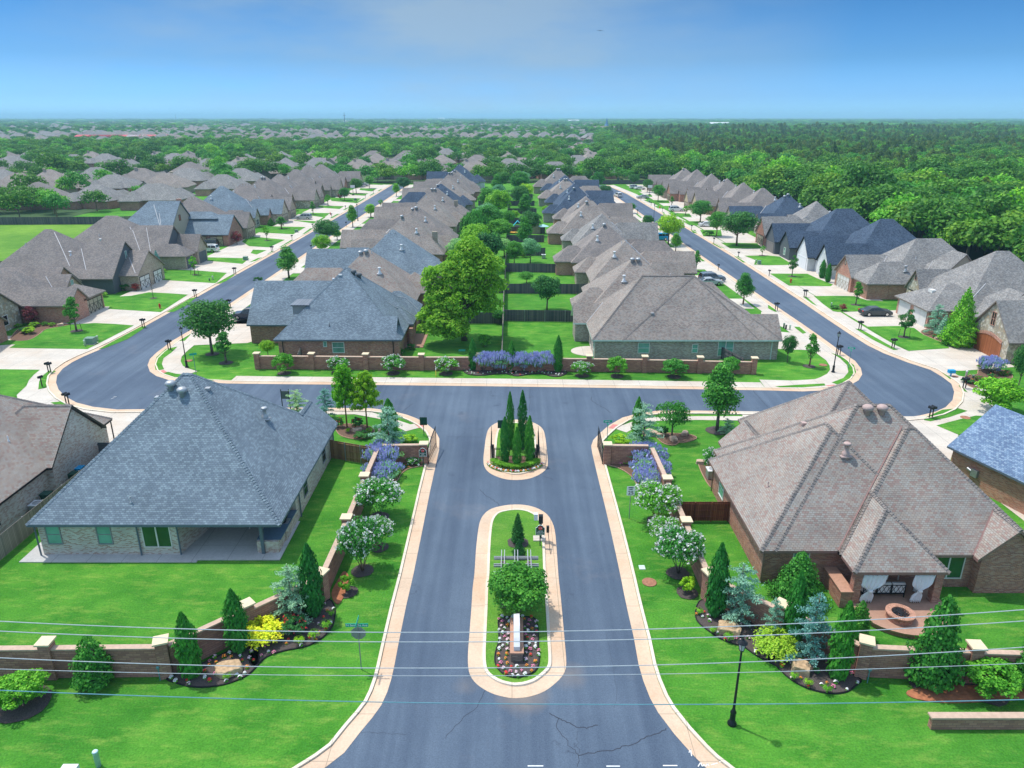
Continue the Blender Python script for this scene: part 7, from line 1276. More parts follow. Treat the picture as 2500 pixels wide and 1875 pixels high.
plant('red', 'B3', 640, 490, 430, 70, 'dark purple shrub near the charcoal sedan', 'burgundy bushes'); plant('smallbush', 'B3', 575, 480, 440, 80, 'dark green shrub near the charcoal sedan'); plant('redbush', 'B3', 1455, 735, 690, 80, 'shrub with red flowers beside the bright green tree'); plant('smallbush', 'B3', 1590, 805, 770, 100, 'low shrub under the bright green tree'); plant('smallbush', 'A2', 1690, 1155, 1100, 95, 'round shrub under the street trees')
for x, y in ((840, 350), (880, 355), (920, 358), (1040, 362), (1090, 365), (900, 385), (960, 385), (1010, 385), (1070, 388)): plant('smallbush' if y < 370 else 'bronze', 'B3', x, y, y - 26, 55, 'clipped low shrub along the red brick wall', 'clipped shrubs by the red brick wall')
for x, y in ((430, 1700), (110, 1640), (150, 1655), (60, 1600)): pass
for x, y in ((1700, 1120), (1750, 1130), (1840, 1000), (2020, 1060), (1930, 1080), (1810, 1100), (2060, 1050)): plant('redbush' if x % 3 else 'bronze', 'B3', x, y, y - 50, 80, 'low flowering shrub in the bed at the right bend', 'bed plants at the right bend')
# long wall plants
for t_, x, y, yt, w, k, lb in [('B1', 245, 1030, 865, 185, 'greenbush', 'plain green bush at the left end of the long wall'), ('B1', 710, 1020, 885, 180, 'myrtlebush', 'white flowering bush behind the pine tops at the long wall'), ('B1', 1182, 1030, 872, 205, 'myrtlebush', 'white flowering bush above the pavement bump at the long wall'), ('B1', 1640, 1032, 890, 195, 'myrtlebush', 'white flowering bush left of the lilac beds at the long wall'), ('B2', 605, 1050, 920, 180, 'myrtlebush', 'white flowering bush right of the lilac beds at the long wall'), ('B2', 905, 1055, 895, 190, 'greenbush', 'sparsely flowering green bush, second right of the lilacs'), ('B2', 1395, 1060, 915, 220, 'greenbush', 'green bush third right of the lilacs'), ('B2', 1870, 1030, 895, 180, 'greenbush', 'green bush behind the tree at the right end of the long wall')]: plant(k, t_, x, y, yt, w, lb, wb, .85)
plant('cypress2', 'B1', 1870, 1000, 725, 62, 'slim cypress left of the lilac beds', cy); plant('cypress2', 'B1', 2203, 1000, 750, 62, 'slim cypress between the two lilac beds', cy); plant('cypress2', 'B2', 395, 1015, 705, 68, 'slim cypress right of the lilac beds', cy)
for x, lb in ((1960, 'lilac bush nearest the left cypress'), (2060, 'lilac bush in the middle of the left bed'), (2140, 'lilac bush right in the left bed')): plant('vitex', 'B1', x, 1010, 862, 165, lb, 'lilac bushes')
for x, lb in ((90, 'lilac bush left in the right bed of the long wall'), (185, 'lilac bush in the middle of the right bed of the long wall'), (280, 'lilac bush right in the right bed of the long wall')): plant('vitex', 'B2', x, 1010, 862, 170, lb, 'lilac bushes')
# entry verges
for t_, x, y, yt, w, lb in [('C1', 1060, 930, 612, 400, 'upper white flowering tree along the left wall'), ('C1', 920, 1392, 955, 390, 'lower white flowering tree along the left wall'), ('C2', 1245, 965, 640, 400, 'upper white flowering tree along the right wall'), ('C2', 1430, 1412, 1030, 410, 'lower white flowering tree along the right wall')]: plant('myrtle', t_, x, y, yt, w, lb, mt, .8)
plant('myrtle', 'C1', 1060, 1190, 930, 260, 'smaller flowering tree between the two left ones', mt, .7); plant('myrtle', 'C2', 1310, 1180, 930, 270, 'smaller flowering tree between the two right ones', mt, .7)
plant('bronze', 'C1', 790, 1605, 1425, 135, 'bronze tinged bush in a dark mulch ring by the left wall', None, .72); plant('bronze', 'C2', 1505, 1615, 1430, 140, 'dark green bush in a dark mulch ring by the right wall', None, .72)
vx = 'lilac bushes'
for t_, x, y, yt, w, lb in [('C1', 1110, 500, 300, 350, 'lilac bush behind, nearest the left gate wall'), ('C1', 1095, 630, 470, 350, 'lilac bush in front, left of the entry road'), ('C2', 1155, 485, 320, 350, 'lilac bush nearest the right gate wall'), ('C2', 1190, 615, 445, 350, 'middle lilac bush right of the entry road'), ('C2', 1175, 695, 530, 280, 'front lilac bush right of the entry road')]: plant('vitex', t_, x, y, yt, w, lb, vx)
plant('gold', 'C1', 1190, 590, 510, 140, 'yellow green grassy clump beside the left lilacs'); plant('myrtlebush', 'C1', 1365, 495, 398, 145, 'white flowering shrub by the left gate pillar'); plant('redbush', 'C1', 1270, 510, 465, 80, 'low red flowering shrub by the left gate bed'); plant('bronze', 'C2', 980, 480, 440, 60, 'grey green shrub in the right gate bed')
b = G('C1', 1150, 400); place(proto('cedar1'), (b[0], b[1], 0), 1, (.95, .95, 1.25), 'blue cedar behind the left gate wall', bc); b = G('C1', 1160, 310); place(proto('cypress2'), (b[0], b[1], 0), 1, (1.3, 1.3, 1.2), 'slim cypress hidden behind the left gate cedar', cy)
b = G('C2', 1125, 350); place(proto('cedar2'), (b[0], b[1], 0), 1, (.95, .95, 1.2), 'blue cedar behind the right gate wall', bc); plant('cypress2', 'C2', 1075, 240, 1235, 82, 'slim cypress behind the right gate cedar', cy, tt='B2')
for x, lb in ((1320, 'feathery low shrub behind the left gate wall'),): plant('bronze', 'B1', x, 1625, 1560, 150, lb)
plant('bronze', 'B2', 930, 1640, 1560, 170, 'feathery low shrub behind the right gate wall'); plant('smallbush', 'B2', 1300, 1565, 1480, 90, 'dark shrub left in the tree ring right of the gate')
plant('pine1', 'B1', 785, 1492, 955, 235, 'taller yellow green pine of the pair beside the slate roof', 'young pines'); plant('pine2', 'B1', 960, 1502, 1015, 270, 'brighter yellow pine of the pair, on the right', 'young pines')
plant('redbush', 'B1', 875, 1505, 1410, 110, 'dark shrub with red tips between the two pines'); plant('redbush', 'B1', 705, 1500, 1415, 100, 'dark shrub with red flowers at the roof corner'); plant('smallbush', 'B1', 920, 1585, 1535, 150, 'blue green creeping shrub in the pine island'); plant('bronze', 'B1', 795, 1540, 1500, 40, 'small grassy clump under the left pine'); plant('bronze', 'B1', 980, 1545, 1495, 60, 'small shrub under the right pine')
b = G('B1', 360, 1400); place(proto('cedar2'), (b[0], b[1], 0), 2, (.75, .75, .75), 'blue cedar peeping over the slate roof at the left', bc); b = G('B1', 610, 1420); place(proto('cedar1'), (b[0], b[1], 0), 2, (.7, .7, .85), 'blue cedar peeping over the slate roof wing', bc)
plant('tall1', 'B2', 1765, 1525, 945, 400, 'large green tree on the lawn right of the gate', st, 1.1); plant('sparse', 'B2', 1375, 1590, 1262, 310, 'loose spreading tree in an edged bed right of the gate', st); plant('cedar2', 'B2', 1850, 1570, 1415, 160, 'blue cedar at the corner of the brown roof', bc); plant('cedar1', 'B2', 2110, 1545, 1430, 75, 'tiny blue cedar behind the brown roof wing', bc); plant('myrtlebush', 'C2', 1720, 560, 325, 190, 'white flowering bush by the brown roofed house wall')
# lower beds
plant('cypress2', 'D0', 1660, 868, 325, 160, 'slim cypress nearest the lower left bed', cy); plant('cypress2', 'D0', 2065, 645, 125, 160, 'slim cypress left of the golden shrub', cy); plant('cypress2', 'D1', 500, 335, 1165, 160, 'slim cypress by the left wall corner', cy, tt='C1')
plant('cedar1', 'D1', 330, 380, 1325, 400, 'blue cedar over the left wall', bc, tt='C1'); plant('gold', 'D1', 70, 660, 372, 430, 'golden yellow shrub left of the entry road'); plant('redbush', 'D1', 345, 565, 345, 250, 'dark green shrub with red flowers between golden shrub and cedar'); plant('holly', 'D0', 850, 985, 515, 330, 'dense holly before the left wall', None, 1.0); plant('fan', 'D0', 215, 1200, 855, 450, 'spreading bush at the lower left edge', None, 1.4)
for t_, x, y, w in (('D1', 610, 470, 110), ('D1', 505, 555, 110), ('D1', 650, 355, 70), ('D1', 380, 600, 100), ('D3', 220, 900, 90), ('D3', 340, 960, 90), ('D3', 505, 1015, 95), ('D2', 1870, 570, 100), ('D2', 1610, 340, 80), ('D2', 1730, 500, 80), ('D0', 1960, 905, 80)): plant('tuft', t_, x, y, y - w * .75, w, 'small arching grass clump in the entry flower beds', 'grass clumps in the entry beds')
plant('cypress2', 'D2', 1745, 340, 1160, 150, 'slim cypress right of the lower white flowering tree', cy, tt='C2'); plant('cedar2', 'D2', 1940, 395, 1320, 430, 'blue cedar beside the cypress by the right wall', bc, tt='C2'); plant('cedar1', 'D3', 25, 565, 185, 200, 'blue cedar half hidden behind the cypress', bc); plant('cedar1', 'D3', 350, 735, 145, 400, 'blue cedar by the right wall bed', bc)
plant('cypress2', 'D3', 190, 610, 1400, 140, 'slim cypress between the two right cedars', cy, tt='C3'); plant('cypress2', 'D3', 590, 880, 235, 165, 'slim cypress before the right wall pillar', cy); plant('gold', 'D3', 40, 780, 470, 430, 'golden yellow shrub right of the entry road'); plant('fir', 'D3', 230, 290, 1195, 470, 'broad green conifer before the brown roofed brick house', None, tt='C3'); plant('holly', 'D3', 760, 560, 215, 180, 'glossy dark bush beside the brick patio')
plant('holly', 'D3', 1370, 1010, 165, 400, 'big holly before the right wall', None, 1.1); plant('holly', 'D3', 2200, 1000, 510, 280, 'holly cut by the right frame edge', None, 1.2); plant('fan', 'D3', 1830, 1075, 690, 540, 'bright spreading bush at the lower right', None, 1.3)
plant('smallbush', 'D3', 1470 - 30, 110, 60, 100, 'small yellow green shrub at the patio column'); plant('smallbush', 'D3', 410, 865, 790, 60, 'small teal shrub in the right bed', None); plant('smallbush', 'D3', 265, 765, 720, 80, 'low teal shrub by the brown boulder')
# islands
for t_, x, y, tt, yt, w, lb in [('C1', 2190, 330, 'B1', 1190, 62, 'tall cypress back left on the oval island'), ('C2', 90, 330, 'B2', 1178, 70, 'tall cypress back right on the oval island'), ('C1', 2145, 465, 'B1', 1405, 68, 'shorter cypress front left on the oval island'), ('C2', 42, 490, 'B2', 1490, 66, 'shorter cypress front middle on the oval island'), ('C2', 150, 455, 'B2', 1395, 70, 'shorter cypress front right on the oval island')]: plant('cypress1', t_, x, y, yt, w * 1.05, lb, cy, tt=tt, z=.1)
plant('sprucelet', 'C2', 50, 1150, 885, 125, 'dark cone shrub at the top of the near median', None, .8, z=.1); plant('sprucelet', 'C2', 60, 1270, 1110, 115, 'smaller dark shrub behind the trellis', None, z=.1)
b = G('D2', 60, 395, .1); place(proto('bigbush'), (.45, 38.9, .1), 1, (.98, .98, .98), 'big round bush swallowing the near end of the trellis'); 
# mulch rings, beds and bed flowers
struct(MULCH.build('mulch_rings', 'mulch'))
bed = MB(); BEDS = []
def flowerbed(pts, nf, label, z=0.0, mat='mulch', rim=True, ex=None):
    q = smoothline(pts, 4, True); m = MB().sheet(q, z + .06, z); struct(m.build('flower_bed', mat))
    if rim:
        e = MB(); e.tube([(x, y, z + .05) for x, y in q] + [(q[0][0], q[0][1], z + .05)], .05, 5); tag(e.build('bed_edging', 'edging' if mat != 'mulch' else 'cloth_black'), 'thin edging strip around ' + label, 'edging')
    BEDS.append((q, nf, label, z))
def inside(p, q):
    c = False; j = len(q) - 1
    for i in range(len(q)):
        if (q[i][1] > p[1]) != (q[j][1] > p[1]) and p[0] < (q[j][0] - q[i][0]) * (p[1] - q[i][1]) / (q[j][1] - q[i][1]) + q[i][0]: c = not c
        j = i
    return c
flowerbed(GL('D0', [(1440, 890), (1600, 830), (2010, 640), (2200, 560), (2230, 740), (2200, 800), (2120, 870), (1960, 935), (1780, 965), (1640, 960), (1520, 930)]), 34, 'the lower left flower bed')
flowerbed(GL('D1', [(0, 560), (230, 400), (560, 250), (640, 215), (680, 290), (672, 400), (640, 470), (560, 550), (430, 615), (250, 650), (100, 700), (20, 770), (-30, 790), (-60, 700)]), 30, 'the bed under the left cedar and golden shrub')
flowerbed(GL('D2', [(1650, 215), (1600, 250), (1580, 330), (1600, 400), (1680, 470), (1790, 545), (1900, 590), (2000, 620), (2100, 690), (2230, 750), (2300, 700), (2200, 520), (2000, 380), (1800, 260)]), 34, 'the bed under the right cypress and cedar')
flowerbed(GL('D3', [(0, 730), (80, 790), (160, 870), (280, 950), (420, 1000), (560, 1022), (680, 1005), (760, 950), (800, 905), (720, 850), (560, 720), (400, 640), (200, 560), (60, 600)]), 36, 'the lower right flower bed')
flowerbed(GL('C1', [(1480, 480), (1400, 495), (1310, 515), (1250, 560), (1220, 610), (1150, 660), (1030, 640), (1050, 440), (1100, 380), (1250, 440), (1460, 455)]), 22, 'the bed at the left gate wall', mat='mulch_brown')
flowerbed(GL('C2', [(825, 478), (900, 500), (980, 540), (1040, 590), (1080, 660), (1110, 710), (1250, 700), (1280, 560), (1220, 440), (1050, 430), (850, 455)]), 30, 'the bed at the right gate wall', mat='mulch_brown')
flowerbed(GL('B1', [(1785, 1000), (1800, 1025), (1850, 1045), (1950, 1050), (2050, 1040), (2150, 1035), (2206, 1045), (2206, 990), (1800, 985)]), 34, 'the left lilac bed at the long wall')
flowerbed(GL('B2', [(0, 1045), (60, 1055), (150, 1040), (250, 1035), (330, 1055), (400, 1060), (460, 1040), (470, 1015), (400, 1000), (0, 1000)]), 34, 'the right lilac bed at the long wall')
mbed = [P(1190 + x / 5.027, 1340 + y / 5.027, .1) for x, y in ((150, 860), (140, 1000), (138, 1150), (100, 1280), (95, 1400), (150, 1500), (240, 1560), (350, 1585), (480, 1560), (590, 1500), (635, 1380), (625, 1200), (622, 1000), (600, 900), (550, 850), (350, 840))]
flowerbed(mbed, 84, 'the median flower bed around the monument', .115)
flowerbed(GL('B2', [(1240, 1560), (1270, 1610), (1330, 1645), (1400, 1650), (1440, 1630), (1500, 1625), (1580, 1600), (1580, 1575), (1500, 1555), (1400, 1550), (1300, 1548)]), 0, 'the small tree bed right of the gate', mat='mulch_brown')
flowerbed(GL('B1', [(690, 1500), (720, 1560), (800, 1590), (900, 1600), (1000, 1570), (1020, 1530), (980, 1490), (850, 1470), (760, 1470)]), 0, 'the pine bed', mat='mulch_brown')
flowerbed(GL('C2', [(1608, 470), (1640, 560), (1700, 660), (1740, 665), (1745, 560), (1700, 440), (1640, 445)]), 0, 'the narrow bed by the brown roofed house', mat='mulch_brown')
flowerbed(GL('B3', [(1330, 690), (1440, 740), (1540, 775), (1600, 770), (1560, 700), (1420, 650), (1330, 660)]), 10, 'the bed by the bright green tree', mat='mulch_brown'); flowerbed(GL('B0', [(100, 745), (240, 745), (330, 700), (400, 650), (590, 615), (540, 605), (350, 610), (180, 640), (110, 700)]), 0, 'the front bed on the left street', mat='mulch_brown')
flowerbed(GL('B3', [(1700, 1060), (1800, 1040), (1830, 1000), (2060, 1010), (2100, 1080), (1970, 1130), (1800, 1160), (1700, 1120)]), 14, 'the bed at the right bend', mat='mulch_brown')
flowerbed(GL('D3', [(1200, 1000), (1400, 960), (1700, 950), (2206, 960), (2400, 1000), (2300, 1060), (1900, 1090), (1500, 1100), (1250, 1060)]), 0, 'the soil strip by the right wall', mat='red_soil', rim=False); flowerbed(GL('D1', [(650, 160), (720, 20), (760, -30), (800, 20), (760, 180), (700, 250)]), 0, 'the soil patch at the left wall corner', mat='red_soil', rim=False)
def flower_proto(mat, k):
    t = empty('bedding_flower', (0, 0, 0), None, 'flower'); rs = np.random.RandomState(k); n = 26; d = sph(rs, n); d[:, 2] = abs(d[:, 2]); leafmesh('leaves', d * .11, d, .045, 'leaf_bright', t)
    n = 16; d = sph(rs, n); d[:, 2] = abs(d[:, 2]) + .4; leafmesh('blossoms', d * .11 + np.array([0, 0, .05]), d + np.array([0, 0, 1.]), .045, mat, t); return t
FM = [('white', plain('bl_white', (.80, .82, .82), .7, var=.04)), ('red', plain('bl_red', (.70, .04, .04), .7)), ('pink', plain('bl_pink', (.80, .22, .42), .7)), ('orange', plain('bl_orange', (.82, .28, .04), .7)), ('pale pink', plain('bl_pale', (.80, .58, .64), .7))]
FP = [flower_proto(m.name, k) for k, (c_, m) in enumerate(FM)]
for q, nf, lb, z in BEDS:
    rr = random.Random(nf + len(lb)); x0, x1 = min(p[0] for p in q), max(p[0] for p in q); y0, y1 = min(p[1] for p in q), max(p[1] for p in q); got = []; cxm, cym = (x0 + x1) / 2, (y0 + y1) / 2; tries = 0
    while len(got) < nf and tries < 4000:
        tries += 1; p = (rr.uniform(x0, x1), rr.uniform(y0, y1))
        if not inside(p, q) or any((p[0] - a) ** 2 + (p[1] - b_) ** 2 < .10 for a, b_ in got): continue
        if 'monument' in lb and abs(p[0] - .28) < .5 and 34.1 < p[1] < 37.6: continue
        em = min((p[0] - a) ** 2 + (p[1] - b_) ** 2 for a, b_ in q)
        if 'monument' not in lb and em > .9: continue
        got.append(p); k = rr.choice((0, 0, 1, 2, 3, 4) if 'lilac' not in lb else (0, 0, 0, 4, 1)); place(FP[k], (p[0], p[1], z + .07), rr.uniform(0, 6), rr.uniform(.65, 1.05), '%s bedding flower in %s' % (FM[k][0], lb), '%s flowers in %s' % (FM[k][0], lb))
# low hedge and flowers at the prow of the oval island
hg = empty('hedge', (.3, 59.3, .1), 'bright clipped curved hedge at the prow of the oval island', 'hedge'); rs = np.random.RandomState(3); m = 5200
a = rs.uniform(R(192), R(348), m); rr_ = 1 + rs.uniform(-.19, .19, m); p = np.stack([.3 + 2.02 * np.cos(a) * rr_, 60.9 + 1.75 * np.sin(a) * rr_, .12 + rs.uniform(0, .42, m)], 1); edge = np.abs(rr_ - 1) / .19
p[:, 2] = np.where(edge < .8, .45 + rs.uniform(-.05, .1, m), p[:, 2]); leafmesh('foliage', p - np.array([.3, 59.3, .1]), rs.normal(size=(m, 3)) * .5 + np.array([0, -.2, 1]), .045, 'leaf_lime', hg)
for k in range(30):
    a = R(196 + k * 5); fk = (1, 4, 0, 3, 0, 3, 0)[k % 7]; place(FP[fk], (.3 + 2.62 * math.cos(a), 60.85 + 2.33 * math.sin(a), .12), k, 1.0, '%s bedding flower along the hedge of the oval island' % FM[fk][0], '%s flowers along the island hedge' % FM[fk][0])
struct(MB().sheet(smoothline([(-1.75, 60.7), (-1.5, 61.6), (.3, 61.9), (2.2, 61.6), (2.45, 60.7), (2.2, 59.5), (1.4, 58.8), (.3, 58.55), (-.8, 58.8), (-1.6, 59.5)], 3, True), .13).build('mulch_bed', 'mulch_brown'))
# young tree stakes
sk = []
for t_, x, y in (('B0', 660, 665), ('B3', 1170, 718), ('A0', 1680, 1487)):
    bx_, by_ = G(t_, x, y); t = empty('tree_stakes', (bx_, by_, 0), ['pair of dark stakes beside the tree at the brown carriage doors', 'pair of dark stakes beside the tree near the stone garage', 'pair of dark stakes beside the tree at the crossbuck garages'][len(sk)], 'stakes'); sk.append(t)
    for s in (-1, 1): MB().cyl((bx_ + s * .85, by_, 0), (bx_ + s * .7, by_, 1.25), .035, n=5).build('stake', 'trim_dark', t)
# ============================================================ DISTANCE: woods, suburbs, fields, haze
rd = random.Random(2024)
def forest_zone(x, y):
    if y < 350: return x > 89 + (2 if y > 200 else 0)
    if y < 430: return x > 68
    return x > 22 + .085 * y and y < 1500
# --- houses of the wider suburb: nearest ones as objects, the rest as one mass
HS = []
def free(x, y): return -112 < x < 94 and y < 358
row = 0; y = 232.0
while y < 3600:
    pitch = 21 + max(0, (y - 900) / 90); x = -.80 * y - 60
    while x < .80 * y:
        jx, jy = x + rd.uniform(-2, 2), y + rd.uniform(-3, 3); nz = noise.noise(Vector((jx / 260, jy / 230, 3.1))); keep = .86
        if y < 365: ok = jx < -118 and not (jx > -240 and jy < 238)
        elif y < 470: ok = jx < 55 and rd.random() < .85
        else: ok = not forest_zone(jx, jy) and nz > (-.22 if y < 800 else -.16)
        if y > 1500 and jx > .12 * y: ok = ok and nz > .10
        if 560 < y < 760 and jx < -.12 * y: ok = ok and rd.random() < .25
        if ok and not free(jx, jy) and rd.random() < keep: HS.append((jx, jy, rd.uniform(-.25, .25) + (math.pi if row % 2 else 0) + (math.pi / 2 if rd.random() < .2 else 0)))
        x += pitch
    y += 31 + (y - 232) * .012 + (18 if row % 2 else 0); row += 1
HS.sort(key=lambda h: h[0] ** 2 + h[1] ** 2)
side = lambda x: 'left' if x < -.25 * 400 else 'middle'
for k, (x, y, a) in enumerate(HS[:215]):
    h, rm, wm = FARP[(k * 5 + int(x)) % 6]; grp = 'suburban houses among trees, %s' % ('beyond the field on the left' if x < -115 and y < 420 else 'past the end of the streets' if y < 520 else 'in the middle distance')
    p = place(h, (x, y, 0), a, rd.uniform(.88, 1.08), 'brick house with %s hipped roof among trees %s' % (RN[rm], grp.split(', ')[1]), grp + ', %s roofs' % RN[rm])
FAR = HS[215:] + [(x + rd.uniform(-4, 4), y + rd.uniform(-6, 6), rd.uniform(-.3, .3)) for y in range(1560, 2150, 52) for x in range(int(.47 * y), int(.60 * y), 22) if rd.random() < .85]
# --- crowns used by the masses
SRC = bpy.data.collections.new('crown_sources')
def low_crown(k, leaf, Wd, H, n, per, ls, conifer=False):
    rs = np.random.RandomState(900 + k)
    if conifer: z = rs.uniform(0, 1, n * per) ** .8; a = rs.uniform(0, 6.28, n * per); r = Wd / 2 * (1 - z) ** .5 * np.minimum(1, .6 + z * 3) * (1 + .2 * np.sin(a * 3 + z * 9)) * rs.uniform(.6, 1.05, n * per); p = np.stack([np.cos(a) * r, np.sin(a) * r, z * H], 1); q = np.stack([np.cos(a), np.sin(a), .7 + 0 * a], 1) + rs.normal(size=(n * per, 3)) * .5
    else:
        d = sph(rs, n); d[:, 2] = np.abs(d[:, 2]); cen = d * rs.uniform(.4, .9, (n, 1)) ** .6 * np.array([Wd / 2, Wd / 2, H * .45]) + np.array([0, 0, H * .42]); rad = rs.uniform(.14, .23, n) * Wd; p, q = clumps(rs, cen, rad, per, .75)
    return leafmesh('crown_source', p, q, ls, leaf, None)
LC = [low_crown(0, 'leaf_forest', 9, 8.5, 42, 34, .30), low_crown(1, 'leaf_forest', 11, 9.5, 48, 34, .34), low_crown(2, 'leaf_green', 8, 8, 38, 34, .28), low_crown(3, 'leaf_cedar', 6.4, 8.0, 20, 62, .26, True), low_crown(4, 'leaf_cedar', 7.2, 9.0, 20, 66, .28, True), low_crown(5, 'leaf_bright', 9, 8.5, 40, 32, .30)]
for o in LC: SRC.objects.link(o)
HSRC = bpy.data.collections.new('house_sources')
for k in range(4):
    rr = random.Random(k); w, d = rr.uniform(17, 22), rr.uniform(13, 16); rm = ['shingle_taupe', 'shingle_brown', 'shingle_weathered', 'shingle_brown'][k]
    bl_ = [B(-w / 2, -d / 2, w / 2, d / 2, k=.7), B(-w / 2 + 1, -d / 2 - 4, -w / 2 + 8, 0, 'Y', 'gh', k=.8, ze=2.81)]; m = MB(); nf = 0
    for b in bl_: add_wall(m, b)
    nf = len(m.f)
    for b in bl_: vs, f2, sd_ = add_roof(m, b)
    o = m.build('house_source', ['brick_red', 'brick_tan', 'brick_darkred', 'brick_grey'][k]); o.data.materials.append(M(rm))
    for p in o.data.polygons[nf:]: p.material_index = 1
    C.objects.unlink(o); HSRC.objects.link(o)
def scatter(name, pts, coll, label, cat):
    # one object whose geometry nodes stand a crown (or house) on every vertex
    me = bpy.data.meshes.new(name); me.from_pydata([p[:3] for p in pts], [], []); 
    a = me.attributes.new('sc', 'FLOAT_VECTOR', 'POINT'); a.data.foreach_set('vector', [c for p in pts for c in p[3]]); b = me.attributes.new('rz', 'FLOAT', 'POINT'); b.data.foreach_set('value', [p[4] for p in pts]); i = me.attributes.new('ix', 'INT', 'POINT'); i.data.foreach_set('value', [p[5] for p in pts])
    o = bpy.data.objects.new(name, me); C.objects.link(o); g = bpy.data.node_groups.new(name, 'GeometryNodeTree')
    g.interface.new_socket('Geometry', in_out='INPUT', socket_type='NodeSocketGeometry'); g.interface.new_socket('Geometry', in_out='OUTPUT', socket_type='NodeSocketGeometry')
    gi, go = g.nodes.new('NodeGroupInput'), g.nodes.new('NodeGroupOutput'); io = g.nodes.new('GeometryNodeInstanceOnPoints'); ci = g.nodes.new('GeometryNodeCollectionInfo'); ci.inputs['Collection'].default_value = coll; ci.inputs['Separate Children'].default_value = True; ci.inputs['Reset Children'].default_value = True
    def att(n, t): x_ = g.nodes.new('GeometryNodeInputNamedAttribute'); x_.data_type = t; x_.inputs['Name'].default_value = n; return [s for s in x_.outputs if s.enabled and s.name == 'Attribute'][0]
    l = g.links.new; l(gi.outputs[0], io.inputs['Points']); l(ci.outputs[0], io.inputs['Instance']); io.inputs['Pick Instance'].default_value = True; l(att('ix', 'INT'), io.inputs['Instance Index'])
    cx = g.nodes.new('ShaderNodeCombineXYZ'); l(att('rz', 'FLOAT'), cx.inputs['Z']); e2 = g.nodes.new('FunctionNodeEulerToRotation'); l(cx.outputs[0], e2.inputs[0]); l(e2.outputs[0], io.inputs['Rotation']); l(att('sc', 'FLOAT_VECTOR'), io.inputs['Scale']); l(io.outputs[0], go.inputs[0])
    md = o.modifiers.new('scatter', 'NODES'); md.node_group = g; tag(o, label, cat, kind='stuff'); return o
HI = sorted(HSRC.objects, key=lambda o: o.name)
scatter('distant_houses', [(x, y, 0, (s, s, s * 1.05), a, k % 4) for k, (x, y, a) in enumerate(FAR) for s in [rd.uniform(.9, 1.1)]], HSRC, 'distant suburb of taupe roofs fading towards the horizon', 'houses')
# --- trees
cells = {}
for x, y, a in HS: cells.setdefault((int(x // 30), int(y // 30)), []).append((x, y))
def near_house(x, y, r):
    cx_, cy_ = int(x // 30), int(y // 30)
    return any((x - a) ** 2 + (y - b) ** 2 < r * r for i in (-1, 0, 1) for j in (-1, 0, 1) for a, b in cells.get((cx_ + i, cy_ + j), ()))
TR = []
y = 60.0
while y < 7000:
    sp = 7.2 if y < 1000 else 7.2 + (y - 1000) * .010; x = -1.0 * y - 40
    while x < .95 * y + 60:
        jx, jy = x + rd.uniform(-.5, .5) * sp, y + rd.uniform(-.5, .5) * sp; s = 1.0 if y < 1000 else sp / 7.2; fz = forest_zone(jx, jy); nz = noise.noise(Vector((jx / 170, jy / 140, 7.7))); idx = None
        if fz:
            cd = noise.noise(Vector((jx / 70, jy / 60, 1.3))); idx = rd.choice((3, 4, 3, 4, 0)) if (jx > (128 + 40 * cd if jy < 350 else 104 + 40 * cd if jy < 430 else 52 + .085 * jy) and cd > -.16 - min(.2, jy / 2500)) and rd.random() < .82 else rd.choice((0, 1, 0, 1, 2, 5, 2))
        elif not free(jx, jy) and not (-245 < jx < -101 and 146 < jy < 224) and (jy > 205 or jx < -245):
            if jy < 345: pr_ = .19 if jx < -118 else 0
            elif jy < 372: pr_ = .5 if jx > -112 else .2
            elif jy < 560: pr_ = .23
            elif jy < 780 and jx < 60: pr_ = .85 if jx < -.10 * jy else .5
            elif jy < 1600: pr_ = .26 + nz * .7
            else: pr_ = .26 + nz * .9
            if jy > 1500 and jx > .12 * jy: pr_ = .52 + nz * 1.5
            if rd.random() < pr_ and not near_house(jx, jy, 10.8 if jy < 560 else 9.0): idx = rd.choice((0, 1, 2, 0, 1, 2, 5))
        if idx is not None: TR.append((jx, jy, s, idx, fz))
        x += sp
    y += sp
TR = [t_ for t_ in TR if not (t_[4] and t_[0] < 92 + max(0, 3 - t_[2]) and t_[1] < 350)]
near = [t_ for t_ in TR if t_[0] / max(t_[1], 1) < .80 and t_[0] / t_[1] > -.78]
near.sort(key=lambda t_: t_[0] ** 2 + t_[1] ** 2); ind = set(id(t_) for t_ in near[:260])
FT = []
for k in range(6):
    t = empty('tree', (0, 0, 0), None, 'tree'); cr = bpy.data.objects.new('crown', LC[k].data); C.objects.link(cr); adopt(cr, t); MB().cyl((0, 0, 0), (0, 0, 5), .2, .1, 6).build('trunk', 'bark', t); FT.append(t)
kn = {0: 'rounded deep green', 1: 'broad deep green', 2: 'mid green', 3: 'pointed olive cedar', 4: 'tall pointed olive cedar', 5: 'bright yellow green'}
for t_ in near[:260]:
    jx, jy, s, idx, fz = t_; s2 = s * (rd.uniform(1.0, 1.75) if idx not in (3, 4) and jx > 60 else rd.uniform(.8, 1.3)); where = 'in the dense wood behind the right street' if fz and jx > 60 else 'among the roofs beyond the green field' if jx < -100 else 'in the belt at the end of the streets'
    place(FT[idx], (jx, jy, -.4), rd.uniform(0, 6.28), (s2, s2, s2 * rd.uniform(.85, 1.15)), '%s tree %s' % (kn[idx], where), '%s trees %s' % (kn[idx], where))
pts = []
for t_ in TR:
    if id(t_) in ind: continue
    jx, jy, s, idx, fz = t_; s2 = s * rd.uniform(.75, 1.3) * (1.05 if fz and idx in (3, 4) else 1.15 if fz and jy < 420 else 1 if fz or jy < 780 else .78); hz = 1.0 if s < 1.5 else 1.0 / s * 1.45; pts.append((jx, jy, -.5, (s2, s2, s2 * hz * rd.uniform(.85, 1.2)), rd.uniform(0, 6.28), idx))
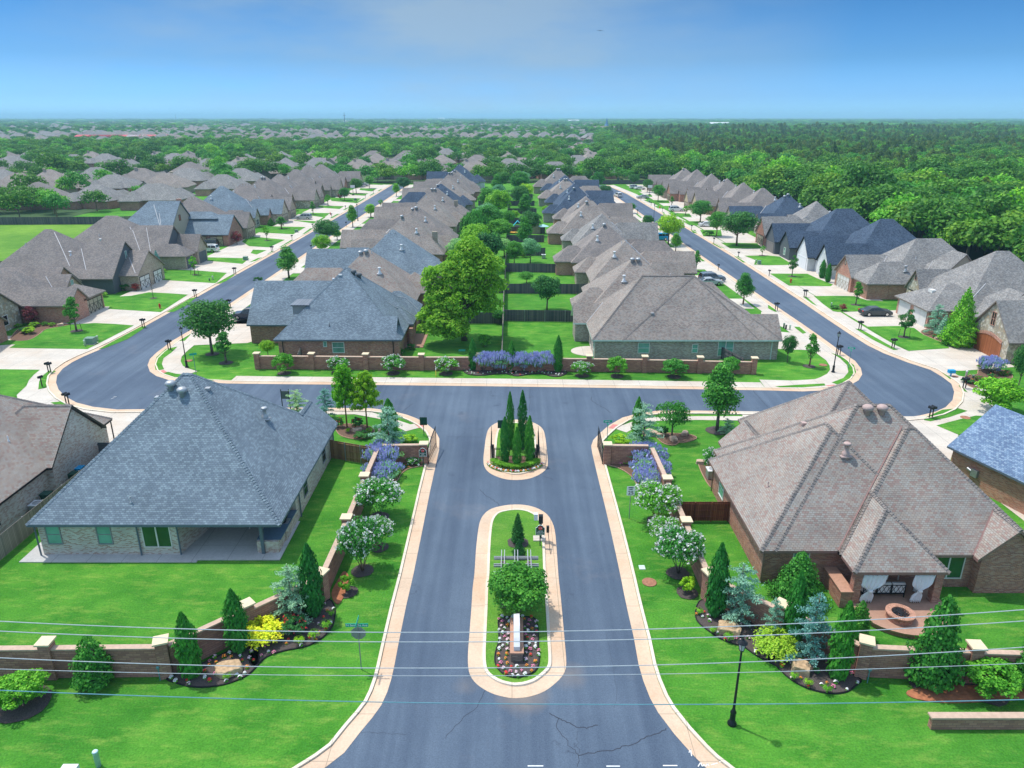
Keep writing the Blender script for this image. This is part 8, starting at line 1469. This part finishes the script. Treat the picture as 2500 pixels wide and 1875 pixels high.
print('houses', len(HS), 'trees', len(TR), 'mass', len(pts))
scatter('woodland', pts, SRC, 'mass of distant woods and street trees reaching to the horizon', 'woods')
# undergrowth keeps the wood floor dark green
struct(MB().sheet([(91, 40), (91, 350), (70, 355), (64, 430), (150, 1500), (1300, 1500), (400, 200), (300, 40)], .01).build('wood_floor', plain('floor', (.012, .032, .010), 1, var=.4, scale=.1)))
# --- far landmarks
def zland(px, py): return P(px, py)
def shed(px, py, w, d, h, mat, label, name='building', rmat=None, a=0):
    x, y = P(px, py); t = empty(name, (x, y, 0), label, 'building'); MB().cb(x, y, 0, w, d, h, a).build('wall', mat, t); m = MB(); add_roof(m, B(x - w / 2 - 1, y - d / 2 - 1, x + w / 2 + 1, y + d / 2 + 1, 'X', 'gg', k=.25, ze=h)); m.build('roof', rmat or mat, t); return t
for k, (px, w, mt_, lb) in enumerate(((225, 34, 'roof_red', 'left red roof of the far school'), (262, 40, 'roof_red', 'middle red roof of the far school'), (303, 46, 'roof_red', 'long red roof of the far school'), (335, 18, 'roof_white', 'white roof at the right end of the red roofs'), (372, 40, 'roof_red', 'thin red roof furthest right beyond the school'))): shed(px, 345, w, 14, 6, 'brick_red', lb, rmat=mt_)
for px, py, w, d, h, lb in ((1400, 299, 55, 30, 9, 'long white shed near the horizon'), (1515, 296, 45, 25, 7, 'small white shed near the horizon'), (1595, 302, 42, 25, 7, 'white shed left of the wood horizon'), (1755, 308, 62, 30, 8, 'wide white shed above the wood'), (1078, 291, 70, 40, 9, 'tiny white block on the skyline'), (845, 300, 45, 25, 7, 'tiny white shed left of the mast line')): shed(px, py, w, d, h, 'roof_white', lb, rmat='roof_white')
shed(1528, 333, 26, 14, 8, 'stucco_tan', 'small red and white topped building before the church', rmat='roof_white')
x, y = P(1475, 330); t = empty('church', (x, y, 0), 'large brown roofed church with a pointed blue steeple', 'church')
MB().cb(x, y, 0, 36, 18, 6).build('wall', 'brick_tan', t); m = MB(); add_roof(m, B(x - 19, y - 10, x + 19, y + 10, 'X', 'gg', k=.85, ze=6)); add_roof(m, B(x - 15, y - 17, x - 3, y, 'Y', 'gh', k=.9, ze=5)); add_roof(m, B(x + 6, y - 16, x + 18, y, 'Y', 'gh', k=.9, ze=5.1)); m.build('roof', 'shingle_brown', t)
MB().cb(x + 4, y + 4, 0, 6, 6, 15).build('tower', 'brick_tan', t); MB().lathe((x + 4, y + 4, 15), [(4, 0), (2.4, 3), (.3, 12)], 8).build('steeple', 'steeple_blue', t); MB().cb(x - 48, y - 20, 0, 24, 12, 5).build('wing_wall', 'brick_tan', t); m = MB(); add_roof(m, B(x - 61, y - 27, x - 35, y - 13, 'X', 'gg', k=.7, ze=5)); m.build('wing_roof', 'shingle_brown', t)
for px, top, lb in ((842, 274.5, 'thin lattice radio mast on the horizon'),):
    x, y = P(px, 302); h = CH + ((-SP + (937.5 - top) / F * CP) / (CP + (937.5 - top) / F * SP)) * y; t = empty('radio_mast', (x, y, 0), lb, 'mast'); MB().cyl((x, y, 0), (x, y, h), 2.2, 1.0, 5).build('mast', 'siding_dark', t); MB().cyl((x - 6, y, h * .72), (x + 6, y, h * .72), .8, n=5).build('antenna', 'siding_dark', t)
x, y = P(430, 295); t = empty('radio_mast', (x, y, 0), 'faint thin mast far left on the horizon', 'mast'); MB().cyl((x, y, 0), (x, y, 45), 1.6, .8, 5).build('mast', 'siding_dark', t)
# open fields far off
fd = MB()
for q in (((1360, 305), (1430, 303), (1425, 313), (1355, 314)), ((1500, 299), (1640, 300), (1560, 308), (1480, 306)), ((2030, 316), (2080, 316), (2140, 320), (2060, 322)), ((2220, 312), (2320, 313), (2330, 317), (2230, 316)), ((350, 345), (450, 343), (460, 352), (370, 354)), ((1270, 300), (1320, 300), (1310, 306), (1262, 306))): fd.sheet([P(*p) for p in q], .3)
struct(fd.build('distant_field', 'field_grass'))
# faint low swell on the skyline
rg = MB(); n = 160; vs = []
for k in range(n + 1): a = R(20 + 140 * k / n); r = 21000; h = 22 + 24 * noise.noise(Vector((k * .09, 1.7, 0))) + 10 * noise.noise(Vector((k * .5, 5, 0))); vs += [(math.cos(a) * r, math.sin(a) * r, -1), (math.cos(a) * r * 1.12, math.sin(a) * r * 1.12, max(2, h)), (math.cos(a) * r * 1.5, math.sin(a) * r * 1.5, -1)]
rg.add(vs, [(3 * k + j, 3 * k + 3 + j, 3 * k + 4 + j, 3 * k + 1 + j) for k in range(n) for j in (0, 1)]); struct(rg.build('hills', 'far_ground', smooth=True))
# --- air
HZ = MB().box(-50000, -4000, -2.5, 50000, 42000, 74).build('haze', None, uv=False); hm = bpy.data.materials.new('haze'); hm.use_nodes = True; hm.node_tree.nodes.clear()
pv_ = hm.node_tree.nodes.new('ShaderNodeVolumePrincipled'); pv_.inputs['Color'].default_value = (.45, .76, 1.0, 1); pv_.inputs['Density'].default_value = .000155; pv_.inputs['Anisotropy'].default_value = 0; ho = hm.node_tree.nodes.new('ShaderNodeOutputMaterial'); hm.node_tree.links.new(pv_.outputs[0], ho.inputs['Volume']); HZ.data.materials.append(hm); tag(HZ, 'pale blue summer haze towards the horizon', 'haze', kind='stuff')
# prototypes never placed are removed
for p in list(PR.values()) + FP + FT + [h for h, _, _ in FARP] + [M1, M2, HY, LP] + list(CARS.values()):
    if not p.get('used'):
        def rm_(o):
            for c in KIDS.get(o.name, []): rm_(c)
            bpy.data.objects.remove(o)
        rm_(p)
for o in bpy.data.objects:
    for k in ('used', 'dims', 'blocks'):
        if k in o: del o[k]
